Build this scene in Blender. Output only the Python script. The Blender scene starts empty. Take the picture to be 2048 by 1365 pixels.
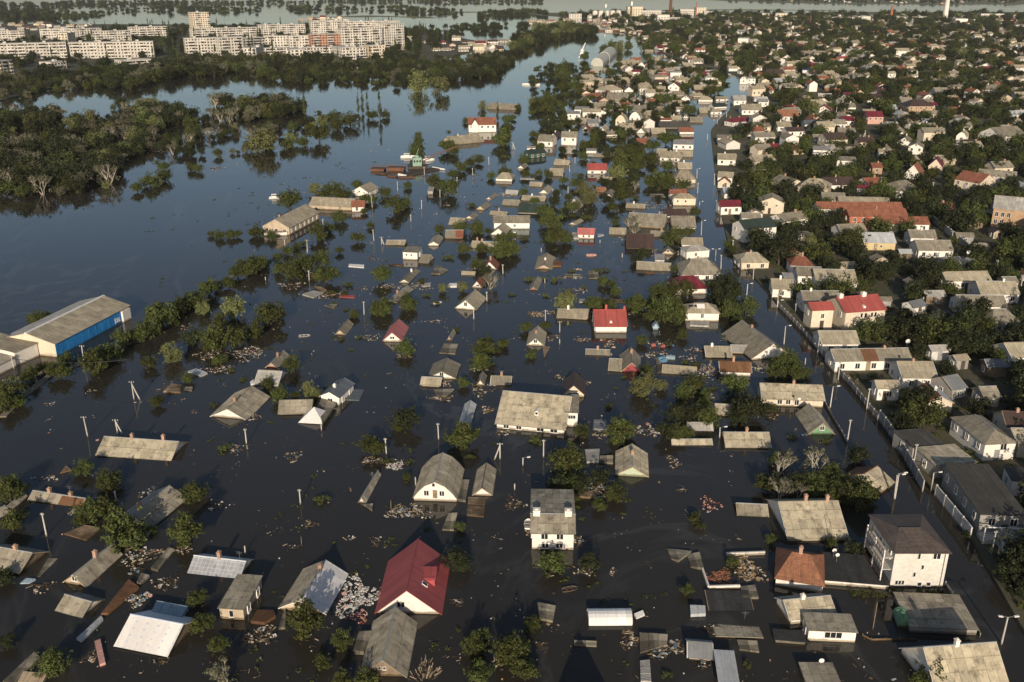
import bpy, math, random
from mathutils import Matrix, Vector
random.seed(11)
scn = bpy.context.scene
col = scn.collection
PI = math.pi

# ------------------------------------------------------------------ camera, sky, sun, exposure
cam_d = bpy.data.cameras.new('camera')
cam = bpy.data.objects.new('camera', cam_d)
col.objects.link(cam)
cam.location = (0, 0, 75.0)
PITCH = math.atan(722.5 / 1865.0)
cam.rotation_euler = (PI / 2 - PITCH, 0, 0)
cam_d.sensor_width = 36.0
cam_d.lens = 1865.0 / 2048 * 36
cam_d.clip_start = 1.0
cam_d.clip_end = 40000
scn.camera = cam
SUN_EL = math.radians(17.5)
SUN_AZ = math.radians(1.5)          # the sun stands behind the camera, a touch to the left
world = bpy.data.worlds.new('World')
scn.world = world
world.use_nodes = True
wn = world.node_tree
bg = wn.nodes['Background']
sky = wn.nodes.new('ShaderNodeTexSky')
sky.sky_type = 'NISHITA'
sky.sun_disc = False
sky.sun_elevation = SUN_EL
sky.sun_rotation = PI + SUN_AZ
sky.altitude = 60
sky.air_density = 0.85
sky.dust_density = 1.4
sky.ozone_density = 1.0
wn.links.new(sky.outputs[0], bg.inputs[0])
bg.inputs[1].default_value = 0.09
sun_d = bpy.data.lights.new('sun', 'SUN')
sun_d.energy = 4.8
sun_d.angle = math.radians(0.5)
sun_d.color = (1.0, 0.86, 0.68)
sun = bpy.data.objects.new('sun', sun_d)
col.objects.link(sun)
ldir = Vector((math.sin(SUN_AZ) * math.cos(SUN_EL), math.cos(SUN_AZ) * math.cos(SUN_EL), -math.sin(SUN_EL)))
sun.rotation_euler = ldir.to_track_quat('-Z', 'Y').to_euler()
sun.location = (0, -50, 120)
scn.view_settings.view_transform = 'Standard'
scn.view_settings.look = 'None'
scn.view_settings.exposure = 0.05
scn.view_settings.gamma = 1.0
scn.view_settings.use_curve_mapping = False

HAZE = 0.00004
# ------------------------------------------------------------------ where things stand (metres; camera above 0,0)
# labels are either plain text or (look, relation, landmark ...) by number
MARKS = ['the long half-rusty roof', 'the steep roof behind the big round tree', 'the brown-gabled roof at the left edge', 'the long diagonal grey roof', 'the small white-edged roof',
 'the white-sheeted roof', 'the gridded translucent roof', 'the yellow brick house', 'the half-white half-grey roof', 'the big dark red roof', 'the streaked wooden-gabled house',
 'the narrow lone shed roof', 'the gambrel-roofed white house', 'the small rusty-striped house', 'the white two-storey house', 'the white greenhouse tunnel', 'the tan and black low roof',
 'the dull metal-roofed shed', 'the pale flat roof at the bottom edge', 'the small sunk roof by the dead trees', 'the large tan slate roof', 'the orange tiled roof', 'the black felt roof',
 'the tall brown-hipped house', 'the half-shaded tan roof', 'the white box house', 'the stepped flat roof', 'the bottom right slate roof', 'the dish-topped roof at the bottom',
 'the large dark warehouse', 'the long lone tan roof', 'the sinking pale-gabled roof', 'the pinkish-red roof', 'the pale whitish roof', 'the blue-grey roofed house', 'the dark slate wing',
 'the white pyramid roof', 'the house with low front annex', 'the narrow pale blue roof', 'the large broad tan roof', 'the dark brown gabled house', 'the bright red-roofed white house',
 'the pink-gabled house', 'the roof by the blue barrels', 'the rusty brown roof', 'the branch-shaded tan roof', 'the pale green gabled house', 'the tiny blue shed', 'the tan hip-roofed white house',
 'the weathered streetside roof', 'the cream streetside house', 'the green-gabled house', 'the orange streetside roof', 'the white house with red gate', 'the rusty patched roof',
 'the long roof with rusty middle', 'the smaller red-roofed house', 'the larger red-roofed house', 'the grey two-storey house', 'the long yellow brick hall', 'the long brick building',
 'the rusty red end house', 'the white riverside gabled house', 'the white cube house', 'the farther orange-brown gable', 'the mirrored white gable', 'the pale mint house', 'the dark green roof',
 'the small bright red roof', 'the dark brown low roof', 'the wide ragged roof', 'the cream two-storey house', 'the faded red roof', 'the large dark brown roof', 'the ornate white house',
 'the big grey corner roof', 'the burgundy hip roof', 'the tent-shaped roof', 'the cream gabled house', 'the burgundy streetside roof', 'the dark green mansard house', 'the cream hip bungalow',
 'the rusty hip roof', 'the white parapet house', 'the yellow brick two-storey house', 'the long dark brown roof', 'the rear orange-brown roof', 'the middle orange-brown roof',
 'the front orange-brown roof', 'the yellow pale-roofed house', 'the scalloped white house', 'the burgundy-roofed gable', 'the white gable with orange roof', 'the right-hand orange roof',
 'the orange brick building', 'the red-brown riverside villa', 'the blue-walled warehouse', 'the arched greenhouse hall', 'the tall white chimney', 'the rusty barges', 'the apartment blocks',
 'the ruined tile house', 'the bare dead trees', 'the green crane boat', 'the lone tall river tree', 'the row of poplars']
LOOKS = ['small sunken grey slate roofed shed', 'small sunken tan slate roofed shed', 'sunken tan slate roofed house', 'small sunken pale roofed shed', 'tan slate roofed house',
 'small tan slate roofed house', 'small dull metal roofed house', 'small grey slate roofed house', 'small dark flat roofed house', 'dark brown roofed house', 'grey slate roofed house',
 'sunken grey slate roofed house', 'small pale roofed shed', 'small sunken orange roofed shed', 'orange-brown roofed house', 'small orange-brown roofed house', 'small pale roofed house',
 'small burgundy roofed house', 'pale roofed house', 'dark green roofed house', 'dull metal roofed house', 'sunken dark flat roofed house', 'sunken orange-brown roofed house',
 'bright red roofed house', 'sunken pale metal roofed house', 'burgundy roofed house', 'small orange-brown roofed shed', 'small tan slate roofed shed', 'sunken dark brown roofed house',
 'orange roofed house', 'blue-grey roofed house', 'bright blue roofed house', 'pale metal roofed house', 'low tan slate roofed garden shed', 'low dull metal roofed garden shed',
 'low pale roofed garden shed', 'low dark flat roofed garden shed', 'low dark brown roofed garden shed', 'low rusty roofed garden shed', 'low grey slate roofed garden shed',
 'low pale metal roofed garden shed', 'floating wooden deck', 'floating rusty sheet', 'floating grey roof piece', 'floating pale metal sheet', 'low light blue sheet', 'floating pale pink roll',
 'floating timber stack', 'floating light blue sheet', 'floating tan roof piece', 'low grey roof piece', 'floating white board', 'low pale metal sheet', 'floating pale roof piece',
 'floating blue-grey sheet', 'floating dull metal sheet', 'floating red sheet', 'round green tree standing in water', 'dark green tree standing in water', 'half-bare grey tree standing in water',
 'big pale green tree standing in water', 'small round green tree standing in water', 'small dark green tree standing in water', 'pale green tree standing in water',
 'big round green tree standing in water', 'small half-bare grey tree standing in water', 'small pale green tree standing in water', 'low green bush standing in water',
 'big round green tree on dry ground', 'dark green tree on dry ground', 'big dark green tree on dry ground', 'big dark green tree', 'round green tree on dry ground', 'pale concrete pole',
 'thin wooden post', 'double-headed street lamp', 'street lamp', 'pole with crossarm', 'braced A-shaped pole', 'braced pole leaning left', 'floating white litter and broken boards',
 'floating dark broken timber', 'floating brown debris and branches', 'floating white rubbish heap', 'floating red and white rubble', 'floating fan of loose planks',
 'floating straw and broken roof laths', 'floating fallen red roof tiles']
RELS = ['left of', 'right of', 'in front of', 'behind']
def spell(l):
    if isinstance(l, str): return l
    s = LOOKS[l[0]]
    if len(l) == 4: return s + ' between ' + MARKS[l[1]] + ' and ' + MARKS[l[2]]
    s += ' ' + RELS[l[1]] + ' ' + MARKS[l[2]]
    return s + ', ' + RELS[l[3]] + ' ' + MARKS[l[4]] if len(l) == 5 else s
HOUSES = [('gx',-69.93,125.68,-0.209,9.11,2.77,0,0.25,0.69,'slate','b',0.25,13,{'ch':[0.32,0.72],'half':'rust'},'long low roof, left half grey and right half rusty, with two chimneys',0),('gx',-77.21,121.7,1.224,2.11,2.43,0,0.2,0.61,'slate','w',0.25,13.3,{},(0,0,0),0),
('gx',-76.35,124.86,1.474,4.04,1.47,0,0.2,0.37,'slate','w',0.25,13,{},(0,3,2),0),('gy',-54.49,122.69,-0.313,6.6,8.8,0,0.3,1.47,'slate','w',0.25,13.2,{'ch':[0.2],'left':'metal'},'steep grey roof running away behind a big round tree, one side pale metal',0),
('gx',-69.22,109.6,-0.271,7.19,5.61,0,0.35,1.4,'slate','wood',0.25,14.5,{'ch':[0.6]},'grey roof with dark brown gable cut off by the left picture edge',0),
('gy',-57.04,107.54,-0.269,3.59,7.95,0,0.2,1.3,'slate','b',0.25,14.7,{'ch':[0.55]},'long grey roof lying diagonally with a reddish brick gable',0),
('gx',-55.57,99.54,-0.353,4.4,4.02,0,0.15,1,'slate','w',0.25,15.6,{},'small grey roof with white edge strips, sunk to its eaves',0),
('gx',-43.43,93.96,-0.262,7.34,7.34,0,0.3,1.84,'whitesheet','wood',0.25,16.3,{},'half-finished roof covered in white sheeting with faint blue print',0),
('gx',-39.89,108.05,-0.175,7.63,4.53,0,0.2,1.13,'grid','w',0.25,14.6,{'ch':[0.5]},'roof of pale translucent sheets held by a white batten grid',0),
('fl',-34.84,99.96,-0.101,3.09,6.47,0,1.67,0,'slate','b',0.3,15.5,{'win':[(0.5,0.45,0.5,0.9)]},'yellow brick house with flat grey slate roof standing tall in water',0),
('gy',-25.94,102.39,-0.159,6.39,8.85,0,0.3,1.72,'slate','b',0.25,15.3,{'ch':[0.75],'right':'whitesheet'},'house roof with grey left slope and white sheeted right slope',0),
('gy',-13,103.46,-0.032,8.69,11.6,0,0.22,3.43,'red','w',0.25,15.1,{'win':[(0.37,1,0.45,0.75),(0.42,1,0.45,0.75)],'dormer':1},'big dark red metal roof with dormer and white gable',0),
('gy',-14.71,91.11,-0.031,5.52,9.76,0,0.35,2.09,'slate','wood',0.25,16.7,{'win':[(0.42,1.1,0.35,0.35),(0.53,1.1,0.35,0.35)],'capl':1},'long streaked grey roof with wooden gable in front of the big dark red roof',0),
('gy',-22.43,129.11,-0.148,1.4,9.1,0,0.15,0.65,'slate','w',0.25,12.7,{},'very narrow long shed roof lying alone in open water',0),
('mans',-11.55,129.81,-0.063,7.15,9.57,0,0.6,2.86,'slate','w',0.25,12.6,{'win':[(0.3,1,0.7,0.8),(0.66,1,0.7,0.8),(0.47,2.6,0.4,0.5)],'door':0.5},'white house with curved gambrel grey roof and attic door',0),
('gy',-4.37,130.93,-0.06,3.2,8.5,0,0.3,1.07,'slate','w',0.25,12.5,{},'small gabled grey house with a rusty strip beside the gambrel-roofed house',0),
('gx',5.9,117.41,-0.031,5.83,10.5,0,2.82,1.23,'slate','w',0.3,13.7,{'rp':0.27,'be':0.6,'wch':[0.14,0.84],'win':[(0.3,1.95,0.95,0.85),(0.67,1.95,0.95,0.85),(0.32,0.3,0.95,0.7),(0.66,0.3,0.95,0.7)]},'white two-storey house with grey roof and two squat chimneys',0),
('barrel',12.27,96.79,0.01,5.89,3.2,0,0.15,1.07,'film','film',0.25,15.9,{},'white film greenhouse tunnel with ribs, half sunk',0),
('gx',27.95,97.58,-0.038,5.7,9,0,0.3,-0.48,'tan','w',0.25,15.8,{'rp':0.42,'back':'felt'},'low roof with sunlit tan front slope and dark felt rear slope',0),
('gx',22.41,90.71,-0.127,3.01,3.49,0,0.5,0.87,'metal','w',0.25,16.8,{},'small shed with dull grey metal roof and white front at the bottom',0),
('fl',24.75,86.64,-0.097,2.54,6.13,0,0.9,0,'lmetal','w',0.25,17.3,{},'pale metal flat roof cut off by the bottom picture edge',0),
('gx',36.22,122.55,-0.061,4.68,3.73,0,0.2,0.93,'slate','w',0.25,13.2,{},'small tan-grey roof sunk to its eaves left of the large tan slate roof',0),
('gx',43.64,119.64,0.034,8.89,11.04,0,0.6,2.76,'tan','w',0.25,13.5,{'ch':[0.45,0.82]},'large tan-grey slate roof with two brick chimneys',0),
('hip',38.85,106.46,-0.288,6.42,7.75,0,1.2,1.94,'orange','w',0.25,14.8,{'ch':[0.5]},'orange tiled hip roof joined to a black flat roof',0),('fl',45.95,106.49,-0.142,8.28,6.11,0,0.74,0,'felt','w',0.3,14.8,{},'black felt flat roof with white front wall',0),
('hip',53.48,107.86,0,6.99,9,0,5.5,0.77,'browntile','gw',0.3,14.6,{'win':[(0.45,4.75,0.35,0.8),(0.78,4.75,0.95,0.8),(0.55,2.9,0.35,0.6),(0.42,1.75,0.35,0.6),(0.11,0.5,0.3,0.55),(0.17,0.5,0.3,0.55),(0.23,0.5,0.3,0.55),(0.55,0.3,0.5,0.5),(0.72,0.3,0.5,0.5)],'balc':1},'tall pale three-storey house with brown hip roof',0),
('gx',37.31,98.29,0.151,6.29,4.74,0,0.9,1.19,'tan','w',0.25,15.8,{},'tan roof half in shade just behind the white box house',0),
('fl',38.89,94,-0.068,5.62,2.99,0,1.59,0,'slate','w',0.3,16.3,{'win':[(0.52,0.85,2,0.75)]},'white box house with one wide dark window and flat grey roof',0),
('fl',33.8,92.98,-0.121,3.95,2.2,0,0.5,0,'felt','g',0.25,16.4,{},'dark lean-to roof attached left of the white box house',0),
('fl',53.21,97.12,-0.071,7.96,6.31,0,0.88,0,'slate','g',0.3,15.9,{},'low flat grey roof with stepped corner beside the flooded street',0),('gx',51.03,86.58,0.104,8.75,9,0,0.8,3.56,'tan','w',0.25,17.4,{},'big tan slate roof at the bottom right corner',0),
('fl',35.32,85.81,-0.013,4.12,3.98,0,0.7,0,'slate','w',0.25,17.5,{},'grey flat roof with satellite dish cut off by the bottom edge',0),
('fl',70.54,121.87,-0.071,6.92,14.67,0.4,3.6,0,'felt2','g',0.25,13.3,{'porch':1},'large dark flat-roofed warehouse right of the flooded street',0),
('gx',-63.28,142.34,-0.116,13.4,6.91,0,0.2,1.73,'tan','w',0.25,11.7,{'ch':[0.37,0.8]},'long tan roof alone in open water with a tall capped chimney',0),
('gy',-51.04,159.27,-0.193,7.33,10.06,0,0.25,1.79,'slate','w',0.25,10.6,{'ch':[0.3]},'grey gabled roof sinking to its eaves with pale gable',0),('gy',-38.58,200.87,-0.113,2.74,7.16,0,0.25,1.03,'slate','b',0.25,8.7,{},(0,0,32),0),
('gy',-26.33,197.74,-0.048,4.53,9.58,0,0.35,1.76,'pink','w',0.25,8.8,{'win':[(0.43,0.6,0.4,0.5),(0.56,0.6,0.4,0.5)]},'small pinkish-red roof with white gable and twin windows',0),
('gy',-49.32,181.51,-0.146,2.76,7.01,0,0.25,0.95,'slate','p',0.25,9.5,{'ch':[0.5]},(0,3,33),0),('gx',-48.49,172.16,-0.087,4.94,6.62,0,0.3,1.65,'lslate','w',0.25,10,{},'pale whitish slate roof with a tree in front of it',0),
('gy',-33.54,163.59,-0.257,4.17,7.12,0,1.7,0.92,'bgrey','w',0.25,10.4,{},'blue-grey metal roofed house with white walls',0),('gx',-40.37,158.6,0.07,6.23,5.55,0,0.4,1.39,'slate','w',0.25,10.7,{},'dark slate roof joined to a white pyramid roof',0),
('pyr',-36.07,154.27,-0.138,4.79,4.73,0,0.25,2.13,'whitesheet','w',0.25,10.9,{},'bright white pyramid roof with pole in front',0),
('gy',-13.87,176.03,-0.083,5.84,7.35,0,0.35,1.32,'slate','w',0.25,9.8,{},'grey gabled house with white triangular front and low annex',0),('gx',-15.95,170.22,-0.123,4.06,3.42,0,0.5,0.86,'tan','w',0.25,10.1,{},(1,2,37),0),
('gy',-13.65,196.43,-0.155,1.37,5.05,0,0.2,0.69,'slate','b',0.25,8.9,{},(0,1,32),0),('gy',-8.19,155.62,-0.098,2.27,7.98,0,0.4,0.65,'lmetal','w',0.25,10.9,{},'narrow pale blue metal roof behind a round tree',0),
('gy',-6.06,171.59,-0.085,1.61,4.61,0,0.3,0.7,'slate','w',0.25,10,{},(0,1,37),0),('gx',-2.08,171.15,-0.104,4.15,3.88,0,0.3,0.97,'slate','w',0.25,10,{'ch':[0.5]},(0,3,39),0),
('gx',4.61,155.63,-0.206,12.17,13.26,0,1.08,3.32,'tan','w',0.3,10.9,{'win':[(0.14,0.75,0.9,1),(0.33,0.7,0.9,1),(0.65,0.75,1.2,1),(0.85,0.7,1.2,1)],'roofwin':1},'large white house with broad tan roof and skylight dormer',0),
('fl',10.98,154.42,-0.081,2.13,7.14,0,2.86,0,'slate','w',0.3,10.9,{'win':[(0.3,1.7,0.5,0.6),(0.5,1.7,0.5,0.6),(0.7,1.7,0.5,0.6)]},'tall white annex with small windows right of the broad tan roof',0),
('gy',12.15,167.13,-0.085,4.5,7.06,0,0.7,1.77,'dbrown','c',0.25,10.2,{'win':[(0.5,0.25,2,0.6)]},'dark brown steep roof with cream gable and wide window',0),('gy',5.53,194.77,-0.094,4.09,8.4,0,0.3,1.43,'tan','w',0.25,9,{'ch':[0.4]},(2,0,41),0),
('gx',14.69,210.62,-0.165,7.49,5.4,0,0.3,1.35,'tan','w',0.25,8.4,{},(2,0,47),0),('gx',22.55,203.47,0,7.01,9.3,0,1.67,2.33,'red2','w',0.3,8.6,{'ch':[0.4,0.95],'win':[],'vent':1},'white-walled house with bright red roof and two red chimneys',0),
('gy',24.78,180.02,-0.082,4.54,8.4,0,0.25,2.03,'slate','red',0.25,9.6,{'ch':[0.6]},'grey roofed house with dark pink gable',0),('gx',21.56,179.05,-0.176,2.64,5.83,0,0.25,1.46,'slate','w',0.25,9.6,{},(0,0,42),0),
('gx',18.45,186.52,-0.063,5.32,2.71,0,0.15,0.68,'slate','w',0.25,9.3,{'ch':[0.5]},(0,2,41),0),('gx',34.38,176.56,-0.164,6.98,3.86,0,0.2,0.97,'tan','w',0.25,9.7,{},'long L-shaped tan roof beside blue barrels',0),
('gx',45.54,176.28,-0.082,6.43,5.04,0,1,1.26,'rust','w',0.25,9.8,{'ch':[0.45]},'rusty brown roof over a white wall',0),('gx',44.13,186.29,-0.029,5.67,5.47,0,0.3,1.37,'tan','w',0.25,9.3,{},(2,3,44),0),
('gx',31.2,144.68,-0.039,6.96,2.09,0,0.2,0.52,'tan','w',0.25,11.5,{},(1,0,45),0),('gx',33.68,150.73,-0.051,4.58,3,0,0.2,0.75,'lslate','w',0.25,11.1,{},(3,0,45),0),
('gx',40.65,145.27,-0.02,7.9,5.55,0,0.4,1.39,'tan','w',0.25,11.5,{'ch':[0.5]},'sunlit tan roof with shadows of bare branches',0),('gy',19.85,136.87,-0.112,5.41,8.45,0,0.3,1.45,'tan','lg',0.25,12.1,{'ch':[0.5]},'tan gabled house with pale green wooden gable',0),
('gy',33.05,201.51,-0.097,1.67,2.28,0,0.9,0.73,'lblue','lblue',0.25,8.7,{},'tiny light blue shed standing in water',0),
('hip',44.84,209.41,-0.039,7.72,5.83,0,2.09,1.46,'tan','w',0.3,8.4,{'win':[(0.5,1.2,0.6,1)],'solar':1},'white house with tan hip roof and a pale roof hatch',0),
('gy',53.54,190.61,0.223,9.57,15.04,0,0.5,2.88,'slate','w',0.25,9.1,{},'big weathered grey roof along the flooded street edge',0),('gx',49.96,187.73,-0.064,5.29,3.49,0,0.5,0.87,'lslate','w',0.25,9.2,{},(3,0,49),0),
('gx',39.32,157.37,-0.206,3.04,4.22,0,0.4,1.06,'tan','w',0.25,10.8,{},(1,3,45),0),
('gx',53.15,162.69,-0.088,11.1,6.42,0,1.58,1.61,'tan','c',0.3,10.5,{'ch':[0.55],'win':[(0.28,0.5,0.8,0.9),(0.42,0.5,0.8,0.9),(0.56,0.4,0.7,1)]},'cream house with tan slate roof and dish at the street corner',0),
('gy',54.78,152.01,-0.015,4.66,8.71,0,0.3,1.84,'slate','green',0.25,11.1,{},'slate roof with bright green gable beside the street',0),
('gy',57.26,131.34,-0.861,6.72,4.03,0,0.6,1.48,'orange','c',0.25,12.5,{'right':'tan'},'orange tiled roof with tan right slope at the street edge',0),
('hy',80.29,142.68,0.111,5.42,10.04,0.4,3.27,1.33,'slate','w',0.3,11.7,{'win':[(0.6,2,1,1.1)]},'white house with long grey hip roof and red arched gate',0),
('fl',68.71,140.99,0.181,6.09,6.23,0.4,2.4,0,'felt2','g',0.25,11.8,{},'dark flat roof behind a grey street wall',0),('fl',70.61,134.9,0.171,7.48,6.02,0.4,2.4,0,'tan','g',0.25,12.2,{},'low tan lean-to roof beside the white house with red gate',0),
('gx',79.57,170.34,-0.02,7.07,7.63,0.4,2.4,1.91,'tan','w',0.25,10,{},(4,3,54),0),('gx',71.34,162.9,0,4.57,3.67,0.4,2.6,0.92,'tan','w',0.25,10.4,{},(5,0,54),0),
('gy',78.62,158.86,-0.013,5.43,6.45,0.4,2.2,1.24,'rust','c',0.25,10.7,{'right':'lmetal'},'rusty patched roof with pale right slope on the dry side',0),
('gx',70.19,188.72,0,8.19,6.87,0.4,2.2,1.72,'tan','w',0.25,9.2,{},'tan slate roof directly below the two red-roofed white houses',0),
('gx',73.72,178.82,0.048,16.29,5.95,0.4,2.2,1.49,'slate','w',0.25,9.6,{'mid':'rust'},'very long slate roof with a rusty middle section',0),
('gx',70.59,202.57,0.104,5.01,4.32,0.4,4.64,1.08,'red2','c',0.3,8.6,{'win':[(0.5,2.6,0.7,1)]},'smaller of the two red-roofed white houses, nearer the street',0),
('gx',79.72,204.68,0.21,9.99,8.58,0.4,4.4,2.15,'red2','c',0.3,8.6,{'wch':[0.1,0.65],'win':[(0.4,2.8,0.45,1),(0.5,2.8,0.45,1),(0.66,2.8,0.45,1),(0.75,2.8,0.45,1),(0.45,0.9,0.8,0.8)],'vent':1},'larger of the two red-roofed white houses, with two white chimneys',0),
('hip',111.06,200.52,0,7.08,9.25,0.4,2.46,2.31,'slate','gw',0.3,8.7,{'win':[(0.22,2,0.9,1),(0.45,2,0.9,1)]},'grey two-storey house with slate hip roof near the right edge',0),('gx',84.17,164.75,0.368,3.79,6,0.4,2.2,1.5,'metal','g',0.25,10.3,{},(6,3,54),0),
('gx',89.37,160.4,0.095,3.45,4.59,0.4,2.2,1.15,'slate','g',0.25,10.6,{},(7,1,54),0),('fl',79.31,128.18,-0.207,3.88,4.88,0.4,2.6,0,'felt2','w',0.25,12.8,{},(8,1,29),0),('gx',87.58,146.61,-0.117,4.75,7.55,0.4,2.8,1.89,'dbrown','c',0.25,11.4,{},(9,1,53),0),
('gx',86.12,141.4,0,3.9,6,0.4,2.6,1.5,'tan','c',0.25,11.8,{},(5,1,53),0),('gx',104.31,179.85,0.075,5.3,7.4,0.4,2.8,1.85,'tan','w',0.25,9.6,{},(4,2,58),0),
('gy',-71.76,297.34,-0.249,9.14,21.5,0,2.47,2.48,'tan','b',0.3,6.1,{'ch':[0.15]},'long yellow brick hall with tan roof on the river side',0),('fl',-74.39,286.95,0.14,7.03,4.16,0,1.15,0,'slate','w',0.3,6.3,{},(10,2,59),0),
('gx',-62.58,324.42,-0.212,15.59,8.06,0,1.49,2.02,'tan','b',0.3,5.7,{},'long brick building with tan roof behind the yellow hall',0),
('gx',-53.5,320.12,0.092,4.13,6,0,1.96,1.5,'orust','w',0.3,5.7,{'win':[(0.4,0.6,0.8,1.2)]},'white end house with rusty red roof',0),
('gy',-54.89,346.02,-0.32,6.21,8.51,0,2,1.82,'tan','w',0.3,5.3,{'win':[(0.45,1.6,0.5,0.6)]},'white gabled house among trees on the river side',0),('gx',-35.18,275.76,-0.143,6.13,3.52,0,0.25,0.88,'tan','w',0.25,6.6,{},(1,0,63),0),
('gy',-23.35,278.46,-0.064,3.59,11.15,0,0.3,0.81,'tan','w',0.25,6.5,{},(2,1,63),0),('gx',-17.98,284.77,0,5.72,6.2,0,0.4,1.55,'slate','b',0.25,6.4,{'half':'orust'},(11,1,63),0),
('fl',-28.77,260.91,-0.161,4.24,5.52,0,2.26,0,'slate','w',0.3,6.9,{'win':[(0.25,1.2,0.4,0.5),(0.6,1.2,0.4,0.5)]},'white two-storey cube house with low grey wing',0),('gx',-24.44,257.4,-0.202,3.18,6,0,0.3,1.5,'slate','w',0.25,7,{},(0,1,63),0),
('gy',-27.61,241.72,-0.18,3,11.3,0,0.2,0.67,'slate','w',0.25,7.4,{},(11,2,63),0),('gy',-28.65,225.52,-0.282,3.42,11.55,0,0.2,0.9,'slate','w',0.25,7.9,{'ch':[0.4]},(11,3,32),0),
('gy',-6,251.39,-0.102,4.56,5.73,0,0.3,2.01,'orust','w',0.25,7.1,{'ch':[0.3],'win':[(0.5,0.5,0.7,0.6)]},'white gable with orange-brown roof and chimney, the farther of a pair',0),
('gy',-8.84,234.34,-0.151,2.92,4.7,0,0.3,1.47,'orust','w',0.25,7.6,{'win':[(0.6,0.3,0.8,0.5)]},'white gable with orange-brown roof half hidden by a grey bush',0),
('gy',-10.22,219.22,-0.241,5.72,9.33,0,0.3,2.05,'tan','w',0.25,8.1,{},'grey roof with bright white gable mirrored in the water',0),('gx',-8.18,272.4,-0.271,7.94,5.19,0,0.3,1.3,'tan','w',0.25,6.6,{'ch':[0.2,0.4]},(2,3,64),0),
('gx',-11.86,244.4,-0.093,3.8,2.2,0,0.2,0.55,'tan','w',0.25,7.3,{},(1,0,64),0),('gy',-10.03,323.65,-0.281,3.36,7.88,0,0.3,1.12,'slate','b',0.25,5.7,{},(11,0,66),0),('gx',-4.41,314.15,-0.214,6.1,3.44,0,0.2,0.86,'tan','w',0.25,5.8,{'ch':[0.5]},(1,0,66),0),
('gx',-17.92,301.45,-0.17,5.03,5.79,0,0.3,1.45,'tan','w',0.25,6.1,{},(2,0,66),0),('gy',-13.71,309.9,-0.278,3.44,5.45,0,0.2,0.87,'slate','w',0.25,5.9,{},(0,0,66),0),('gy',-7.47,340.59,-0.287,2.37,7.95,0,0.2,0.77,'slate','w',0.25,5.4,{},(0,3,66),0),
('fl',-30.54,348.77,-0.001,1.84,6.81,0,1.3,0,'lslate','g',0.3,5.3,{},(12,2,103),0),('gx',-0.1,296.44,0,11.39,5.85,0,2.22,1.46,'slate','lb',0.3,6.2,{'win':[(0.58,0.8,0.7,0.8)]},'pale mint-white house with long slate roof',0),
('gy',-3.45,289.69,-0.196,5.08,9.23,0,0.5,1.84,'tan','w',0.25,6.3,{'win':[(0.5,0.2,0.7,0.5)]},'tan gabled front wing of the pale mint house',0),('gx',5.94,318.82,-0.134,7.03,8.24,0,0.5,2.06,'dgreen','w',0.25,5.8,{},'dark green roof beside a dark tree',0),
('gx',8.13,337.34,-0.24,8.8,4.86,0,0.2,1.21,'tan','w',0.25,5.5,{},(2,3,67),0),('gx',-0.07,330.2,-0.231,6.14,5.57,0,0.2,1.39,'slate','w',0.25,5.6,{},(11,0,67),0),('gx',0.05,347.47,-0.141,4.75,4.12,0,0.3,1.03,'lslate','w',0.25,5.3,{},(3,3,67),0),
('gy',12.91,352.07,-0.196,3.93,10.79,0,0.2,1.18,'tan','w',0.25,5.3,{},(2,3,66),0),('gx',9.58,362.39,-0.187,5.16,4.69,0,0.2,1.17,'tan','w',0.25,5.1,{},(1,3,67),0),('hip',-2.67,373.26,-0.157,6.41,7.33,0,1.12,1.83,'tan','w',0.3,5,{},(4,3,67),0),
('gx',18.6,385.34,-0.186,5.79,7.52,0,0.5,1.88,'tan','w',0.25,4.8,{},(2,0,68),0),('gx',22.01,407.56,-0.272,6.65,6.36,0,0.4,1.59,'tan','w',0.25,4.6,{},(2,1,95),0),
('gx',35.26,388.73,0,7.62,7.97,0,1.79,1.99,'red2','w',0.3,4.8,{},'white house with small bright red roof farther back in the flood',0),('gx',37.22,372.38,-0.21,6.05,4.77,0,0.3,1.19,'tan','w',0.25,5,{},(2,2,68),0),
('gx',33.96,351.97,-0.313,3.69,4.78,0,0.3,1.2,'orange','w',0.25,5.3,{},(13,2,68),0),('gy',36.51,345.58,-0.21,3.57,9.74,0,0.3,0.93,'slate','w',0.25,5.3,{},(11,2,68),0),('gy',22.44,326.54,-0.332,5.41,3.78,0,0.3,2.71,'slate','w',0.25,5.6,{},(0,3,72),0),
('gx',43.82,324.67,-0.229,6.9,4.27,0,0.3,1.07,'tan','w',0.25,5.7,{},(2,3,70),0),('gx',55.21,311.97,0.112,8.13,6.26,0,0.8,1.56,'dbrown','w',0.25,5.9,{},'dark brown low roof behind a tan roof near the street',0),
('gx',44.64,300.72,-0.274,12.36,11.26,0,0.6,2.81,'slate','b',0.25,6.1,{'ch':[0.8]},'wide ragged slate roof behind a bare grey tree',0),('gx',55.67,298.18,-0.042,7.84,10.24,0,0.7,2.56,'slate','w',0.25,6.1,{},(10,2,69),0),
('hip',61.4,329.33,-0.051,7.85,4.96,0,2.75,1.24,'tan','c',0.3,5.6,{'win':[(0.2,1.3,0.5,0.7),(0.55,1.3,0.5,0.7)]},'cream two-storey house with tan hip roof beside the street',0),('gx',60.59,338.03,0,6.33,4.85,0,2.4,1.21,'orust','w',0.25,5.5,{},(14,0,71),0),
('hip',68.65,370.81,-0.062,7.95,10.3,0,1.76,2.58,'tan','c',0.3,5,{},(4,3,71),0),('gx',70.22,419.71,0,9.06,5.86,0,1.52,1.46,'tan','w',0.3,4.5,{},(4,1,68),0),('gx',73.75,398.85,-0.093,6.17,7.26,0,0.6,1.81,'tan','w',0.25,4.7,{},(2,3,71),0),
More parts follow.
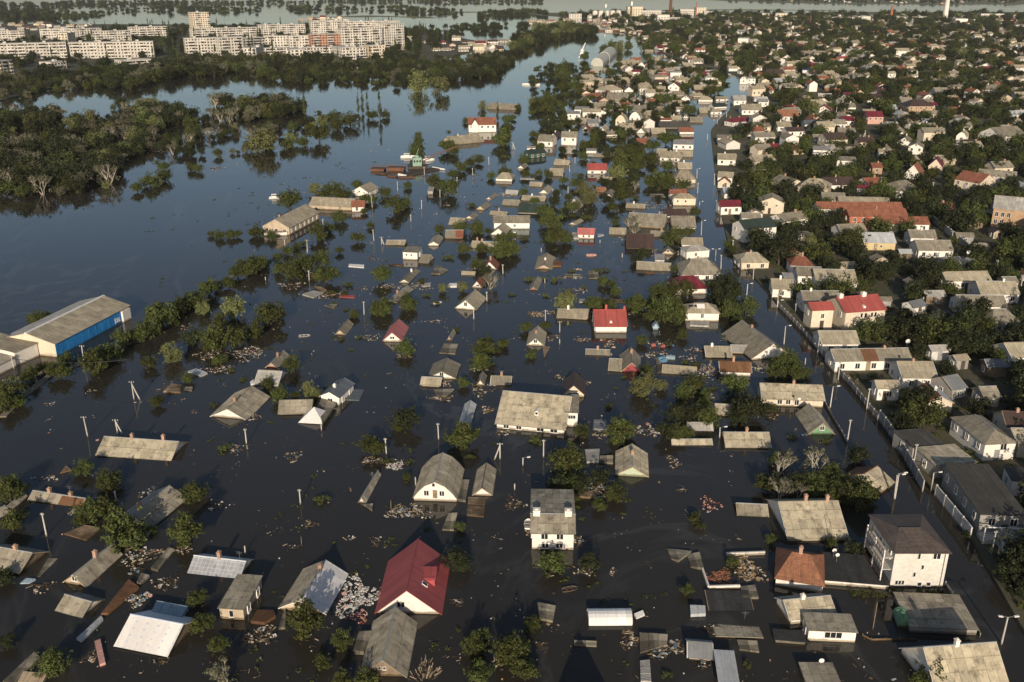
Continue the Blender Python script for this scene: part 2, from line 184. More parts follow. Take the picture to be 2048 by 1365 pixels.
('gy',21.3,301.98,-0.472,2.73,6.7,0,0.2,0.6,'tan','w',0.25,6,{},(1,3,72),0),('gx',23.23,284.09,-0.124,4.92,4.93,0,1.46,1.23,'pink','w',0.3,6.4,{'win':[(0.35,0.5,0.5,0.6),(0.7,0.5,0.5,0.6)]},'small white house with faded red roof and grey side annex',0),
('gx',33.69,289.32,-0.147,5.39,5.3,0,0.2,1.33,'tan','w',0.25,6.3,{},(2,0,73),0),('gx',38.68,274.99,-0.084,8.46,11.1,0,0.5,2.78,'dbrown','wood',0.25,6.6,{},'large dark brown roof, lower half sunlit',0),
('gx',54.41,274.68,-0.065,6.61,5.8,0,0.8,1.45,'tan','w',0.25,6.6,{},(4,3,74),0),('hip',53,261.32,0.246,7.01,4.29,0,2.45,1.07,'lslate','w',0.3,6.9,{'win':[(0.4,0.9,0.6,0.9)]},'white ornate house with pale hip roof at the street bend',0),
('gy',45.89,265.59,-0.137,3.65,4.47,0,0.4,1.23,'slate','b',0.25,6.8,{},(0,0,74),0),('gx',39.54,250.4,-0.127,9.56,5.53,0,0.2,1.38,'tan','w',0.25,7.2,{},(2,2,73),0),
('hip',50.84,243.91,0,11.35,11.12,0,1.6,2.78,'slate','w',0.25,7.3,{},'big grey hip roof with white corner at the street',0),('hip',45.43,230.83,0.096,8.77,8.7,0,1.5,2.18,'burg','w',0.25,7.7,{},'burgundy hip roof above dense trees',0),
('gy',6.24,234.55,-0.163,2.43,9.07,0,0.2,0.69,'slate','p',0.25,7.6,{},(0,2,77),0),('gy',9.47,254.47,-0.114,5.23,11.51,0,0.2,1.15,'tan','b',0.25,7.1,{},'tan tent-shaped roof with broken brown corner',0),
('gx',46.4,285.99,-0.136,5.69,4.69,0,0.3,1.17,'slate','w',0.25,6.4,{},(11,2,70),0),('fl',42.45,258.7,-0.137,3.07,6.11,0,0.6,0,'lslate','w',0.25,7,{},(3,2,73),0),('gy',4.66,399.77,-0.288,3.22,7.31,0,0.3,1.08,'slate','w',0.25,4.7,{},(0,3,67),0),
('gx',41.33,426.63,-0.159,8.22,4.1,0,0.2,1.02,'slate','w',0.25,4.4,{},(11,3,68),0),('fl',36.29,435.09,-0.132,3.38,2.77,0,1.4,0,'lslate','w',0.3,4.3,{},(12,3,68),0),('gx',93.32,406.05,-0.249,7.48,7.19,0.4,2.52,1.8,'tan','w',0.3,4.6,{},(4,3,79),0),
('gx',84.22,365.89,-0.314,6.08,6.71,0.4,2.6,1.68,'tan','w',0.25,5.1,{},(4,1,71),0),('gy',81.78,357,-0.264,5.09,4.02,0.4,2.2,1.73,'orust','c',0.25,5.2,{},(15,3,79),0),('gx',99.38,373.1,0,5.38,4.21,0.4,2.85,1.05,'slate','w',0.3,5,{},(7,3,78),0),
('gy',96.99,351.44,-0.013,4.91,5.69,0.4,2.2,1.41,'slate','w',0.25,5.3,{},(10,3,78),0),
('gy',89.29,316.64,-0.222,8.1,7.69,0.4,3.96,1.79,'tan','c',0.3,5.8,{'win':[(0.3,2.6,0.6,0.7),(0.7,2.6,0.6,0.7)]},'cream gabled two-storey house right of the flooded street',0),
('gx',74.36,314.93,0.094,7.61,6.26,0.4,2.8,1.56,'burg','w',0.25,5.8,{},'burgundy roof at the right kerb of the flooded street',0),
('gx',74.53,280.15,0.313,10.77,7.56,0.4,4.43,1.89,'dgreen','w',0.3,6.5,{'win':[(0.55,3.3,0.9,0.9),(0.8,3.3,0.9,0.9)]},'white ornate house with dark green mansard roof',0),('gx',77.82,298.61,-0.067,6.48,4.68,0.4,2.6,1.17,'slate','w',0.25,6.1,{},(10,3,80),0),
('hip',67.06,252.05,0.039,7.85,7.3,0.4,1.73,1.82,'tan','c',0.3,7.1,{},'cream bungalow with tan hip roof at the street bend',0),('hip',78.51,244.9,-0.117,6.39,6.81,0.4,2.8,1.7,'orust','w',0.25,7.3,{'ch':[0.7]},'rusty hip roof with two chimneys among trees',0),
('gx',68.45,226.22,-0.127,4.97,6.4,0.4,2.3,1.6,'tan','w',0.3,7.8,{},(4,2,82),0),('fl',72.05,232.17,-0.125,2.96,7.34,0.4,2.4,0,'lslate','w',0.25,7.7,{},(16,2,82),0),
('gx',83.6,232.66,-0.066,9.98,9.01,0.4,2.22,2.25,'tan','w',0.3,7.7,{'win':[(0.4,1.4,0.8,0.7),(0.7,1.4,0.8,0.7)]},'white parapet house with tan roof behind the red-roofed pair',0),('gx',78.11,236,-0.105,6.63,6.41,0.4,2.6,1.6,'slate','w',0.25,7.6,{},(10,2,82),0),
('gx',74.4,214.76,0,9.27,6.73,0.4,2.8,1.68,'slate','w',0.25,8.2,{},(10,3,56),0),('hip',112.14,342.71,-0.442,10.58,10.26,0.4,3.71,2.57,'tan','b',0.3,5.4,{},'yellow brick two-storey house with grey hip roof',0),
('gx',125.1,357.21,0.102,11.31,8.7,0.4,1.82,2.17,'dbrown','w',0.3,5.2,{},'white house with long dark brown roof',0),('gx',130.86,344.18,-0.147,5.74,3.6,0.4,2.6,0.9,'burg','w',0.25,5.4,{},(17,1,85),0),
('gx',113.57,326.56,-0.155,8.18,7.79,0.4,2.6,1.95,'slate','w',0.25,5.6,{},(10,2,85),0),('gx',122.2,320.68,-0.099,17.24,6.39,0.4,2.6,1.6,'tan','w',0.25,5.7,{},(4,3,86),0),
('gx',115.06,305.52,-0.032,28.11,6.71,0.4,4.2,1.68,'orust','w',0.25,6,{},'longest orange-brown roof, the rear one of three',0),
('gx',116.62,293.93,0.055,19.29,6.07,0.4,4.6,1.52,'orust','or',0.25,6.2,{},'middle of the three orange-brown roofs, with orange wall',0),
('gx',123.79,290.72,-0.05,16.3,6.86,0.4,2.8,1.72,'orust','w',0.25,6.3,{},'front one of three orange-brown roofs, over a white wall',0),
('gx',108.76,270.73,-0.055,9.61,8.13,0.4,2.4,2.03,'lmetal','y',0.25,6.7,{'win':[(0.4,0.9,0.5,0.6),(0.55,0.9,0.5,0.6)]},'yellow house with pale metal roof',0),('gx',123.54,274.57,-0.069,7.98,6.49,0.4,2.6,1.62,'slate','w',0.25,6.6,{},(10,1,88),0),
('gx',121.29,261.36,-0.049,10.18,8.05,0.4,2.6,2.01,'slate','w',0.25,6.9,{},(10,0,90),0),('fl',124.25,250.21,0.205,9.08,5.08,0.4,1.95,0,'lslate','w',0.3,7.2,{},'white flat-roofed house with scalloped parapet',0),
('gx',117.29,231.87,0.067,12.17,6.22,0.4,2.6,1.55,'tan','w',0.25,7.7,{},(4,2,90),0),('gx',120.34,221.87,-0.051,9.68,8.19,0.4,2.6,2.05,'tan','w',0.25,8,{},(4,3,58),0),('gx',111.89,212,-0.071,11.25,6.68,0.4,2.6,1.67,'slate','w',0.25,8.3,{},(10,3,58),0),
('gy',176.61,388.62,-0.471,5.66,9,0.4,3,2.87,'burg','c',0.25,4.8,{'win':[(0.5,0.9,0.8,0.7)]},'cream gable with burgundy roof right of a white gabled house',0),
('gy',162.76,376.25,-0.551,6.44,9.01,0.4,2.2,3.59,'orust','w',0.25,4.9,{'win':[(0.5,1,0.8,0.9)]},'white gabled house with orange roof and triple window',0),
('gx',177.73,356.01,-0.993,10.72,10.93,0.4,3.2,2.73,'orust','c',0.25,5.2,{},'orange-brown roof on the slope near the right edge',0),('hip',144.16,343.29,0.401,10.6,10.61,0.4,2.8,2.65,'slate','w',0.25,5.4,{},(10,2,92),0),
('gx',162.65,297.68,-0.451,12.08,11.98,0.4,6.2,3,'lslate','ob',0.25,6.1,{'win':[(0.1,3.6,0.9,1.4),(0.25,3.6,0.9,1.4),(0.4,3.6,0.9,1.4),(0.1,1.2,0.9,1.4),(0.25,1.2,0.9,1.4)]},'orange brick school-like building with pale roof at the right edge',0),
('gx',192.19,368.22,-0.48,13.71,7.43,0.4,2.6,1.86,'slate','w',0.25,5,{},(10,1,93),0),('fl',138.59,420.19,-0.251,7.27,10.18,0.4,2.94,0,'lslate','w',0.3,4.5,{},(18,3,85),0),('fl',143.57,401.99,-0.239,8,8.94,0.4,2.83,0,'tan','w',0.3,4.6,{},(4,3,85),0),
('gx',150.13,385.38,0,4.54,6,0.4,2.8,1.5,'orust','ob',0.25,4.8,{},(14,0,92),0),('gx',169.31,422.97,-0.146,8.5,4.76,0.4,2.4,1.19,'tan','w',0.25,4.4,{},(4,3,92),0),
('gx',-16.02,503.79,0.075,14.42,11.94,0,4.05,2.99,'orust','w',0.3,3.8,{'wing':1},'red-brown roofed riverside villa with cross gable',0),('gx',-24.33,466.52,0.562,17.63,12,0,0.5,3,'tan','b',0.25,4,{},(2,2,95),0),
('gx',-5.09,596.41,-0.387,19.98,10.2,0,0.6,2.55,'slate','b',0.25,3.2,{},'long slate roof among bushes by the river behind the red-brown villa',0),('gx',17.12,456.39,-0.261,7.35,9.72,0,2.83,2.43,'slate','w',0.3,4.1,{},(10,0,68),0),
('gx',28.19,460.05,-0.16,7.25,8.43,0,4.11,2.11,'slate','w',0.3,4.1,{},(10,3,68),0),('fl',9.01,441.19,0.012,3.76,4.44,0,1.71,0,'lslate','w',0.3,4.3,{},(12,1,95),0),('gx',10.43,425.2,0.533,8.57,5.43,0,2.18,1.36,'dgreen','dg',0.3,4.4,{},(19,0,68),0),
('gx',44.33,520.84,0,5.55,7,0,2.12,1.75,'metal','g',0.3,3.6,{},(20,3,68),0),('fl',35.62,549.47,-0.056,7.02,9.83,0,3.41,0,'lslate','w',0.3,3.5,{},(18,2,104),0),('fl',42.37,577.49,-0.118,8.37,11.72,0,2.33,0,'lslate','w',0.3,3.3,{},(18,2,97),0),
('gx',76.61,497.06,0,7.57,8.39,0,0.5,2.1,'tan','w',0.25,3.8,{},(2,1,68),0),('gx',88.58,517.7,0,16.77,10.54,0,0.5,2.63,'felt2','w',0.25,3.7,{},(21,1,68),0),('gx',90.8,494.36,0,7.4,7.11,0,1.49,1.78,'orust','w',0.3,3.8,{},(14,3,71),0),
('fl',81.92,449.53,-0.181,9.39,12.64,0,2.6,0,'lslate','w',0.3,4.2,{},(18,3,71),0),('gx',71,417.83,-0.303,8.63,8.38,0,1.75,2.09,'tan','w',0.3,4.5,{},(4,3,69),0),('gx',79.71,428.6,-0.118,5.79,6.76,0,0.5,1.69,'tan','w',0.25,4.4,{},(2,3,79),0),
('gx',69.49,434.34,-0.219,4.81,6.98,0,0.5,1.75,'tan','ob',0.25,4.3,{},(2,3,69),0),('gx',64.38,463.92,0,6.44,7.77,0,0.5,1.94,'orust','w',0.25,4.1,{},(22,1,68),0),('fl',36.92,435.98,-0.099,4.55,5.4,0,1.39,0,'lslate','w',0.3,4.3,{},(12,3,67),0),
('hip',121.7,570.17,0,6.29,6.38,0,1.69,1.59,'tan','w',0.3,3.3,{},(4,1,97),0),('gx',116.73,579.39,0,6.77,8.8,0,0.5,2.2,'tan','w',0.25,3.3,{},(2,1,97),0),('gx',129.04,598.52,0.297,8.73,7.31,0,1.28,1.83,'dgreen','w',0.3,3.2,{},(19,1,97),0),
('hip',127.6,632.92,-0.077,9.17,7.84,0,1.44,1.96,'tan','w',0.3,3,{},(4,1,104),0),('gx',138.79,634.26,0,7.84,5.52,0,1.7,1.38,'slate','w',0.3,3,{},(10,1,97),0),('gx',130.13,740.73,0,9.09,7.87,0,3.42,1.97,'tan','c',0.3,2.6,{},(4,3,68),0),
('gx',122.23,780.72,0,6.9,9.02,0,2.67,2.25,'red2','w',0.3,2.5,{},(23,1,97),0),('fl',136.09,803.15,-0.13,8.96,12.55,0,3.68,0,'lslate','w',0.3,2.4,{},(18,1,97),0),('gx',130.22,841.28,0,6.05,7.87,0,0.5,1.97,'orust','w',0.25,2.3,{},(22,1,97),0),
('gx',95.98,692.37,0,8.52,6.69,0,2.39,1.67,'tan','w',0.3,2.8,{},(4,2,97),0),('hip',69.83,686.27,0.484,14.19,12.61,0,1.99,3.15,'tan','w',0.3,2.8,{},(4,1,95),0),('gx',71.81,649.18,-0.325,13.99,13.96,0,0.5,3.49,'slate','w',0.25,3,{},(11,2,97),0),
('fl',63.81,688.12,-0.224,7.34,5.02,0,1.47,0,'lslate','w',0.3,2.8,{},(18,1,104),0),('gx',80.34,736.63,0.332,8.83,7,0,0.5,1.75,'lmetal','w',0.25,2.6,{},(24,2,97),0),('gx',105.51,824.04,0,6.61,5.89,0,2.16,1.47,'burg','w',0.3,2.3,{},(25,1,97),0),
('fl',104.62,867.85,-0.102,6.2,9,0,1.81,0,'lslate','w',0.3,2.2,{},(18,3,68),0),('gx',173.17,1122.02,0.287,15.17,11.85,0,2.02,2.96,'burg','w',0.3,1.7,{},(25,1,104),0),('hip',158.55,773.32,0,8.11,6.87,0,2.24,1.72,'tan','w',0.3,2.5,{},(4,3,84),0),
('fl',184.62,744.12,-0.18,5.98,9,0,4.31,0,'lslate','w',0.3,2.6,{},(18,3,84),0),('gx',147.67,588.47,-0.104,11.86,11.16,0,0.5,2.79,'tan','w',0.25,3.2,{},(2,3,84),0),('fl',158.73,604.59,-0.181,5.71,9,0,3.4,0,'lslate','w',0.3,3.2,{},(18,3,78),0),
('gx',79.36,589.52,-0.325,7.78,10.01,0,0.5,2.5,'slate','w',0.25,3.2,{},(11,1,104),0),('gx',91.58,589.79,-0.161,7.79,6.37,0,0.5,1.59,'slate','w',0.25,3.2,{},(11,3,71),0),('gx',87.14,539.25,0,6.35,3.23,0,1.1,0.81,'orust','w',0.3,3.5,{},(26,1,68),0),
('gx',153.03,1089.37,0,9.55,7,0,0.5,1.75,'tan','w',0.25,1.8,{},(2,1,104),0),('gx',170.13,1013.75,0,6.57,8.54,0,0.5,2.14,'tan','w',0.25,1.9,{},(2,3,68),0),('gx',104.74,539.92,-0.144,7.33,7.62,0,0.5,1.9,'slate','w',0.25,3.5,{},(11,1,68),0),
('gx',137.99,705.29,0,10.09,10.83,0,0.5,2.71,'tan','ob',0.25,2.7,{},(2,1,97,3,71),0),('gx',113.82,743.87,-0.243,8.07,6.6,0,1.48,1.65,'dbrown','w',0.3,2.6,{},(9,1,97),0),('gx',107.73,696,0,6.83,9.57,0,0.5,2.67,'tan','w',0.25,2.8,{},(2,1,97,3,79),0),
('gx',102.29,581.11,0,4.41,4.51,0,1.72,1.13,'tan','w',0.3,3.3,{},(27,1,97),0),('gx',94.43,547.87,0,6.05,6.32,0,0.5,1.58,'tan','w',0.25,3.5,{},(2,2,97),0),('fl',281.92,1190.34,-0.318,12.13,16.99,0,9,0,'lslate','w',0.3,1.6,{},(18,0,98),0),
('gx',95.46,416.88,-0.163,7.97,8.46,0.4,0.5,2.12,'tan','w',0.25,4.5,{},(4,3,78),0),('fl',103.87,461.34,-0.154,6.64,9.3,0.4,3.04,0,'tan','w',0.3,4.1,{},(4,0,84),0),('fl',122.87,502.33,-0.161,5.63,6.78,0.4,3.29,0,'lslate','w',0.3,3.8,{},(18,3,79),0),
('hip',125.06,521.53,0.519,14.93,7.48,0.4,2.47,1.87,'burg','w',0.3,3.6,{},(25,3,84),0),('gx',163.51,630.6,0,8.49,4.94,0.4,1.69,1.24,'lslate','w',0.3,3,{},(18,3,84,3,85),0),('gx',203.51,911.29,0,8.64,8.2,0,2.37,2.05,'dbrown','w',0.3,2.1,{},(9,1,104),0),
('gx',193.54,850.53,0,7.5,7.62,0,2.78,1.9,'tan','w',0.3,2.3,{},(4,1,97,3,84),0),('gx',253.26,1093.24,0,11.03,12.47,0,3.52,3.12,'tan','w',0.3,1.8,{},(4,0,98),0),('gx',192.45,976.73,0,12.51,13.22,0,0.5,3.31,'orust','w',0.25,2,{},(22,1,104),0),
('gx',285.76,1241.59,0,12.52,7.99,0,2.23,2,'lslate','w',0.3,1.6,{},(18,1,97,1,104),0),('gx',162.9,900.12,0,9.73,12.11,0,0.5,3.03,'tan','w',0.25,2.2,{},(2,1,97,3,78),0),('gx',169.12,830.67,0,6.22,4.82,0,1.63,1.21,'lslate','w',0.3,2.3,{},(18,1,97,3,68),0),
('gy',22.24,482.95,-0.319,5.23,9,0,0.4,2.11,'dbrown','w',0.25,3.9,{},(28,3,68),0),('mans',60.58,523.53,-0.339,5.67,5.82,0,3.06,3.05,'tan','c',0.3,3.6,{},(4,2,104),0),('mans',71.34,546.99,-0.267,6.18,8.38,0,1.85,3.1,'tan','w',0.3,3.5,{},(4,68,97,9),0),
('gy',40.09,507.68,-0.207,4.12,8.31,0,0.4,1.8,'orust','w',0.25,3.7,{},(22,3,68),0),('gy',48.92,507.4,-0.334,4.8,9,0,0.4,1.86,'tan','w',0.25,3.7,{},(2,2,104),0),('gy',68.34,497.49,-0.298,5.01,6.41,0,0.4,2.24,'tan','w',0.25,3.8,{},(2,3,68,3,71),0),
('gy',114.96,633.78,-0.187,5.8,9,0,1.95,2.02,'tan','w',0.3,3,{},(4,1,97,3,68),0),('gy',118.29,698.98,-0.311,7.91,11.07,0,3.24,2.71,'burg','w',0.3,2.7,{},(25,3,68),0),('gy',118.96,890.57,-0.151,6.32,9,0,1.97,3.2,'burg','w',0.3,2.2,{},(25,1,95),0),
('gy',212.76,1033.35,-0.205,5.46,9,0,2,2,'tan','c',0.3,1.9,{},(4,1,97,3,71),0),('gy',219.8,1042.61,-0.201,4.14,9,0,2.96,2.11,'tan','w',0.3,1.9,{},(4,97,98,9),0),('mans',179.1,743.96,-0.319,5.29,9,0,3.63,2.25,'tan','w',0.3,2.6,{},(4,1,97,3,85),0),
('gy',158.39,744.74,-0.227,7.4,10.37,0,1.37,1.76,'tan','c',0.3,2.6,{},(4,1,97,3,79),0),('gy',83.7,689.73,-0.07,6.11,8.99,0,1.37,2.51,'burg','w',0.3,2.8,{},(25,2,97),0),('gy',92.7,633.81,-0.148,6.27,9,0,1.27,1.39,'tan','w',0.3,3,{},(4,97,68,9),0),
('gy',122.78,534.1,-0.143,5.22,9,0,0.5,2.06,'slate','w',0.25,3.6,{},(11,3,78),0),('gy',101.34,553.75,-0.224,3.5,5.8,0,0.4,1.72,'tan','w',0.25,3.4,{},(1,1,68),0),('gy',208.83,1033.37,-0.185,4.8,9,0,1.74,2.27,'tan','w',0.3,1.9,{},(4,1,97,3,78),0),
('gy',196.69,852.4,0.647,10.5,6.3,0,1.67,2.31,'tan','w',0.3,2.3,{},(4,1,104,3,71),0),('gx',156.55,541.59,-0.105,11.49,11.82,0.4,2.8,2.96,'orange','w',0.25,3.5,{},(29,3,84),0),('gx',161.28,504.16,0,12.75,7.13,0.4,3.5,1.78,'bgrey','w',0.3,3.8,{},(30,3,85),0),
('gx',201.14,530,0,8.49,9.55,0.4,4.13,2.39,'burg','p',0.3,3.6,{},(25,3,92),0),('hip',242.66,572.06,0,14.32,13.13,0.4,4.83,3.28,'dbrown','ob',0.3,3.3,{},(9,3,91),0),('gx',154.47,453.92,0.166,10.1,10.18,0.4,3.72,2.54,'dbrown','c',0.3,4.1,{},(9,3,85),0),
('fl',139.07,422.22,-0.239,7.23,9.97,0.4,3.89,0,'lslate','w',0.3,4.4,{},(18,3,86),0),('hip',200.88,494.67,-0.123,8.01,9.27,0.4,0.97,2.32,'slate','w',0.3,3.8,{},(10,3,91),0),('fl',250.79,825.15,-0.22,6.05,9,0.4,3.11,0,'blue','w',0.3,2.3,{},(31,0,98),0),
('gx',514.61,1163.99,0,13.84,12.99,0.4,2.8,3.25,'orange','w',0.25,1.7,{},(29,2,98),0),('gx',449.32,884.27,0.21,14.39,11.92,0.4,2.54,2.98,'orange','c',0.3,2.2,{},(29,3,91),0),('gx',308.41,932.23,0,10.07,6.06,0.4,2.69,1.51,'orange','w',0.3,2.1,{},(29,0,98),0),
('gx',326.25,960.21,0.333,10.84,7.28,0.4,2.48,1.82,'red2','w',0.3,2,{},(23,0,98),0),('gx',235.6,630.66,-0.109,14.32,11.24,0.4,2.05,2.81,'dbrown','w',0.3,3,{},(9,3,92),0),('hip',388.5,897.06,0.296,10.66,7,0.4,4.26,1.75,'dbrown','c',0.3,2.2,{},(9,2,98),0),
('hip',264.31,681.05,0,7.83,9.27,0.4,2.8,2.32,'dbrown','p',0.3,2.8,{},(9,3,84),0),('gx',212.56,784.21,0,13.43,11.99,0.4,4.21,3,'dbrown','ob',0.3,2.5,{},(9,0,98),0),('gx',336.41,679.18,0.293,19.39,11.63,0.4,2.8,2.91,'slate','w',0.25,2.8,{},(10,2,98),0),
('gx',243.74,469.22,0.363,16.11,14.58,0.4,3.17,3.64,'slate','w',0.3,4,{},(10,3,93),0),('gx',303.42,777.93,0,8.8,6.53,0.4,4.53,1.63,'tan','w',0.3,2.5,{},(4,2,98),0),('gx',332.78,849.79,0,10.46,9.27,0.4,2.7,2.32,'slate','w',0.3,2.3,{},(10,3,92),0),
('gx',143.2,501.26,0,7.66,8.48,0.4,2.8,2.12,'tan','w',0.25,3.8,{},(4,3,84,3,85),0),('gx',142.29,569.07,-0.054,12.2,11.8,0.4,2.8,2.95,'tan','w',0.25,3.3,{},(4,3,84,3,78),0),('fl',159.86,608.45,-0.19,6.63,7.72,0.4,3.25,0,'lslate','w',0.3,3.1,{},(18,3,84,3,78),0),
('hip',194.02,632.25,0,6.9,9.66,0.4,0.93,2.51,'tan','w',0.3,3,{},(4,0,92),0),('gx',292.89,657.39,0,9.61,12.73,0.4,2.8,3.18,'slate','w',0.25,2.9,{},(10,3,85),0),('gx',239.51,744.09,0,8.43,6.56,0.4,1.85,1.64,'tan','w',0.3,2.6,{},(4,3,91),0),
('gx',321.89,776.58,0,8.21,3.83,0.4,2.83,0.96,'tan','w',0.3,2.5,{},(4,3,93),0),('gx',372.37,1066.83,0,15.14,8.07,0.4,2.29,2.02,'lslate','w',0.3,1.8,{},(18,3,91),0),('gx',409.83,1026.14,0,13.79,10.35,0.4,5.13,2.59,'tan','w',0.3,1.9,{},(4,98,91,9),0),
('fl',324.62,1375.84,-0.282,15.25,21.35,0.4,6.58,0,'lslate','w',0.3,1.4,{},(18,97,98,9),0),('fl',812.31,1791.79,0,22.44,24,0.4,9,0,'lslate','w',0.3,1.1,{},(18,1,98),0),('gx',553.7,1447.76,0,13.94,12.65,0.4,2.8,3.16,'orange','w',0.25,1.4,{},(29,3,92),0),
('gx',348.52,1169.82,0,12.38,9.51,0.4,3.66,2.38,'tan','w',0.3,1.7,{},(4,98,97,9),0),('gx',265.82,864.25,0,11.65,11.16,0.4,2.8,2.79,'burg','w',0.25,2.2,{},(25,0,98),0),('gx',330.07,937.3,0,9.42,6.1,0.4,3.64,1.52,'dbrown','w',0.3,2.1,{},(9,0,98,3,91),0),
('gx',152.51,468.54,0,6.49,6.54,0.4,1.57,1.64,'slate','w',0.3,4,{},(10,3,84),0),('gx',184.44,522.85,0,6.78,8.15,0.4,2.8,2.04,'burg','w',0.25,3.6,{},(25,3,85),0),('gx',175.52,509.98,-0.161,6.75,7.95,0.4,2.8,1.99,'slate','w',0.25,3.7,{},(10,0,92),0),
('gx',202.44,425.92,-0.257,7.31,7.39,0.4,1.64,1.85,'tan','w',0.3,4.4,{},(4,1,91),0),('gx',156.83,431.92,0,7.69,5.97,0.4,1.66,1.49,'tan','w',0.3,4.3,{},(4,0,91),0),('gx',200.33,503.37,0,8.48,6.4,0.4,2.8,1.6,'lslate','w',0.25,3.8,{},(18,3,92),0),
('gx',244.87,593.78,0,7.2,9.37,0.4,2.8,2.34,'slate','w',0.25,3.2,{},(10,3,91,3,92),0),('gx',205.43,629.62,-0.187,8.7,9.44,0.4,2.8,2.36,'lslate','w',0.25,3,{},(18,0,91),0),('gx',208.04,593.2,0,8.57,8.51,0.4,1.32,2.13,'slate','w',0.3,3.2,{},(10,0,91),0),
('gx',229.25,579.75,0,7.06,8.85,0.4,1.73,2.21,'lmetal','w',0.3,3.3,{},(32,3,91),0),('gx',240.07,502.09,0,5.38,6.99,0.4,2.8,1.75,'slate','w',0.25,3.8,{},(10,3,94),0),('gx',145.62,615.43,0,8.38,10.89,0.4,2.8,2.72,'lslate','w',0.25,3.1,{},(18,1,97,3,84),0),
('gx',217.6,495.26,0,6.81,8.86,0.4,2.8,2.21,'slate','w',0.25,3.8,{},(10,1,85),0),('gx',217.68,527.7,-0.15,7.67,9.97,0.4,2.8,2.49,'slate','w',0.25,3.6,{},(10,3,91,3,93),0),('gx',488.13,1490.89,-0.542,16.88,7,0.4,2.8,1.75,'tan','w',0.25,1.3,{},(4,0,98,3,91),0),
('gy',186.32,569.4,-0.37,9.02,10.43,0.4,2.55,2.4,'red2','w',0.3,3.3,{},(23,3,85),0),('mans',180.82,548.26,-0.293,6.82,6.91,0.4,1.89,2.85,'tan','w',0.3,3.5,{},(4,3,85,3,84),0),('gy',191.46,458.55,-0.494,6.19,9,0.4,1.4,2.4,'slate','w',0.3,4.1,{},(10,0,93),0),
('gy',172.67,434.27,-0.48,5.62,9,0.4,0.87,2.09,'slate','w',0.3,4.3,{},(10,1,84),0),('gy',181.86,422.94,-0.423,5.93,9,0.4,5.18,1.51,'slate','w',0.3,4.4,{},(10,3,86),0),('mans',222.3,465.59,-0.539,4.61,9,0.4,3.19,2.15,'tan','w',0.3,4,{},(4,3,94),0),
('mans',273.66,628.95,-0.409,7.02,6.73,0.4,1.86,3.06,'slate','w',0.3,3,{},(10,91,98,9),0),('gy',312.6,613.76,-0.508,4.98,9,0.4,1.37,1.45,'slate','w',0.3,3.1,{},(10,3,91,3,94),0),
('gy',494.07,1049.5,-0.378,12.34,17.28,0.4,2.54,2.92,'lslate','w',0.3,1.9,{},(18,2,98),0),('gy',274.08,969.12,-0.26,7.7,10.78,0.4,2.36,2.78,'tan','w',0.3,2,{},(4,0,98,3,85),0),
('gy',269.41,1030.02,-0.092,8.63,12.09,0.4,3.38,2.43,'orange','c',0.3,1.9,{},(29,1,97),0),('gy',350.97,1124.77,-0.245,7,9.8,0.4,1.6,1.92,'lslate','w',0.3,1.7,{},(18,98,97,9),0),('gy',393.87,969,-0.369,8.11,10.91,0.4,1.39,1.91,'burg','w',0.3,2,{},(25,2,98),0),
('gy',415.86,888.31,-0.492,11.13,15.58,0.4,1.92,2.78,'slate','w',0.3,2.2,{},(10,98,91,9),0),('gy',243.04,463.61,-0.441,4.84,9,0.4,1.76,2.11,'tan','w',0.3,4.1,{},(4,1,92),0),('gy',356.43,857.35,-0.348,7.86,11,0.4,1.86,1.84,'lslate','w',0.3,2.3,{},(18,3,93),0),
('gy',429.08,877.28,-0.489,11.19,10.9,0.4,1.9,2.53,'lslate','w',0.3,2.2,{},(18,3,94),0),('gy',421.48,934,-0.336,7.26,10.17,0.4,1.75,1.88,'lslate','w',0.3,2.1,{},(18,98,91,9),0),
('gy',7.61,72.79,-0.039,6.56,7.19,0,2.4,3.28,'slate','w',0.25,19.7,{},'gabled house just below the picture edge whose shadow reaches in',0),('fl',104.37,152.14,0.007,3.32,3.94,0.4,1.83,0.73,'tan','gw',0.25,11.1,{'win':[]},(33,1,53),0),
('gx',96.71,212.1,0.45,4.43,4.3,0.4,1.99,0.95,'metal','w',0.25,8.3,{},(34,1,57),0),('gx',104.32,219.64,0.043,5.28,3.98,0.4,2.07,0.88,'lslate','wood',0.25,8.1,{'win':[]},(35,2,90),0),
('gx',84.74,218.87,-0.002,5.02,3.75,0.4,1.99,0.83,'felt2','g',0.25,8.1,{'win':[]},(36,3,57),0),('gx',136.18,228.18,-0.102,4.07,2.9,0.4,1.91,0.64,'dbrown','gw',0.25,7.8,{},(37,3,58),0),
('fl',90.27,261.3,-0.021,3.61,2.62,0.4,1.86,0.79,'rust','wood',0.25,6.9,{'win':[]},(38,1,82),0),('fl',101.89,168.62,0.214,4.04,3.85,0.4,1.72,0.89,'tan','g',0.25,10.1,{'win':[]},(33,3,53),0),
('fl',76.15,103.04,-0.096,3.85,2.92,0.4,1.78,0.85,'metal','c',0.25,15.2,{'win':[]},(34,1,26),0),('gx',129.01,231.94,0.061,3.88,4.43,0.4,1.72,0.98,'slate','c',0.25,7.7,{'win':[]},(39,1,90),0),
('gx',91.97,177.63,0.237,3.3,2.98,0.4,2.19,0.66,'tan','g',0.25,9.7,{'win':[]},(33,3,54),0),('gx',84.89,124.95,-0.029,4.62,3.97,0.4,1.94,0.87,'felt2','b',0.25,13,{'win':[]},(36,1,29),0),
